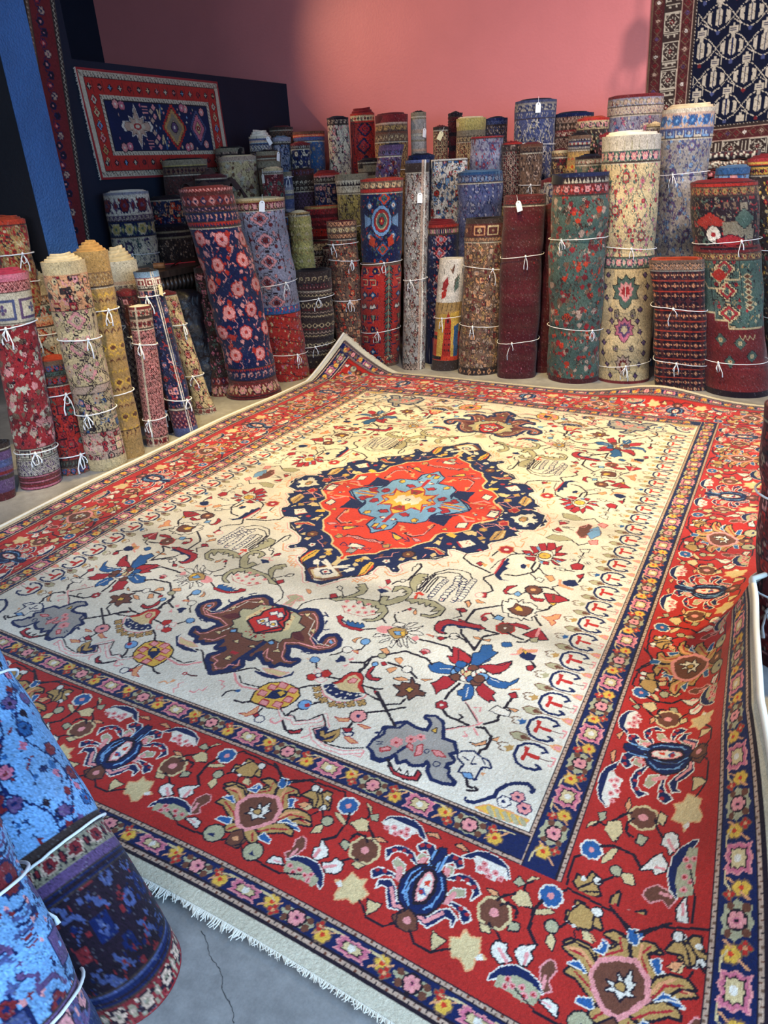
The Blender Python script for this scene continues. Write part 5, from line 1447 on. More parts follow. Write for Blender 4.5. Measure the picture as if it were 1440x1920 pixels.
def concrete():
    m = mat('polished_concrete', .5, (.3, .3, .3), spec=.35)
    n1 = noise(m, 1.6, 8, .62, .4); n2 = noise(m, 22., 8, .7); n3 = noise(m, 160., 3, .6)
    c1 = ramp(m, n1, [(.3, (.20, .195, .185)), (.5, (.31, .30, .285)), (.7, (.44, .43, .41))])
    c2 = ramp(m, n2, [(.3, (.78, .78, .78)), (.7, (1.12, 1.12, 1.1))]); c3 = ramp(m, n3, [(.3, (.9, .9, .9)), (.7, (1.05, 1.05, 1.05))])
    a = nd(m, 'ShaderNodeMixRGB', blend_type='MULTIPLY'); a.inputs[0].default_value = 1
    b = nd(m, 'ShaderNodeMixRGB', blend_type='MULTIPLY'); b.inputs[0].default_value = 1
    lk(m, c1, a.inputs[1]); lk(m, c2, a.inputs[2]); lk(m, a.outputs[0], b.inputs[1]); lk(m, c3, b.inputs[2])
    lk(m, b.outputs[0], bsdf(m).inputs['Base Color'])
    lk(m, ramp(m, n2, [(.3, (.42,)*3), (.7, (.62,)*3)]), bsdf(m).inputs['Roughness']); bump(m, n3, .15, .002)
    return m
M_CONC = concrete()
def wood(name, a, b, rough=.4, sc=3.):
    m = mat(name, rough, a, spec=.5); tc = nd(m, 'ShaderNodeTexCoord'); mp = nd(m, 'ShaderNodeMapping'); mp.inputs['Scale'].default_value = (sc, sc, sc*.15)
    n = nd(m, 'ShaderNodeTexNoise'); n.inputs['Scale'].default_value = 8; n.inputs['Detail'].default_value = 6; n.inputs['Distortion'].default_value = 1.2
    lk(m, tc.outputs['Object'], mp.inputs[0]); lk(m, mp.outputs[0], n.inputs['Vector'])
    lk(m, ramp(m, n.outputs['Fac'], [(.3, a), (.7, b)]), bsdf(m).inputs['Base Color']); bump(m, n.outputs['Fac'], .2, .002); return m
M_DARKWOOD = wood('dark_carved_oak', (.018, .011, .009), (.045, .028, .02), .32)
M_BROWNWOOD = wood('brown_timber', (.22, .075, .022), (.36, .14, .045), .45)
M_PLASTIC = mat('black_plastic_wrap', .22, (.006, .006, .009), spec=.6); bump(M_PLASTIC, noise(M_PLASTIC, 14., 6, .6, 2.), .9, .02)
M_CRACK = mat('crack', .9, (.07, .068, .065))

# ------------------------------------------------------------------ camera
cam = bpy.data.cameras.new('camera'); co = bpy.data.objects.new('camera', cam); COL.objects.link(co)
cam.sensor_fit = 'VERTICAL'; cam.sensor_height = 36; cam.sensor_width = 27; cam.lens = CF/1920*36; cam.clip_start = .02; cam.clip_end = 60
co.matrix_world = Matrix(((AR[0], AU[0], -AF[0], CX), (AR[1], AU[1], -AF[1], CY), (AR[2], AU[2], -AF[2], CZ), (0, 0, 0, 1)))
SC.camera = co

# ------------------------------------------------------------------ room
WX, WY, ZC = -3.5, 4.26, 3.7          # partition plane, back wall plane, ceiling
def struct(name, mb, m, label=None):
    o = mb.ob(name, m); tag(o, label, None, None, 'structure'); return o
struct('floor', MB().box((-7, -6, -.1), (5, 5, 0)), M_CONC, 'grey worn concrete floor')
struct('wall_back', MB().box((-7, WY, 0), (5, WY+.12, ZC)), M_PINK, 'textured rose pink plaster wall')
struct('wall_left', MB().box((-6.2, 1.35, 0), (-6.1, WY, ZC)), M_NAVY, 'dark navy wall behind the low partition')
struct('wall_side', MB().box((-3.68, .9, 0), (WX, 1.5, ZC)), M_NAVY, 'tall navy wall end beside the pillar')
struct('wall_partition', MB().box((-3.62, 1.5, 0), (WX, WY, 2.405)), M_NAVY, 'low dark navy partition wall')
struct('wall_right', MB().box((3.6, -6, 0), (3.7, -4.4, ZC)).box((3.6, 1.9, 0), (3.7, WY, ZC)).box((3.6, -4.4, 0), (3.7, 1.9, .5)).box((3.6, -4.4, 3.0), (3.7, 1.9, ZC)), M_CEIL)
struct('wall_far_left', MB().box((-7, -6, 0), (-6.9, WY, ZC)), M_BLACK)
struct('ceiling', MB().box((-7, -6, ZC), (5, 5, ZC+.1)), M_CEIL)
w = MB().box((3.61, -4.4, .5), (3.68, -4.32, 3)).box((3.61, 1.82, .5), (3.68, 1.9, 3)).box((3.61, -4.4, .5), (3.68, 1.9, .58)).box((3.61, -4.4, 2.92), (3.68, 1.9, 3))
for y in (-2.3, -.2): w.box((3.61, y-.04, .5), (3.68, y+.04, 3))
struct('window_1', w, M_BLACK, 'shop window frame')
# pillar: unlit side's shade put into black colour, blue side towards the window
pa = on_plane(145, 475, 1, .62); pb = on_plane(88, 475, 1, .36)
PXR = float(on_plane(145, 475, 1, .62)[0])
struct('column_1', MB().box((-3.1, .29, 0), (-2.7, .53, ZC)), M_BLACK, 'unlit sides of the square column, shade coloured in black')
struct('column_2', MB().box((-2.7, .29, 0), (-2.696, .53, ZC)), M_BLUE, 'blue textured face of the square column')

# ------------------------------------------------------------------ the big carpet
def smooth(a, b, x):
    t = np.clip((x-a)/(b-a), 0, 1); return t*t*(3-2*t)

def carpet_shape(X, Y):
    """metres on the flat carpet -> where the cloth lies"""
    ph = np.interp(Y, [-2.3, -1.9, -1.2, -.62, -.15, .1, .6, 1.7, 2.3], [.12, .36, 1.06, 1.30, .45, .2, .12, .1, .05])
    u0 = 1.36; n = 24; L = np.maximum(X-u0, 0)
    xx = np.minimum(X, u0).astype(float).copy(); zz = np.zeros_like(xx)
    for k in range(n):
        t = (k+.5)/n*L; a = ph*smooth(0, .27, t)
        xx += np.cos(a)*L/n; zz += np.sin(a)*L/n*.92
    xx = xx-.014*smooth(1.15, 1.5, X)
    x, y, z = xx, Y.astype(float).copy(), zz
    # turned-up far left corner
    s = (X+1.787)*.85+(2.212-Y); t = np.clip(1-s/.50, 0, 1)
    z = z+.33*t**1.25; x = x+.15*t**1.3; y = y-.13*t**1.3
    # swell under the far end and small ripples
    z = z+.075*np.exp(-((X-.85)/.33)**2)*smooth(1.95, 2.2, Y)
    z = z+.006*(np.sin(X*3.1+Y*1.7)+1)*smooth(-1.6, -.6, Y)+.004*(np.sin(Y*5.+X)+1)
    z = z+.03*np.exp(-((Y-.35)/.12)**2)*smooth(1.2, 1.6, X)+.02*np.exp(-((Y+.75)/.1)**2)*smooth(1.25, 1.6, X)
    y = y+.018*np.sin(X*2.6)*smooth(1.2, 2.2, np.abs(Y)); x = x-.02*np.sin(Y*1.1+.6)*smooth(.6, 1.7, -X)
    return x, y, z+.013

def big_carpet():
    cv = big_chart(FIELD, BORDER)
    rgb = PAL[cv.a]
    ex, ey = EX/1000., EY/1000.
    xs = np.linspace(-ex, ex, 1150)
    ys = [-ey]
    while ys[-1] < ey: d = ys[-1]+3.4; ys.append(ys[-1]+min(max(d*d/2050*.62, .0031), .0085))
    ys = np.clip(np.array(ys), -ey, ey)
    iu = np.clip(((xs+ex)*1000/3).astype(int), 0, cv.w-1)
    rows = []
    for k, y in enumerate(ys):
        y1 = ys[min(k+1, len(ys)-1)]; j0 = int(np.clip((y+ey)*1000/3, 0, cv.h-1)); j1 = int(np.clip((y1+ey)*1000/3, j0+1, cv.h))
        rows.append(rgb[j0:max(j1, j0+1)].mean(0)[iu])
    C = np.stack(rows)
    rs = np.random.RandomState(4)
    C = C*(1+rs.normal(0, .035, C.shape[:2]))[..., None]*(1+.05*np.repeat(np.interp(ys, np.linspace(-ey, ey, 40), rs.normal(0, 1, 40))[:, None], len(xs), 1)[..., None])
    X, Y = np.meshgrid(xs, ys)
    x, y, z = carpet_shape(X, Y)
    z = z+rs.normal(0, .0006, z.shape)
    edge = np.zeros(z.shape, bool)
    V = np.stack([x, y, z], -1)
    # skirt: one ring round the edge dropped by the thickness
    nr, nc = z.shape
    ring = np.concatenate([np.arange(nc), np.arange(1, nr)*nc+nc-1, (nr-1)*nc+np.arange(nc-2, -1, -1), np.arange(nr-2, 0, -1)*nc])
    idx = np.arange(nr*nc).reshape(nr, nc)
    Q = np.stack([idx[:-1, :-1], idx[:-1, 1:], idx[1:, 1:], idx[1:, :-1]], -1).reshape(-1, 4)
    P = V.reshape(-1, 3); low = P[ring].copy(); low[:, 2] = low[:, 2]-.0115
    b = nr*nc; m = len(ring); k = np.arange(m); k2 = (k+1) % m
    S = np.stack([ring[k2], ring[k], b+k, b+k2], -1)
    cc = np.clip(C.reshape(-1, 3), 0, 1)
    root = thing('patterned_carpet', (0, 0, 0), 'room-size ivory carpet with a navy and orange medallion, spread flat on the concrete floor', 'carpet')
    mesh_ob('pile_surface', np.concatenate([P, low]), np.concatenate([Q, S]), M_PILE, root, True, np.concatenate([cc, np.tile(np.array([[.5, .45, .36]]), (m, 1))]))
    # fringes, near and far
    for sy in (-1, 1):
        mb = MB(); r = random.Random(9+sy); n = 1500
        for i in range(n):
            X0 = -ex+.004+(2*ex-.008)*i/n; w = .0016
            L = r.uniform(.006, .020)*(1.3 if math.sin(i*.021)+math.sin(i*.057) > .3 else .7); sw = r.uniform(-.012, .012)
            pp = []
            for t in (0, .5, 1):
                a, b_, c = carpet_shape(np.array([X0]), np.array([sy*ey]))
                q = t*L; pp.append((float(a[0])+sw*t*t, float(b_[0])+sy*q, max(.0025, float(c[0])-.001-t*(.009 if float(c[0]) < .03 else .012)+r.uniform(0, .004)*t)))
            v0 = len(mb.v)
            for (a, b_, c), ww in zip(pp, (w, w*1.2, w*.5)): mb.v += [(a-ww, b_, c), (a+ww, b_, c), (a, b_, c+.0022)]
            for j in (0, 3):
                for q in ((0, 1, 4, 3), (1, 2, 5, 4), (2, 0, 3, 5)): mb.f.append(tuple(v0+j+t for t in q)); mb.m.append(0)
        o = mb.ob('fringe', M_FRINGE, root); tag(o, kind='stuff')
        o['label'] = 'short matted cotton fringe'
    # over-cast selvage cords on the two long sides
    for sx in (-1, 1):
        Y0 = np.linspace(-ey, ey, 260); a, b_, c = carpet_shape(np.full(260, sx*(ex+.002)), Y0)
        MB().tube([(a[i]+(0), b_[i], c[i]-.002) for i in range(260)], .0095, 6).ob('selvage', M_FRINGE, root, True)
    return root
big_carpet()

# ------------------------------------------------------------------ rolled rugs
EDGE = dict(c=(.80, .72, .56), t=(.70, .53, .30), g=(.52, .48, .40), d=(.10, .07, .08), r=(.42, .10, .11), w=(.84, .80, .72), b=(.10, .16, .30), o=(.60, .22, .12), p=(.62, .18, .26), l=(.28, .38, .48), n=(.06, .07, .14), m=(.34, .12, .13))

def xsec(th, e, pw):
    """outline of the roll: round, or squashed / boxy for folded rugs"""
    c, s = np.cos(th), np.sin(th)
    r = (np.abs(c/e)**pw+np.abs(s)**pw)**(-1./pw)
    return r

def build_roll(T, B, r, spec, seed, px=5., coil=(3, .012, .006), edge='c', ties=(), tags=(), label='', group='', e=.8, pw=2., name='rolled_rug', cat='rug',
               vis=None, stripe=None, sag=0., shag=False, lump=.02, bend=0., perp=0., span=2.0, tietilt=0.06, tw=0.0, foot=None, bright=False, draw=None):
    T = np.array(T, float); B = np.array(B, float)
    ax = T-B; H = float(np.linalg.norm(ax)); axn = ax/H
    tc = CAM-T*.5-B*.5; tc[2] = 0; tc /= np.linalg.norm(tc)
    e1 = tc; e2 = np.array([-tc[1], tc[0], 0.])          # e1 towards the camera, e2 to its left side
    W = 2*math.pi*r*1000
    cv = roll_chart(W, H*1000, spec, seed, 4. if px < 4.5 else 5.)
    if draw: draw(cv, W, H*1000)
    if stripe:
        for a, b, c in stripe: cv.rect(c, W*a, 0, W*b, H*1000)
    rgb = (PAL if bright else RPAL)[cv.a]; rs = np.random.RandomState(seed)
    if lump == .02: lump = float(rs.uniform(.018, .034))
    
    vis = H if vis is None else min(vis, H)
    nth = max(24, int(2*span*r*1000/px)); th = np.linspace(-span, span, nth)
    back = np.linspace(span, 2*math.pi-span, 12)[1:-1]
    th = np.concatenate([th, back]); n = len(th)
    vv = np.concatenate([np.arange(0, vis, px/1000.*1.15), np.linspace(vis, H, max(2, int((H-vis)/.07)+1))])
    vv = np.unique(np.clip(vv, 0, H)); m = len(vv)
    # lumps and pinches
    ph = rs.uniform(0, 6.3, 8)
    TH, VV = np.meshgrid(th, vv)
    k = 1+lump*(np.sin(VV*9+ph[0]+TH)+np.sin(VV*5.1+ph[1]-2*TH)*.8+np.sin(3*TH+ph[2]+VV*3)*.5+.6*np.sin(VV*23+ph[3]+2*TH))
    for t in ties: k *= 1-.045*np.exp(-((VV-t)/.045)**2)
    k *= 1-.02*((TH+span) % (2*math.pi))/(2*math.pi)       # the free edge stands proud
    if foot: k *= 1+foot*np.exp(-((H-VV)/.08)**2)
    R0 = r*xsec(TH, e, pw)*k
    if shag: R0 = R0+rs.normal(0, .004, R0.shape)
    off = bend*np.sin(VV/H*math.pi)
    def place(Rr, TH, VV):
        f = (VV/H)[..., None]
        c = T+(B-T)*f + (e2*bend*1.)*np.sin(f*math.pi)
        # horizontal rings at the foot, square to the axis higher up
        up = np.array([0, 0, 1.])
        p = Rr[..., None]*(np.cos(TH)[..., None]*e1+np.sin(TH)[..., None]*e2)
        tilt = (p @ ax)/(ax[2])*0
        q = p - ((p @ axn)[..., None]*axn)*perp*(1-smooth(.75, 1., f))
        return c+q
    V = place(R0, TH, VV)
    V[..., 2] = np.maximum(V[..., 2], 0.001)
    if shag: V[..., 2] += 0
    iu = np.clip(((.5+tw+th/(2*math.pi)) % 1.)*cv.w, 0, cv.w-1).astype(int)
    iv = np.clip(vv*1000/cv.px, 0, cv.h-1).astype(int)
    C = rgb[iv][:, iu]
    # wear: worn patches lose colour towards the cotton ground, some knots are gone
    wn = sum(np.sin(VV*a+b+c*TH) for a, b, c in rs.uniform((4, 0, -3), (30, 6, 3), (6, 3)))/6
    wk = np.clip(.03+.20*wn, 0, .4)[..., None]; C = C*(1-wk)+np.array((.46, .39, .34))*wk
    kn = rs.rand(m, n); C = np.where((kn > .965)[..., None], C*.6+.22, C); C = np.where((kn < .05)[..., None], C*.68, C)
    C = C*(1+rs.normal(0, .09, (m, n)))[..., None]
    C *= (1+.06*np.interp(vv, np.linspace(0, H, 25), rs.normal(0, 1, 25)))[:, None, None]
    idx = np.arange(m*n).reshape(m, n); nx = np.roll(idx, -1, 1)
    Q = np.stack([idx[:-1], idx[1:], nx[1:], nx[:-1]], -1).reshape(-1, 4)
    root = thing(name, tuple(B), label, cat, group)
    mt = M_SHAG if shag else M_WOOL
    mesh_ob('outer_wrap', V.reshape(-1, 3), Q, mt, root, True, np.clip(C.reshape(-1, 3), 0, 1))
    # coiled end
    turns, th_, tz = coil; ec = np.array(EDGE[edge]); mb = MB(); cols = []
    N = int(turns*26); a0 = rs.uniform(-2.6, -1.2); ring = []
    for i in range(N+1):
        a = a0+2*math.pi*i/26.; q = i/26.
        rr = r*float(xsec(np.array([a]), e, pw)[0])*(1-.02)-q*(th_+.004); rr = max(rr, .012)
        z = -.004+tz*q+.002*math.sin(a*2+ph[4]); o = []
        for dr, dz in ((0, -.06), (0, -.004), (-.3*th_, .003), (-.75*th_, .003), (-th_, -.005), (-th_, -.05)):
            R = rr+dr; p = R*(math.cos(a)*e1+math.sin(a)*e2); p = p-(p @ axn)*axn*perp
            o.append(T+p+axn*(z+dz))
        ring.append(o)
    for o in ring: mb.v += [tuple(x) for x in o]
    for i in range(N):
        for j in range(5): b = i*6+j; mb.f.append((b, b+6, b+7, b+1))
    mb.f += [tuple(range(6)), tuple(N*6+j for j in range(5, -1, -1))]
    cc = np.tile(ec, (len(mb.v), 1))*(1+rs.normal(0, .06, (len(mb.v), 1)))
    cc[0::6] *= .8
    # floor of the coil: edge colour darkened as shade in the gaps, below the rim
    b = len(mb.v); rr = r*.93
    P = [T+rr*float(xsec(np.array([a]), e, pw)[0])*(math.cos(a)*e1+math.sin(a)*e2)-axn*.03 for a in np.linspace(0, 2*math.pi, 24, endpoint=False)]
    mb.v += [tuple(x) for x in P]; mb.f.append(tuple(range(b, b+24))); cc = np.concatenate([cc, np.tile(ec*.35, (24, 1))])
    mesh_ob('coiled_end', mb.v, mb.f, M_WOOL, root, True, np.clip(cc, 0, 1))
    # ties
    for ti, t in enumerate(ties):
        mb = MB(); f = t/H; c = T+(B-T)*f+e2*bend*math.sin(f*math.pi); P = []
        tl = rs.uniform(-tietilt, tietilt); cr = .0027 if group == BACK else .0038
        for a in np.linspace(0, 2*math.pi, 40, endpoint=False):
            R = r*float(xsec(np.array([a]), e, pw)[0])*(1-.045+.03+2*lump)+cr
            p = R*(math.cos(a)*e1+math.sin(a)*e2); p = p-(p @ axn)*axn*perp
            P.append(c+p+axn*(tl*math.sin(a)*r*2+rs.uniform(-.001, .001)))
        mb.tube(P, cr, 5, close=True)
        a = rs.uniform(-.75, .75); R = r*float(xsec(np.array([a]), e, pw)[0])*(1+2.2*lump)+.008
        K = c+R*(math.cos(a)*e1+math.sin(a)*e2)+axn*tl*math.sin(a)*r*2
        out = math.cos(a)*e1+math.sin(a)*e2; sd = np.cross(out, axn)
        mb.tube([K+axn*.010, K+out*.006, K-axn*.010], [.006, .009, .006], 6)
        for s in (-1, 1):
            L = rs.uniform(.05, .13); d = rs.uniform(.01, .04)*s
            mb.tube([K, K+sd*d*.6-axn*L*.3+out*.008, K+sd*d-axn*L*.7+out*.004, K+sd*d*.9-axn*L+out*.002], [cr, cr, cr, cr*1.6], 5)
        if rs.rand() > .35:
            d = rs.uniform(.02, .035); L = rs.uniform(.05, .09)
            mb.tube([K, K+sd*d*.7-axn*L*.5+out*.01, K+sd*d*.3-axn*L+out*.006, K-sd*d*.4-axn*L*.9+out*.005, K-sd*d*.3-axn*L*.4+out*.008, K], cr, 5)
        mb.ob('tie_cord', M_CORD, root, True)
    # tags: (angle, distance below the top, tilt, kind)
    for a, t, tilt, kd in tags:
        out = math.cos(a)*e1+math.sin(a)*e2; sd = np.cross(out, axn); R = r*float(xsec(np.array([a]), e, pw)[0])*(1+3*lump)+.006
        K = T+(B-T)*(t/H)+out*R; dn = -axn*math.cos(tilt)+sd*math.sin(tilt); sx = np.cross(out, dn)
        mb = MB(); w, h = .021, .062
        pts_ = [(-w*.5, 0), (w*.5, 0), (w, .014), (w, h+.012), (-w, h+.012), (-w, .014)]
        for lay in (.0, .0012): mb.v += [tuple(K+sx*x+dn*(y+.012)+out*(.004+lay)) for x, y in pts_]
        mb.f = [tuple(range(5, -1, -1)), tuple(range(6, 12))]+[(i, (i+1) % 6, 6+(i+1) % 6, 6+i) for i in range(6)]; mb.m = [0]*8
        mb.tube([K+dn*.024+out*.0056, K+dn*.0241+out*.0062], [.004, .004], 8, m=1)
        tg = mb.ob('price_tag', {'w': M_PAPER, 'y': M_PAPERY, 'b': M_BLUETAG}[kd], root, mats=[M_CRACK])
        MB().tube([K-dn*.03, K+out*.004-dn*.005, K+dn*.02+out*.0056], .0012, 4).ob('tag_string', M_CORD, tg)
    return root

def floor_px(px, py, r):
    """centre of a roll whose near foot touches the floor at that sight line"""
    p = on_plane(px, py, 2, 0.); d = p-CAM; d[2] = 0; d /= np.linalg.norm(d); return p+d*r*.92

def stand(tx, ty, w, base, lean, spec, label, group, hid=None, **k):
    """front rolls: top rim and foot both seen. lean = ('Y'|'X', metres the top goes back)"""
    ax = 0 if lean[0] == 'X' else 1
    b0 = on_plane(*base, 2, 0.); guess = w/2/CF*depth(b0)*1.0
    B = floor_px(*base, guess); 
    T = on_plane(tx, ty, ax, B[ax]+lean[1]); r = w/2/CF*depth((T+B)/2); 
    return build_roll(T, B, r, spec, k.pop('seed', int(tx*7+ty)), label=label, group=group, vis=hid, **k)

def rear(tx, ty, w, Y, spec, label, group, show=.75, lean=.06, dx=0., X=None, **k):
    T = on_plane(tx, ty, 1, Y) if X is None else on_plane(tx, ty, 0, X); r = w/2/CF*depth(T)
    if T[0] < WX+.03+r and X is None: T = on_plane(tx, ty, 0, WX+.03+r)
    if T[1] > WY-.03-r: T = on_plane(tx, ty, 1, WY-.03-r)
    B = np.array([T[0]+dx, T[1]-lean, 0.])
    return build_roll(T, B, r, spec, k.pop('seed', int(tx*5+ty*3)), px=k.pop('px', 6.5), label=label, group=group, vis=show, **k)

BACK = 'rolled rugs standing in rows along the back wall'
LEFT = 'rolled rugs leaning together on the left'
# ---- front row of the back wall, left to right
stand(385, 352, 96, (478, 748), ('X', -0.13), '26 m hook P k|20 D|70 m dia P n|40 D flo n P|64 n hook P s|30 r teeth n|F n ros Pr 1.9|24 r teeth n|60 n hook P u|30 D str k m|90 m flo P c k|30 D str k m',
      'leaning navy rug with pink rosettes and dark red ends, beside the black plastic-wrapped roll', BACK, px=5.5, coil=(2.5, .014, .006), edge='m', e=.9, lump=.035, foot=.16, bend=.03)
stand(384, 500, 40, (420, 744), ('X', -0.15), '40 d|60 D flo P n|F d geo kDpe .8|60 m dia P n|90 m flo P c k', 'narrow dark leaning roll with a grey-green panel, left of the pink-rosette navy rug', BACK, px=6, lump=.04, edge='m', foot=.1)
stand(480, 372, 96, (538, 716), ('X', 0.03), '24 c str c t|52 m flo P c k|F u med kuPm .9|60 B hook r c|560 r leaf Dctp .8', 'thick roll, faded grey and pink above, red with a diagonal leaf band below', BACK, px=5.5, coil=(2, .012, .004), edge='c', ties=(.62, 1.18), tags=((.2, .0, .2, 'w'),), e=.95, lump=.03, seed=11)
stand(523, 400, 46, (572, 672), ('X', -0.12), '20 b|F B geo kdzb .9|30 d', 'blue and brown fragment-like roll behind the grey and pink one', BACK, px=6.5, edge='d', ties=(.42,), lump=.03)
stand(560, 398, 40, (592, 690), ('Y', 0.00), '14 t|F i chev tic 1.|20 d', 'cream and yellow shaggy fringed roll in the gap before the deep red one', BACK, px=7, edge='c', shag=True, lump=.05)
stand(588, 506, 68, (596, 702), ('Y', -0.11), '30 d|60 d hook c x|26 k bar m d|34 D hook k P|F d chev xckm .8|60 d|50 m', 'short dark brown rug with a blue card and white tag tied on', BACK, px=5.5, coil=(3, .01, .004), edge='d', ties=(.22, .62), lump=.02)
stand(590, 452, 46, (632, 672), ('Y', 0.05), '14 D|60 d lat c|40 k hook G x|F d lat xkm .7|40 k', 'dark purplish-brown rug with a thin pale lattice, behind the short dark brown one', BACK, px=6, edge='d', ties=(.26,), coil=(2, .01, .003))
stand(616, 462, 24, (650, 678), ('Y', 0.12), '14 D|F d lat xkm .6|40 k', 'slim dark strip roll squeezed against the rust-brown one', BACK, px=7, edge='d', ties=(.3,))
stand(640, 414, 54, (660, 690), ('Y', -0.05), '40 D her s k|50 z flo c k t|40 b her s d|F z geo kbso .8|34 D|60 d box s k', 'slender rust-brown roll with soft dark motifs, left of the tall red one', BACK, px=5.5, edge='m', ties=(.17, .30, .62, 1.12), coil=(2.5, .01, .0))
stand(716, 335, 76, (714, 690), ('Y', -0.09), '16 r|54 z flo c k s|24 r|F n med kBoe .72|30 z|60 z flo s k c|760 r geo keBcs 1.05|30 z', 'tall bright red roll with a navy medallion panel near its top', BACK, px=5.2, coil=(3, .010, .003), edge='o', ties=(.62, 1.18), seed=5, lump=.012, draw=draw_red)
stand(783, 300, 44, (776, 695), ('Y', 0.18), '20 j|60 d|F G scr dxmw .62|60 d her x k', 'tall slim grey runner with a white overcast edge and white tag', BACK, px=5.2, edge='n', ties=(.88,), tags=((.25, .22, .0, 'w'),), stripe=((.61, .635, 'w'), (.575, .605, 'x')), lump=.012, coil=(2, .01, 0))
stand(850, 484, 52, (834, 697), ('Y', 0.13), '30 w|F w geo ewgRy .8|60 i|260 o box k o|60 d', 'small white pictorial rug with a green branch and red tower', BACK, px=5, edge='w', ties=(.45,), seed=8, lump=.02, coil=(2, .008, .002), draw=draw_kilim)
stand(915, 408, 78, (896, 706), ('Y', 0.19), '34 d|100 D box s c b|30 z hook s k|F z geo dsxmt .8|60 d dia s k', 'mottled brown rug tied twice with white bows', BACK, px=5.5, edge='d', ties=(.36, .80), coil=(3, .012, .0), lump=.02, seed=21)
stand(984, 366, 76, (968, 712), ('Y', 0.16), '30 D|30 m hook k D|F a pln DkmRp 1|50 D', 'deep burgundy folded rug with a white hang tag', BACK, px=5.5, edge='m', ties=(.42, 1.05), tags=((-.35, .02, -.3, 'w'),), e=.8, pw=3., name='folded_rug', coil=(2, .014, .003), lump=.018)
stand(1036, 384, 28, (1016, 700), ('Y', 0.20), '30 D|F a pln DkmR 1|50 D', 'narrow burgundy flap roll right of the folded burgundy rug', BACK, px=7, edge='m', lump=.03)
stand(1088, 324, 100, (1074, 722), ('Y', -0.03), '26 n|40 k teeth h|70 m flo P r k|F e bld dRozeqmx 1.|40 D', 'large faded teal and rose roll with a dark checked rim', BACK, px=5.5, edge='n', ties=(.42, 1.05), coil=(3, .012, .0), lump=.02, seed=3)
stand(1060, 480, 30, (1040, 706), ('Y', 0.05), '20 d|F D her sdk .8', 'dark brown lattice roll in the gap left of the faded teal one', BACK, px=7, edge='d')
stand(1185, 254, 100, (1166, 722), ('Y', 0.11), '90 f|76 e flo P h n|F c scr eRcp 1.05|76 e flo P h n|50 d hook h x|760 c scr qevPc 1.05|20 m', 'tallest cream rug with dark green and rose bands below a plain white top', BACK, px=5.2, edge='w', ties=(.72, 1.55), coil=(2.5, .012, .012), lump=.01, seed=14, draw=draw_cream)
stand(1247, 268, 26, (1232, 600), ('Y', -0.05), '60 f|70 e her h k|F m scr kPcp .7|60 e her h k|300 q scr kqh .8', 'thin cream-topped roll wedged right of the tallest cream rug', BACK, px=6, edge='w', ties=(.72,), coil=(2, .008, .012))
stand(1270, 484, 92, (1276, 736), ('Y', -0.09), '20 z|46 d her s x|F D gul kso .95|30 k dia s m', 'low folded dark red tribal rug with rows of small octagons', BACK, px=5.2, edge='o', ties=(.33, .72), e=.62, pw=4., name='folded_rug', coil=(2, .014, .0), lump=.03, seed=2)
stand(1355, 340, 114, (1378, 748), ('Y', 0.22), '30 r str D r|56 z flo t k R|F k geo keRzq 1.3|40 m|50 z flo t k m|620 e med kcRet 1.1|260 m geo kmezr 1.1|40 k', 'very broad red and teal roll at the right of the front row', BACK, px=5.2, edge='r', ties=(.38, 1.18), coil=(3, .012, .006), lump=.022, seed=9, draw=draw_broad)
stand(1438, 296, 66, (1478, 728), ('Y', 0.31), '26 R|34 o str y k|50 y flo k R|F d scr kyRec 1.05|60 t flo k R', 'dark green and gold floral roll cut by the right edge of the view', BACK, px=6, edge='r', ties=(.62, 1.1), coil=(3, .012, .01), seed=31)
# ---- second row
R2 = BACK
rear(1294, 204, 94, 3.30, '26 h|100 x flo B l j|60 j box h l|F G scr jvGl 1.05', 'wide pale blue and lilac rug with twine loop, near the hanging rug', R2, edge='c', ties=(.42,), coil=(2.5, .014, .014), show=1.2, seed=6)
rear(901, 322, 86, 2.99, '16 B|60 j flo u l n|F j scr nujv .9', 'broad slate-blue faded roll behind the mottled brown rug', R2, edge='l', ties=(.62,), show=.9)
rear(660, 326, 62, 2.96, '50 q|40 h teeth k|60 h hook q k|F i scr dqid .8', 'straw-yellow roll with brown line drawing, left of the tall red one', R2, edge='c', ties=(.42,), show=.9, coil=(2, .014, .0))
rear(828, 420, 62, 2.79, '16 r|14 D|40 n bar P c|F n med kPRu .6|40 n', 'dark navy and red roll behind the white pictorial rug', R2, edge='r', show=.9, coil=(3, .010, .014))
rear(605, 386, 68, 2.91, '20 t|46 R hook D k|30 a|60 R flo m k D|30 a|56 r hook D k|30 a|F R chev Dar 1.', 'deep crimson banded roll with a gold rim, behind the slender rust-brown one', R2, edge='o', ties=(.30,), show=.7, coil=(2, .014, .0))
rear(842, 298, 70, 3.20, '10 w|F w geo dBlrw 1.1', 'white carpet end with a bold blue dragon-like motif', R2, edge='w', show=.5, e=.6, pw=3.5, coil=(3, .010, .0), name='folded_rug', seed=12)
rear(790, 291, 48, 3.19, '40 n|F n her jnk .8', 'navy shaggy roll top behind the slim grey runner', R2, edge='n', show=.4, shag=True)
rear(735, 272, 46, 3.05, '30 v|50 v flo k j|F v geo kxjm .8', 'small purple roll with dark tribal motifs, behind the tall red one', R2, edge='n', ties=(.30,), show=.6, lean=.3, dx=-.22)
rear(693, 300, 46, 3.20, '14 k|F q str dq', 'plain grey-green roll, right of the pink and cream floral one', R2, edge='d', show=.4)
rear(612, 325, 50, 3.15, '22 r|14 P bar k|40 d hook h x|F n geo kjPx .9', 'dark roll with a red rim and angular hooks, left of the straw-yellow one', R2, edge='r', show=.5, coil=(3, .01, .01))
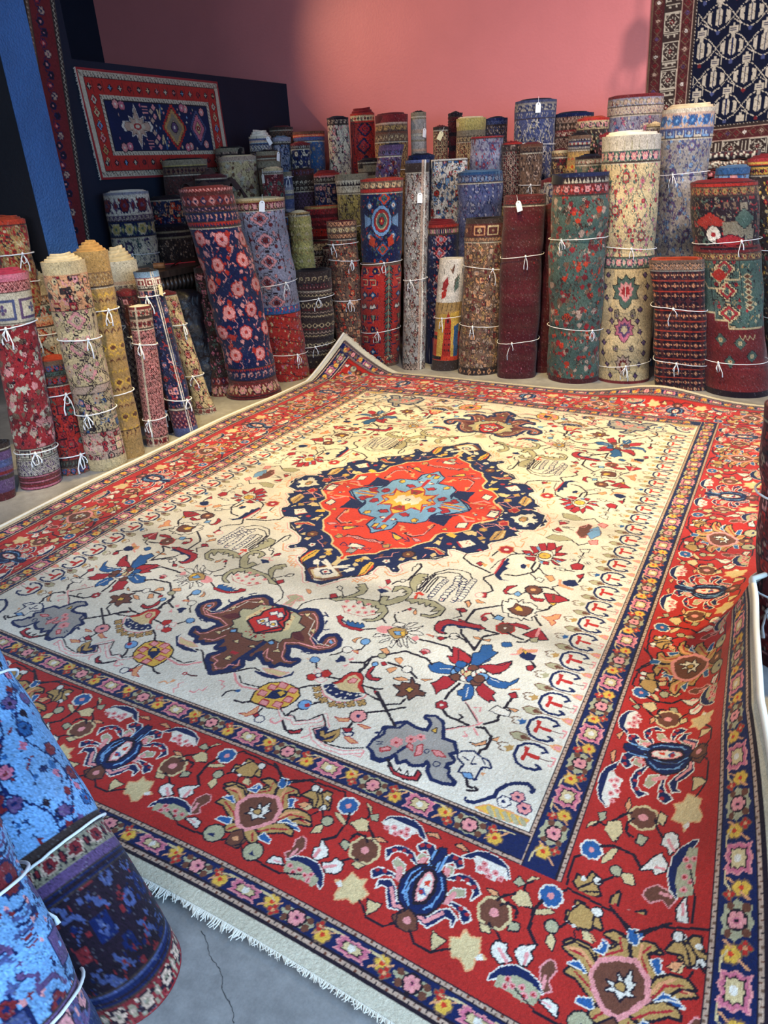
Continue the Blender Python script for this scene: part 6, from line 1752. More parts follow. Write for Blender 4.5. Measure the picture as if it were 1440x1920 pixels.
rear(566, 318, 48, 3.20, '50 D dia v d|40 d|46 d hook h w|46 d hook h w|F d her vk', 'dark purple roll with two rows of white running hooks', R2, edge='d', show=.6)
rear(535, 322, 26, 2.95, '30 q|F j str qjuh', 'narrow grey-blue ribbed roll tied with white twine', R2, edge='l', ties=(.05, .5), show=.9)
rear(510, 316, 40, 2.80, '14 c|22 G teeth w|F m geo kPemz .8', 'small red and green roll with a long white tag on its rim', R2, edge='c', tags=((-1.0, .03, -.1, 'w'),), show=.6)
rear(952, 381, 26, 3.14, '16 m|F t her dkc .8', 'small tan lattice roll beside the burgundy folded rug', R2, edge='m', show=.4)
rear(1031, 337, 34, 3.10, '14 m|F G scr djGx .8', 'small grey faded roll behind the burgundy flap', R2, edge='m', show=.5)
# ---- third row
rear(487, 256, 42, 3.10, '16 h|14 j|16 x|24 B str h j|60 j her h k|F z her hkj', 'grey-blue coiled cone with red lines near the navy partition', R2, edge='w', show=.5, coil=(3, .010, .02), tags=((.6, .0, -.6, 'w'),))
rear(526, 258, 36, 3.30, '30 u|24 d teeth h|F u scr kjuB .8', 'grey floral roll left of the small dark one with a red top', R2, edge='l', show=.6)
rear(503, 284, 44, 2.95, '20 q|30 z str q b|F q str zqd', 'olive-brown ribbed roll with a white tag', R2, edge='d', tags=((.9, .0, .2, 'w'),), show=.4)
rear(562, 269, 38, 3.36, '16 m|30 d dia G|F n ros hkj .8', 'small navy roll with grey flowers and a red top', R2, edge='r', show=.5)
rear(578, 247, 60, 3.60, '16 b|34 o str b s|30 j|F B scr jBqG .9', 'sea-blue roll with an orange striped top', R2, edge='o', show=.7, coil=(2, .012, .0))
rear(527, 239, 44, 3.75, '20 d|F z her dbk', 'dull brown roll top against the navy partition end', R2, edge='m', show=.3)
rear(633, 221, 42, 3.60, '14 k|40 x flo k q|F h scr kPGv .8', 'pink and cream floral roll with a dark rim under the rose wall', R2, edge='n', ties=(.52,), show=.9)
rear(679, 213, 46, 3.75, '22 r|44 c dia e R k|12 r|F r med knRr .85', 'rust-red roll with a cream band of leaves near its top', R2, edge='r', ties=(.55,), show=.8, coil=(2.5, .01, .02))
rear(733, 216, 62, 3.70, '62 m|14 x|60 z flo t k|20 b|60 z hook c k|F b her tk', 'brown roll with a plain rose-red top band', R2, edge='m', ties=(.45,), show=.8, coil=(2, .012, .012))
rear(785, 211, 30, 3.75, '30 q|F G str qGxh', 'thin plain grey roll with hanging loop and tag', R2, edge='d', show=.6, tags=((.75, .12, .1, 'w'),))
rear(826, 238, 28, 3.70, '20 d|F z her ckm', 'small dark tan roll with a tilted paper tag', R2, edge='m', show=.5, tags=((.3, .03, .5, 'y'),))
rear(854, 212, 26, 3.80, '26 k|F a str akD', 'dark maroon shaggy roll beside the olive-yellow one', R2, edge='d', show=.6, shag=True)
rear(883, 222, 56, 3.70, '90 i|50 q|40 d her c t|F z her ckm', 'olive-yellow topped roll with dark patterned bands below', R2, edge='c', show=.6, coil=(2, .01, .01))
rear(931, 222, 42, 3.85, '16 n|40 n her j|F d her jkx', 'navy roll top just right of the olive-yellow one', R2, edge='n', show=.5)
rear(914, 256, 62, 3.35, '12 R|F u scr jvRu .8', 'mauve roll with a crimson rim', R2, edge='r', show=.7, coil=(2, .01, .0))
rear(961, 268, 38, 3.35, '12 r|46 d box x k|F d her xkm', 'small dark roll with a red rim and square motifs', R2, edge='r', show=.7, ties=(.52,))
rear(998, 270, 42, 3.30, '20 b|40 z her k d|F z scr dxkz .7', 'brown roll tied with a knotted white bow', R2, edge='m', show=.8, ties=(.30,))
rear(1006, 189, 76, 3.68, '22 j|60 G flo j h n|50 j hook h u|F j scr hnju .9', 'wide blue-grey roll with a white tag hanging from its rim', R2, edge='n', show=.9, ties=(.32,), tags=((.1, .01, .0, 'w'),))
rear(1052, 282, 36, 3.33, '14 c|30 z hook t k|F d geo ktmz .7', 'small dark brown roll beside a white rope end', R2, edge='m', show=.6)
rear(1075, 213, 70, 3.85, '24 n|50 b her x k|50 d dia x z|50 m flo x k|F D her xk', 'dark-topped brown banded roll right of the wide blue-grey one', R2, edge='n', show=.7)
rear(1112, 222, 58, 3.59, '18 r|60 c flo P e k|F d scr kcPe .8', 'cream floral roll with a coral rim', R2, edge='o', show=.6)
rear(1087, 254, 40, 3.29, '24 z|16 n bar h|30 j flo h R|24 n bar h|F t chev dyo .8', 'small cone-shaped roll striped navy and tan with a white checked line', R2, edge='d', show=.6, coil=(3, .01, .01))
rear(1106, 293, 52, 3.05, '20 k|30 q flo h R|F e bld dxqP .8', 'grey-green flowered roll top behind the faded teal one', R2, edge='n', show=.5)
rear(1140, 252, 30, 3.35, '14 R|24 P hook k m|40 n flo P k|F m her kP', 'slim red and navy roll left of the tallest cream rug', R2, edge='r', show=.6)
rear(1192, 180, 100, 3.76, '16 m|60 u flo x h q|60 x her h v|F u scr vhpB 1.', 'wide pink and pale blue floral roll with a wine-red rim', R2, edge='r', show=.9, coil=(2.5, .012, .004))
rear(1228, 232, 28, 3.50, '20 c|F x her jhk', 'little beige roll between the pink floral and pale blue ones', R2, edge='c', show=.4)
rear(1375, 314, 60, 3.10, '40 B|F l bld jBqP 1.', 'teal-blue faded roll behind the very broad red one', R2, edge='l', show=.4, coil=(2, .01, .01))
# ---- beside the partition
rear(431, 278, 52, 3.30, '30 q|26 d bar x|F d her xk', 'small grey-brown roll end beneath the wall-hung rug corner', R2, edge='d', show=.5)
rear(446, 294, 72, 2.85, '30 x|F c bld zxhb 1.', 'faded beige folded rug with soft creases', R2, edge='c', show=.7, e=.8, pw=3, name='folded_rug', lump=.04)
rear(345, 300, 84, 2.30, '30 q|30 i str q d|50 z dia D k|F d her Dk', 'olive and brown folded rug pile end below the wall-hung rug', R2, edge='d', show=.6, e=.7, pw=3, name='folded_rug')
rear(237, 360, 84, 1.59, '20 u|150 F flo m v n|40 v hook h k|120 n flo i e h|F h scr nvhe 1.3', 'white roll with a plum flower medallion on the desk side', R2, edge='w', show=1., ties=(.46,), e=.7, seed=22, X=-3.26)
rear(311, 370, 62, 2.06, '16 k|F n geo koshj .9', 'dark blue and orange roll beside the white plum-medallion one', R2, edge='d', show=.7, X=-3.27, e=.7)
rear(322, 424, 72, 1.35, '30 k|14 q|30 k|14 q|F d scr kxzd .7', 'black-banded dark roll behind the desk', R2, edge='n', show=.7, X=-3.16, e=.6)
rear(395, 330, 60, 2.28, '14 D|F d str dkDa', 'dark brown woven roll under the draped brown cloth', R2, edge='m', show=.7)
# ---- left-hand group
stand(117, 488, 74, (206, 884), ('X', -0.09), '70 c|190 s geo kPcRd .8|420 c med kcPx .8|40 x|F c geo kPgBd .9|170 x geo kRPc .7|70 c', 'tall cream-topped roll with salmon lattice, centre of the left group', LEFT, px=4.4, edge='c', ties=(.42, .84), coil=(3.5, .013, .012), seed=4, lump=.012, draw=draw_zigzag)
stand(170, 470, 60, (243, 862), ('X', -0.22), '120 t|80 z her t c|F t chev tyb 1.|60 t hook b d|120 t', 'golden tan roll with a cone-like coiled top', LEFT, px=4.8, edge='t', ties=(.34, .84), coil=(4, .012, .016), lump=.015)
stand(222, 488, 62, (272, 800), ('X', -0.17), '130 h|20 x|F q her vhk|60 t', 'plain beige roll with many loose stepped coils', LEFT, px=5, edge='c', ties=(.42,), coil=(4.5, .012, .022), lump=.015)
stand(98, 672, 62, (144, 892), ('X', -0.15), '20 z|46 z flo j r k|24 e hook d k|50 z flo r j k|F M geo kremR 1.05|40 d hook e z|50 z flo j r k', 'short red roll with a brown coiled top, lowest in the left group', LEFT, px=4.4, edge='o', ties=(.20, .56), coil=(3.5, .011, .006), lump=.012, seed=19)
stand(12, 512, 74, (82, 918), ('X', -0.23), '40 p|60 m her P k|14 h|150 h box v j|F R bld kPxmhz 1.|60 h box m k|90 h her v k|80 D str p m', 'faded pink and red roll at the left edge with cream box bands', LEFT, px=4.4, edge='p', ties=(.28, .98), coil=(3, .012, .01), lump=.018, seed=10)
stand(48, 516, 78, (120, 842), ('X', -0.34), '130 c|60 z flo s h k|80 h flo e r k|60 s chev hrB .8|F h med kosh .8', 'cream-topped roll with layered coils behind the pink and red one', LEFT, px=5, edge='c', ties=(.38,), coil=(4, .013, .014), tags=((1.1, .12, .3, 'y'), (-.6, .0, 1.2, 'w')))
stand(262, 573, 42, (298, 838), ('X', -0.20), '16 m|50 x flo d R|14 d|60 x flo m k|F P her dkm .9|60 x flo m k', 'slim pale pink runner with a furry cream edge', LEFT, px=4.4, edge='w', ties=(.24, .72), coil=(2.5, .009, .002), stripe=((.40, .44, 'h'),), seed=33)
stand(273, 508, 46, (352, 820), ('X', -0.36), '40 l|60 m box w|14 w bar k|F n geo kRnPj .9|20 w bar k|120 m her n P|60 j', 'narrow navy and wine roll with a white dotted side stripe', LEFT, px=4.6, edge='d', ties=(.16, .86), tags=((.9, .08, .2, 'y'),), stripe=((.56, .575, 'w'), (.585, .60, 'w')), seed=7)
stand(312, 548, 34, (388, 778), ('X', -0.36), '16 m|F c scr kPRc .7|50 h flo m e', 'thin beige floral runner nearest the black plastic-wrapped roll', LEFT, px=5, edge='m', ties=(.24, .62), foot=.2)
stand(236, 545, 36, (312, 815), ('X', -0.33), '30 m|F D geo kmPz .8|60 d', 'dark wine roll half hidden behind the slim pale pink runner', LEFT, px=6, edge='m', ties=(.3, .82))
stand(285, 600, 30, (332, 800), ('X', -0.30), '30 d|F z her dkb', 'dark brown plain roll between the pink runner and the navy roll', LEFT, px=6, edge='d')
stand(-8, 830, 46, (8, 940), ('X', -0.10), '20 d|F v str dvjm|40 D', 'purple striped roll foot at the far left edge', LEFT, px=5, edge='d', lump=.03)
rear(14, 412, 62, .15, '26 o|F t geo rdcR .55', 'tall rust and tan roll with an orange coiled rim, behind the left group', LEFT, edge='o', ties=(.2, .36), show=.7, coil=(3, .012, .01))
# ---- two big rolls leaning in the near left corner
NEAR = 'big rolls leaning in the near left corner'
def near_roll(top, zt, base, r, spec, label, **k):
    B = on_plane(*base, 2, 0.); T = on_plane(*top, 2, zt)
    return build_roll(T, B, r, spec, k.pop('seed', 3), px=3.2, label=label, group=NEAR, perp=1., bright=True, e=1., **k)
near_roll((-175, 1120), .66, (238, 1822), .118, '40 n|F l scr nmvBkp 1.15|26 d|50 q flo m k x|20 v|20 n str j k|150 k geo kjmn .9|20 n str j k|44 m flo x q k', 'thick pale blue floral roll leaning, dark foot tied with a white bow', edge='n', ties=(.30, .72), seed=15, span=2.4, coil=(2, .012, .004), lump=.012)
near_roll((-230, 1390), .62, (85, 1990), .118, '40 n|F l geo nmPvj 1.35|60 v flo P j k|60 n', 'blue and wine roll in the very corner, nearest the viewer', edge='n', ties=(.35, .62), seed=27, span=2.4, coil=(2, .012, .004), lump=.012)
# ---- right edge of the carpet
def side_roll(p0, p1, r, spec, label, **k):
    return build_roll(np.array(p1), np.array(p0), r, spec, k.pop('seed', 5), px=5, label=label, group='rolls against the right edge of the big carpet', **k)
side_roll((1.765, -.58, 0), (1.665, -.28, .78), .150, '40 m|F m geo kPxrD 1.|40 D', 'red faded roll standing at the right edge of the big carpet', edge='m', ties=(.28, .6), lump=.03, seed=41)
side_roll((1.86, -1.02, 0), (1.84, -.86, .36), .15, '30 z|F d her xkz', 'dark tan roll standing nearest on the right side of the big carpet', edge='d', lump=.03, seed=42)

# ------------------------------------------------------------------ desk, wrapped roll, hanging rugs
tb = thing('carved_desk', (-2.9, 1.25, 0), 'dark carved oak desk with a fluted rim, cluttered, behind the leaning rolls', 'desk')
MB().box((-3.04, .62, .90), (-2.56, 1.98, .945)).ob('desk_top', M_DARKWOOD, tb)
MB().box((-3.0, .68, .14), (-2.66, 1.92, .775)).ob('cabinet_body', M_DARKWOOD, tb)
mb = MB(); mb.box((-3.02, .65, .775), (-2.62, 1.95, .90))
for i in range(30):
    y = .66+i*.0445; mb.tube([(-2.60, y, .785), (-2.575, y+.004, .84), (-2.585, y+.008, .895)], [.012, .021, .014], 7)
mb.ob('fluted_rim', M_DARKWOOD, tb, True)
for x in (-2.95, -2.71):
    for y in (.74, 1.86): MB().tube([(x, y, 0), (x, y, .06), (x, y, .14)], [.05, .035, .045], 10).ob('leg', M_DARKWOOD, tb, True)
def small(name, mb, m, label, cat, group='clutter on the carved desk'): return tag(mb.ob(name, m), label, cat, group)
def flat(x, y, z, a, w, h, t):
    c, s = math.cos(a), math.sin(a); mb = MB(); b = [(-w, -h), (w, -h), (w, h), (-w, h)]
    for dz in (0, t): mb.v += [(x+c*p-s*q, y+s*p+c*q, z+dz) for p, q in b]
    mb.f = [(3, 2, 1, 0), (4, 5, 6, 7)]+[(i, (i+1) % 4, 4+(i+1) % 4, 4+i) for i in range(4)]; mb.m = [0]*6; return mb
ZT = .946
small('sticky_note', flat(-2.72, 1.0, ZT, .3, .035, .03, .006), mat('yellow_paper', .7, (.75, .8, .05)), 'bright yellow note pad on the desk', 'note')
small('paper_slip', flat(-2.86, .72, ZT, .6, .05, .035, .002), M_PAPER, 'white paper slip at the near desk corner', 'paper')
small('scissors', MB().tube([(-2.7, 1.62, ZT+.006), (-2.86, 1.42, ZT+.006)], .005, 5).tube([(-2.74, 1.44, ZT+.006), (-2.84, 1.6, ZT+.006)], .005, 5), mat('red_enamel', .35, (.5, .02, .02)), 'red-handled scissors lying open on the desk', 'scissors')
small('wooden_spool', MB().tube([(-2.75, 1.22, ZT+.022), (-2.68, 1.26, ZT+.022)], .022, 10), M_BROWNWOOD, 'small brown wooden spool on the desk', 'spool')
small('glass_jar', MB().tube([(-2.82, .93, ZT), (-2.82, .93, ZT+.10)], [.03, .026], 12), mat('grey_blue_glass', .1, (.10, .16, .2)), 'grey-blue jar beside the yellow note', 'jar')
small('ruler', flat(-2.9, 1.1, ZT+.002, 1.2, .16, .014, .005), M_BROWNWOOD, 'brown wooden ruler on the desk', 'ruler')
small('shears', MB().tube([(-2.66, 1.3, ZT+.008), (-2.8, 1.52, ZT+.008)], [.004, .009], 5).tube([(-2.8, 1.52, ZT+.008), (-2.86, 1.56, ZT+.008), (-2.84, 1.62, ZT+.008), (-2.79, 1.57, ZT+.008), (-2.8, 1.52, ZT+.008)], .004, 5), mat('dark_steel', .3, (.05, .05, .06), 1.), 'dark steel shears on the desk', 'shears')

def wrapped():
    B = floor_px(384, 744, .15); T = B+np.array([-.07, .0, .80]); rs = np.random.RandomState(3); th = np.linspace(0, 2*math.pi, 64, endpoint=False); vv = np.linspace(0, 1, 60)
    V = []; F = []
    for v in vv:
        c = B+(T-B)*v
        for a in th:
            r = .15*(1+.05*math.sin(3*a+v*5)+.03*math.sin(7*a-v*14)+.035*math.sin(v*34+2*a)+rs.normal(0, .006))
            if v > .93: r *= math.sqrt(max(.02, 1-((v-.93)/.072)**2))
            V.append(c+r*np.array([math.cos(a), math.sin(a), 0]))
    n = 64
    for i in range(59):
        for k in range(n): F.append((i*n+k, i*n+(k+1) % n, (i+1)*n+(k+1) % n, (i+1)*n+k))
    F.append(tuple(59*n+k for k in range(n)))
    o = mesh_ob('wrapped_roll', V, F, M_PLASTIC); tag(o, 'upright roll wrapped in shiny black plastic in front of the desk', 'roll')
wrapped()

def hanging(name, corners, spec_fn, label, px, fr_sides, group='rugs hung on the walls', wave=.012, nrm=(0, -1, 0), sub='woven_face'):
    """corners in 3d: top left, top right, bottom right, bottom left"""
    A, Bq, Cq, Dq = [np.array(c, float) for c in corners]
    w = np.linalg.norm(Bq-A); h = np.linalg.norm(Dq-A); cv = spec_fn(w*1000, h*1000); rgb = RPAL[cv.a]
    nu, nv = int(w*1000/px), int(h*1000/px); U, Vv = np.meshgrid(np.linspace(0, 1, nu), np.linspace(0, 1, nv)); rs = np.random.RandomState(2)
    P = (A*(1-U[..., None])+Bq*U[..., None])*(1-Vv[..., None])+(Dq*(1-U[..., None])+Cq*U[..., None])*Vv[..., None]
    P = P+np.array(nrm, float)*(.012+wave*(np.sin(U*5+Vv*2)+1)*.5*Vv)[..., None]
    C = rgb[np.clip((Vv*cv.h).astype(int), 0, cv.h-1), np.clip((U*cv.w).astype(int), 0, cv.w-1)]*(1+rs.normal(0, .06, U.shape))[..., None]
    idx = np.arange(nu*nv).reshape(nv, nu); Q = np.stack([idx[:-1, :-1], idx[1:, :-1], idx[1:, 1:], idx[:-1, 1:]], -1).reshape(-1, 4)
    b = nu*nv; Bk = (P-np.array(nrm, float)*.009).reshape(-1, 3)
    ring = np.concatenate([idx[0], idx[1:, -1], idx[-1, -2::-1], idx[-2:0:-1, 0]]); k = np.arange(len(ring)); k2 = (k+1) % len(ring)
    V = np.concatenate([P.reshape(-1, 3), Bk[ring]]); S = np.stack([ring[k], ring[k2], b+k2, b+k], -1)
    root = thing(name, tuple(Cq), label, 'rug', group)
    mesh_ob(sub, V, np.concatenate([Q, S]), M_WOOL, root, True, np.clip(np.concatenate([C.reshape(-1, 3), np.tile([[.5, .42, .34]], (len(ring), 1))]), 0, 1))
    if fr_sides:
        mb = MB(); r = random.Random(1)
        for a, c in fr_sides:
            a = np.array([A, Bq, Cq, Dq][a]); c = np.array([A, Bq, Cq, Dq][c]); mid = (A+Bq+Cq+Dq)/4; o = (a+c)/2-mid; o -= ((c-a)@o)/((c-a)@(c-a))*(c-a); o /= np.linalg.norm(o)
            n = int(np.linalg.norm(c-a)/.005)
            for i in range(n):
                p = a+(c-a)*(i+.5)/n+np.array(nrm)*.014; L = r.uniform(.008, .022)
                mb.tube([p-o*.004, p+o*L+np.array([0, 0, -.004])], [.0024, .0012], 3)
        mb.ob('fringe', M_FRINGE, root, True)
    return root

def kazak(W, H):
    cv = Canvas(0, 0, W, H, 4., 'r'); rnd = random.Random(3)
    def frame(i, c): cv.rect(c, i, i, W-i, H-i)
    frame(0, 'R'); frame(16, 'k'); frame(20, 'h')
    for x in np.arange(24, W-24, 34):
        for y in (22, H-62): cv.line('k', [(x, y+4), (x+14, y+34)], 6); cv.line('b', [(x+14, y+4), (x+26, y+34)], 4)
    frame(62, 'k'); frame(66, 'r')
    for i in range(15):
        x = 95+i*(W-190)/14
        for y in (122, H-122):
            c = 'hPlhRhcP'[i % 8]
            cv.poly('k', [(x-26, y-4), (x-4, y-26), (x+4, y-26), (x+26, y-4), (x+26, y+4), (x+4, y+26), (x-4, y+26), (x-26, y+4)]); cv.poly(c, [(x-20, y), (x-6, y-5), (x, y-24), (x+6, y-5), (x+20, y), (x+6, y+5), (x, y+24), (x-6, y+5)]); cv.line('D', [(x+34, y-40), (x+34, y+40)], 4)
    for j in range(5):
        y = 210+j*(H-420)/4
        for x in (112, W-112): cv.poly('k', dia(x, y, 36, 40)); cv.poly('hclPt'[j], dia(x, y, 28, 32)); cv.poly('R', dia(x, y, 14, 16)); cv.flower(x, y+62, 18, 4, 'c', 'k')
    frame(172, 'k'); frame(176, 'h')
    for x in np.arange(180, W-180, 30):
        for y in (178, H-204): cv.line('k', [(x, y+2), (x+12, y+24)], 5)
    for y in np.arange(180, H-180, 30):
        for x in (178, W-204): cv.line('z', [(x, y), (x+22, y+12)], 5)
    frame(206, 'k'); frame(211, 'n')
    m = H/2; x = W*.315
    st = [(0, -168), (22, -110), (34, -60), (86, -78), (78, -34), (150, -40), (178, 0), (150, 40), (78, 34), (86, 78), (34, 60), (22, 110), (0, 168)]
    P = [(x+a, m+b) for a, b in st]+[(x-a, m+b) for a, b in st[::-1]]
    cv.poly('w', P); cv.poly('x', [(x+(a-x)*.84, m+(b-m)*.84) for a, b in P]); cv.line('k', [(x+(a-x)*.84, m+(b-m)*.84) for a, b in P], 4, True); cv.poly('h', [(x+(a-x)*.5, m+(b-m)*.4) for a, b in P]); cv.dot('R', x, m, 44, 26); cv.dot('h', x, m, 26, 13)
    x = W*.585
    for q, c in ((1, 'r'), (.84, 'k'), (.8, 't'), (.62, 'q'), (.34, 'k'), (.3, 'x')): cv.poly(c, stepdia(x, m, 150*q, 176*q, 8))
    cv.flower(x, m, 40, 8, 'v', 'w', 'k'); 
    x = W*.775
    for q, c in ((1, 'j'), (.8, 'k'), (.74, 'p'), (.4, 'k'), (.34, 'c')): cv.poly(c, stepdia(x, m, 104*q, 140*q, 7))
    cv.flower(x, m, 22, 6, 'R', 'w', 'k')
    for fx, fy in ((.195, .30), (.195, .70), (.235, .31), (.235, .69), (.69, .31), (.69, .69), (.665, .30), (.665, .70), (.82, .33), (.82, .67)): cv.flower(W*fx, H*fy, 34, 8, 'Pp'[rnd.randrange(2)], 'w', 'k')
    for s in (-1, 1):
        for i in range(4): cv.poly('P' if i % 2 else 'x', dia(W*(.43+.022*(i % 2)), m+s*(46+i*34), 24, 24)); 
        cv.line('c', [(W*.475, m+s*130), (W*.485, m+s*60), (W*.5, m+s*150), (W*.515, m+s*140)], 14)
        cv.line('B', [(W*.50, m+s*165), (W*.505, m+s*110)], 16)
        for i in range(70):
            x_, y_ = rnd.uniform(W*.17, W*.83), rnd.uniform(H*.27, H*.73); j, k = int(y_/4), int(x_/4)
            if (cv.a[j-3:j+4, k-3:k+4] == LET['n']).all(): cv.poly('Pxhplc'[i % 6], dia(x_, y_, rnd.uniform(6, 13), rnd.uniform(8, 16)))
        for i in range(3): cv.line('P', [(W*.37, m+s*(105+i*22)), (W*.405, m+s*(105+i*22))], 6)
    return cv

def lattice_rug(W, H):
    cv = Canvas(0, 0, W, H, 4.5, 'd'); x0 = 0
    bands = ((0, 14, 'z'), (14, 100, 'D'), (100, 236, 'd'), (236, 322, 'D'), (322, 340, 'd'))
    for a, b, c in bands: cv.rect(c, a, a, W-a, H-a)
    for a, b in ((14, 100), (236, 322)):
        m = (a+b)/2
        for i, y in enumerate(np.arange(a+30, H-a, 62)):
            for x in (m, W-m):
                cv.line('z', dia(x, y, 30, 30), 4, True); cv.poly('vmwmxm'[i % 6], dia(x, y, 17, 17)); cv.poly('d', dia(x, y, 6, 6))
        for i, x in enumerate(np.arange(a+60, W-a, 62)): cv.line('z', dia(x, H-m, 30, 30), 4, True); cv.poly('vmwmxm'[i % 6], dia(x, H-m, 17, 17)); cv.poly('d', dia(x, H-m, 6, 6))
        for q in (a, b):
            cv.line('x', [(q, 0), (q, H-q), (W-q, H-q), (W-q, 0)], 4)
    m = 168
    def boxm(x, y, a, b):
        cv.line('h', [(x-a, y-b), (x+a, y-b), (x+a, y+b), (x-a, y+b)], 6, True)
        for sx in (-1, 1):
            for sy in (-1, 1): cv.line('h', [(x+sx*a*.85, y+sy*b*.3), (x+sx*a*.85, y+sy*b*.85), (x+sx*a*.3, y+sy*b*.85)], 6, True)
        for k in range(8): cv.line('h', [(x+34*math.cos(k*.785), y+34*math.sin(k*.785)), (x+20*math.cos(k*.785+.4), y+20*math.sin(k*.785+.4))], 7)
        cv.flower(x, y, 18, 4, 'm', 'h')
    for i, y in enumerate(np.arange(60, H-160, 200)):
        for x in (m, W-m): boxm(x, y, 58, 66); cv.rect('h', x-50, y+78, x+50, y+84); cv.rect('h', x-50, y+108, x+50, y+114); cv.dot('h', x-24, y+96, 9); cv.dot('h', x+24, y+96, 9)
    for x in np.arange(300, W-200, 200): boxm(x, H-m, 66, 56); cv.rect('h', x+82, H-m-50, x+88, H-m+50); cv.rect('h', x+108, H-m-50, x+114, H-m+50)
    F0 = 346; cv.rect('h', F0-6, 0, W-F0+6, H-F0+6); cv.rect('N', F0, 0, W-F0, H-F0)
    for x in np.arange(F0, W-F0, 24): cv.poly('d', [(x, H-F0+8), (x+12, H-F0-10), (x+24, H-F0+8)])
    for y in np.arange(0, H-F0, 24):
        for xx, s in ((F0, 1), (W-F0, -1)): cv.poly('d', [(xx-s*8, y), (xx+s*10, y+12), (xx-s*8, y+24)])
    cv.clip = (F0+14, 0, W-F0-14, H-F0-12)
    cx = W/2; j = 0
    for y in np.arange(H-F0-130, -200, -210):
        for i in range(-4, 5):
            x = cx+i*230+(115 if j % 2 else 0)
            cv.line('h', [(x-115, y), (x-60, y-64), (x, y-96), (x+60, y-64), (x+115, y), (x+60, y+64), (x, y+96), (x-60, y+64)], 6, True)
            cv.poly('h', [(x-26, y-44), (x, y-62), (x+26, y-44), (x+26, y+44), (x, y+62), (x-26, y+44)]); cv.line('n', [(x, y-56), (x, y+56)], 5); cv.line('q', [(x-24, y-30), (x+24, y), (x-24, y+30)], 4)
            for s in (-1, 1):
                cv.poly('h', [(x+s*48, y-46), (x+s*82, y-28), (x+s*82, y+26), (x+s*48, y+50), (x+s*56, y)])
                cv.poly('h', [(x+s*115-30, y+72), (x+s*115+30, y+72), (x+s*115+30, y+116), (x+s*115-30, y+116)]); cv.poly('h', [(x+s*115-10, y+50), (x+s*115+10, y+50), (x+s*115+14, y+150), (x+s*115-14, y+150)]); cv.line('n', [(x+s*115-20, y+88), (x+s*115+18, y+88)], 4); cv.line('n', [(x+s*115-20, y+102), (x+s*115+18, y+102)], 4)
                cv.line('h', [(x+s*115, y+30), (x+s*115+44, y+60), (x+s*115+44, y+110)], 6)
            cv.dot('m' if (i+j) % 3 == 0 else 'j', x, y+104, 15)
        j += 1
    cv.clip = None; return cv

def long_border(W, H):
    cv = Canvas(0, 0, W, H, 5., 'n'); rnd = random.Random(6)
    field(cv, W*.62, 0, H, 'n', 'scr', 'mPpxl', rnd, 1.)
    cv.rect('d', W*.60, 0, W, H)
    for a, b, c in ((.62, .65, 'z'), (.67, .93, 'm'), (.94, 1., 'd')): cv.rect(c, W*a, 0, W*b, H)
    for i, y in enumerate(np.arange(20, H, 66)):
        x = W*.785; cv.flower(x+(-1)**i*12, y, 26, 6, 'kRxk'[i % 4], 'P', 'n'); cv.line('n', [(x-30, y-30), (x+20, y), (x-30, y+30)], 6)
    for y in np.arange(0, H, 30): cv.line('h', [(W*.955, y), (W*.985, y+15), (W*.955, y+30)], 4); cv.line('x', [(W*.625, y), (W*.645, y+10)], 6)
    return cv
XH = WX
tl, tr = on_plane(137, 122, 0, XH), on_plane(406, 156, 0, XH); br, bl = on_plane(413, 345, 0, XH), on_plane(187, 335, 0, XH)
h_ = (tl[2]-bl[2]); tl[2] = tr[2] = max(tl[2], tr[2])-.01
br = np.array([XH, tr[1]+.03, tl[2]-h_]); bl = np.array([XH, bl[1], tl[2]-h_])
hanging('wall_hung_rug', (tl, tr, br, bl), kazak, 'small red-bordered rug with three stepped medallions hung on the navy partition', 5., ((0, 3),), nrm=(1, 0, 0))
YH = WY
q0 = on_plane(1223, 0, 1, YH); q1 = on_plane(1211, 190, 1, YH); d_ = (q0-q1)/np.linalg.norm(q0-q1); rr_ = np.array([d_[2], 0, -d_[0]])
LH = 2.7; WH = 1.72; zb = on_plane(1300, 330, 1, YH)[2]; bl = q1-d_*((q1[2]-zb)/d_[2]); tl = bl+d_*(3.55-zb)
hanging('wall_hung_rug', (tl, tl+rr_*WH, bl+rr_*WH, bl), lattice_rug, 'large navy rug with an ivory lattice hung on the rose wall', 6.5, (), wave=.006)
ra, rb = on_plane(100, 0, 0, XH), on_plane(168, 455, 0, XH); k_ = (ra-rb)/(ra[2]-rb[2]); ra = rb+k_*(3.62-rb[2]); wv = np.array([0, .66, 0])
hanging('wall_hung_rug', (ra-wv, ra, rb, rb-wv), long_border, 'long dark wine and navy rug hung on the tall wall behind the blue pillar', 6.5, (), nrm=(1, 0, 0), wave=.004)
# brown cloth draped over the rolls under the wall-hung rug
def cloth():
    A = on_plane(382, 322, 1, 2.35); nx, ny = 40, 30; V = []; F = []; 
    for j in range(ny):
        for i in range(nx):
            u, v = i/(nx-1)-.5, j/(ny-1)-.5
            V.append((A[0]+u*.62, A[1]+v*.42, A[2]-.02-.20*u*u*2-.35*v*v-.04*abs(u)+.028*math.sin(u*17+v*6)+.022*math.sin(v*21-u*7)))
    for j in range(ny-1):
        for i in range(nx-1): F.append((j*nx+i, j*nx+i+1, (j+1)*nx+i+1, (j+1)*nx+i))
    o = mesh_ob('draped_cloth', V, F, M_DRAPE); m = o.modifiers.new('thickness', 'SOLIDIFY'); m.thickness = .008
    tag(o, 'crumpled dark brown cloth draped over the rolls below the wall-hung rug', 'cloth')
M_DRAPE = mat('brown_woollen_cloth', .95, (.055, .032, .028)); bump(M_DRAPE, noise(M_DRAPE, 200, 3), .5, .003)
cloth()
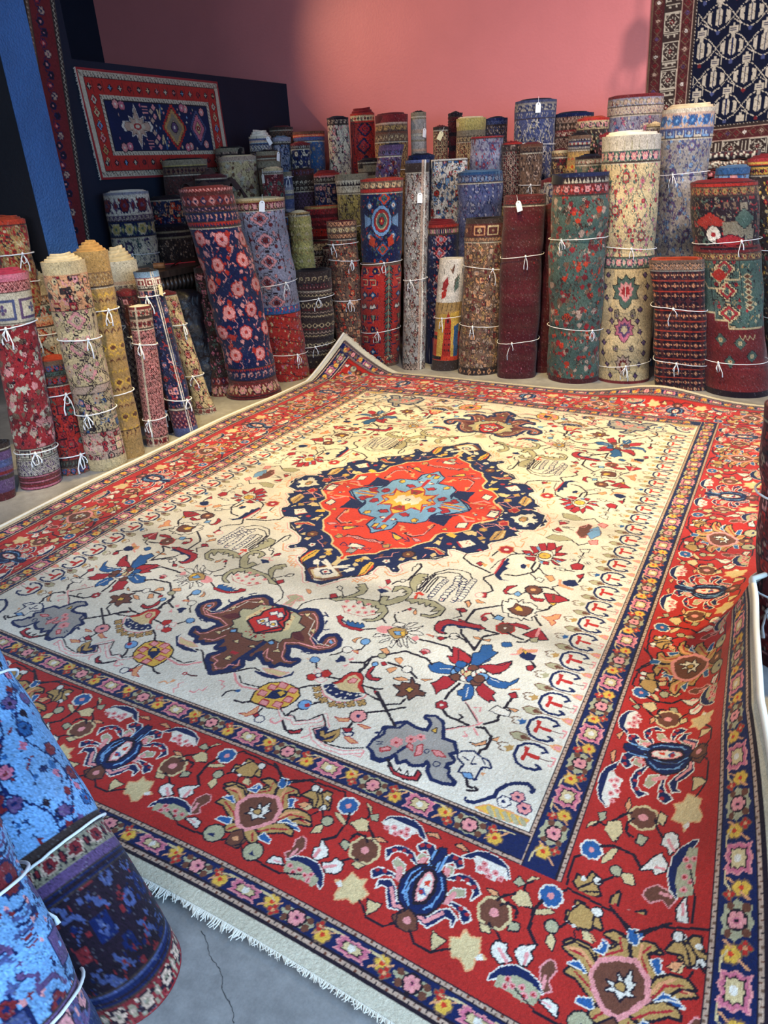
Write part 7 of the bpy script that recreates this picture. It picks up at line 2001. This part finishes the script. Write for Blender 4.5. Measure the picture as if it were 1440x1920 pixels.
# folded rugs stacked at the right, under the hanging rug
for k, (dz, c, s, lab) in enumerate(((0, 'dkDh', 1., 'top'), (-.06, 'hdkb', 1.05, 'middle'), (-.13, 'mkdP', 1.1, 'lowest'))):
    T = on_plane(1368, 284, 1, 3.55); 
    def fn(W, H): cv = Canvas(0, 0, W, H, 6., 'd'); field(cv, W, 0, H, c[0], 'her', c[1:], random.Random(k), .9); return cv
    x, y, z = T[0], T[1], T[2]+dz; w_ = .20*s
    mb = MB(); n = 10; P = []
    for i in range(n): a = math.pi*i/(n-1); P.append((y-.14-.026*math.sin(a), z-.026*(1-math.cos(a))*1.0))
    prof = P+[(y+.25, z-.052), (y+.25, z)]; m_ = len(prof); NX = 40; V = []; C = []
    cvx = fn(w_*2000, 700)
    for i in range(NX+1):
        xx = x-w_+2*w_*i/NX; V += [(xx, a, b+.004*math.sin(i*.5+k)) for a, b in prof]
        C += [PAL[cvx.a[min(cvx.h-1, int(j*14)), min(cvx.w-1, int(i/NX*(cvx.w-1)))]] for j in range(m_)]
    F = [(i*m_+j, i*m_+(j+1) % m_, (i+1)*m_+(j+1) % m_, (i+1)*m_+j) for i in range(NX) for j in range(m_)]+[tuple(range(m_))[::-1], tuple(NX*m_+j for j in range(m_))]
    o = mesh_ob('folded_runner', V, F, M_WOOL, None, False, np.array(C)); tag(o, f'dark patterned runner lying folded, {lab} of the stack under the large hanging rug', 'rug', 'folded runners stacked under the hanging rug')
T = on_plane(1368, 284, 1, 3.55)
pl = thing('rug_crate', (T[0], 3.6, 0), 'plain dark crate that carries the stack of folded runners', 'crate')
MB().box((T[0]-.21, 3.42, .02), (T[0]+.21, 3.84, T[2]-.19)).ob('crate_body', M_DARKWOOD, pl)
MB().box((T[0]-.22, 3.41, 0), (T[0]+.22, 3.85, .02)).ob('base_board', M_DARKWOOD, pl)
# timber post at the far left
post = on_plane(8, 330, 1, .6); pm = MB().box((post[0]-.30, .60, 0), (post[0]+.02, .72, ZC)); struct('trim_1', pm, M_BROWNWOOD, 'brown timber door post')
# cracks in the floor slab
def crack(pp, w):
    P = [on_plane(x, y, 2, 0.) for x, y in pp]; mb = MB(); r = random.Random(4); Q = []
    for a, b in zip(P, P[1:]):
        for k in range(6): q = a+(b-a)*k/6; Q.append((q[0]+r.uniform(-.0015, .0015), q[1]+r.uniform(-.0015, .0015)))
    for i, (x, y) in enumerate(Q):
        j = min(i+1, len(Q)-1); dx, dy = Q[j][0]-Q[max(i-1, 0)][0], Q[j][1]-Q[max(i-1, 0)][1]; n = math.hypot(dx, dy) or 1; ww = w*r.uniform(.4, 1.2)
        mb.v += [(x-dy/n*ww, y+dx/n*ww, .0006), (x+dy/n*ww, y-dx/n*ww, .0006)]
        if i: b = len(mb.v); mb.f.append((b-4, b-3, b-1, b-2)); mb.m.append(0)
    return mb
ck = crack([(378, 1745), (388, 1765), (392, 1790), (410, 1815), (418, 1832), (416, 1855), (436, 1890), (438, 1925)], .0011)
o = ck.ob('trim_2', M_CRACK); tag(o, 'thin crack across the concrete slab', None, None, 'structure')

# wrought lantern on a chain, above the picture: its shadow falls on the rose wall
LX, LY, LZ = .98, 3.12, 2.86
ln = thing('hanging_lantern', (LX, LY, LZ-.16), 'black wrought lantern whose shadow falls on the rose wall beside the hanging rug', 'lantern')
MB().tube([(LX, LY, ZC), (LX, LY, LZ+.12)], .006, 6).ob('chain', M_BLACK, ln)
MB().tube([(LX, LY, LZ+.14), (LX, LY, LZ+.10), (LX, LY, LZ-.02), (LX, LY, LZ-.05)], [.02, .05, .055, .03], 12).ob('lantern_body', M_BLACK, ln, True)
for k in range(6):
    a = k*math.pi/3; c, s = math.cos(a), math.sin(a)
    MB().tube([(LX+.04*c, LY+.04*s, LZ), (LX+.085*c, LY+.085*s, LZ-.06), (LX+.08*c, LY+.08*s, LZ-.13), (LX+.02*c, LY+.02*s, LZ-.18)], .006, 5).ob('arm', M_BLACK, ln, True)

# ------------------------------------------------------------------ light
def area(name, loc, to, sx, sy, col, power):
    l = bpy.data.lights.new(name, 'AREA'); l.shape = 'RECTANGLE'; l.size = sx; l.size_y = sy; l.color = col; l.energy = power
    o = bpy.data.objects.new(name, l); COL.objects.link(o); o.location = loc
    o.rotation_euler = (Vector(to)-Vector(loc)).to_track_quat('-Z', 'Y').to_euler(); return o
def spot(name, loc, to, ang, col, power, blend=.6, rad=.04):
    l = bpy.data.lights.new(name, 'SPOT'); l.spot_size = math.radians(ang); l.spot_blend = blend; l.color = col; l.energy = power; l.shadow_soft_size = rad
    o = bpy.data.objects.new(name, l); COL.objects.link(o); o.location = loc
    o.rotation_euler = (Vector(to)-Vector(loc)).to_track_quat('-Z', 'Y').to_euler(); return o
area('daylight_window', (3.58, -1.6, 1.85), (0, -1.2, .6), 5.4, 2.2, (.36, .62, 1.), 300)
area('daylight_shopfront', (.2, -5.7, 2.2), (.2, -1, 0), 5.0, 2.4, (.66, .80, 1.), 165)
WARM = (1., .70, .20)
spot('ceiling_spot', (1.9, 1.2, 3.6), (1.45, .45, 0), 74, WARM, 720, 1.)
spot('ceiling_spot', (-.2, 1.9, 3.6), (.1, 1.35, 0), 84, WARM, 480, 1.)
spot('ceiling_spot', (-1.6, .9, 3.6), (-1.45, .4, 0), 62, WARM, 470, 1.)
spot('ceiling_spot', (-.6, -1.6, 3.6), (-2.1, -.1, .7), 46, (1., .86, .7), 300, 1.)
spot('ceiling_spot', (.2, .3, 3.6), (-.2, 3.0, .9), 74, (1., .84, .72), 300, 1.)
spot('ceiling_spot', (1.6, .6, 3.6), (1.4, 3.0, 1.2), 60, (1., .82, .66), 190, 1.)
spot('ceiling_spot', (-4.7, 2.3, 3.6), (-.6, 4.26, 1.9), 60, (1., .66, .42), 430, 1., .02)
spot('ceiling_spot', (2.2, 1.6, 3.6), (.7, 4.26, 2.3), 84, (1., .82, .80), 400, 1., .05)
W_ = bpy.data.worlds.new('world'); SC.world = W_; W_.use_nodes = True
W_.node_tree.nodes['Background'].inputs[0].default_value = (.45, .62, 1., 1); W_.node_tree.nodes['Background'].inputs[1].default_value = .16
SC.view_settings.view_transform = 'Standard'; SC.view_settings.look = 'None'; SC.view_settings.gamma = 1; SC.view_settings.exposure = 0.
SC.view_settings.use_curve_mapping = False
SC.cycles.use_denoising = True; SC.cycles.max_bounces = 5; SC.cycles.diffuse_bounces = 3; SC.cycles.glossy_bounces = 2; SC.cycles.use_adaptive_sampling = True
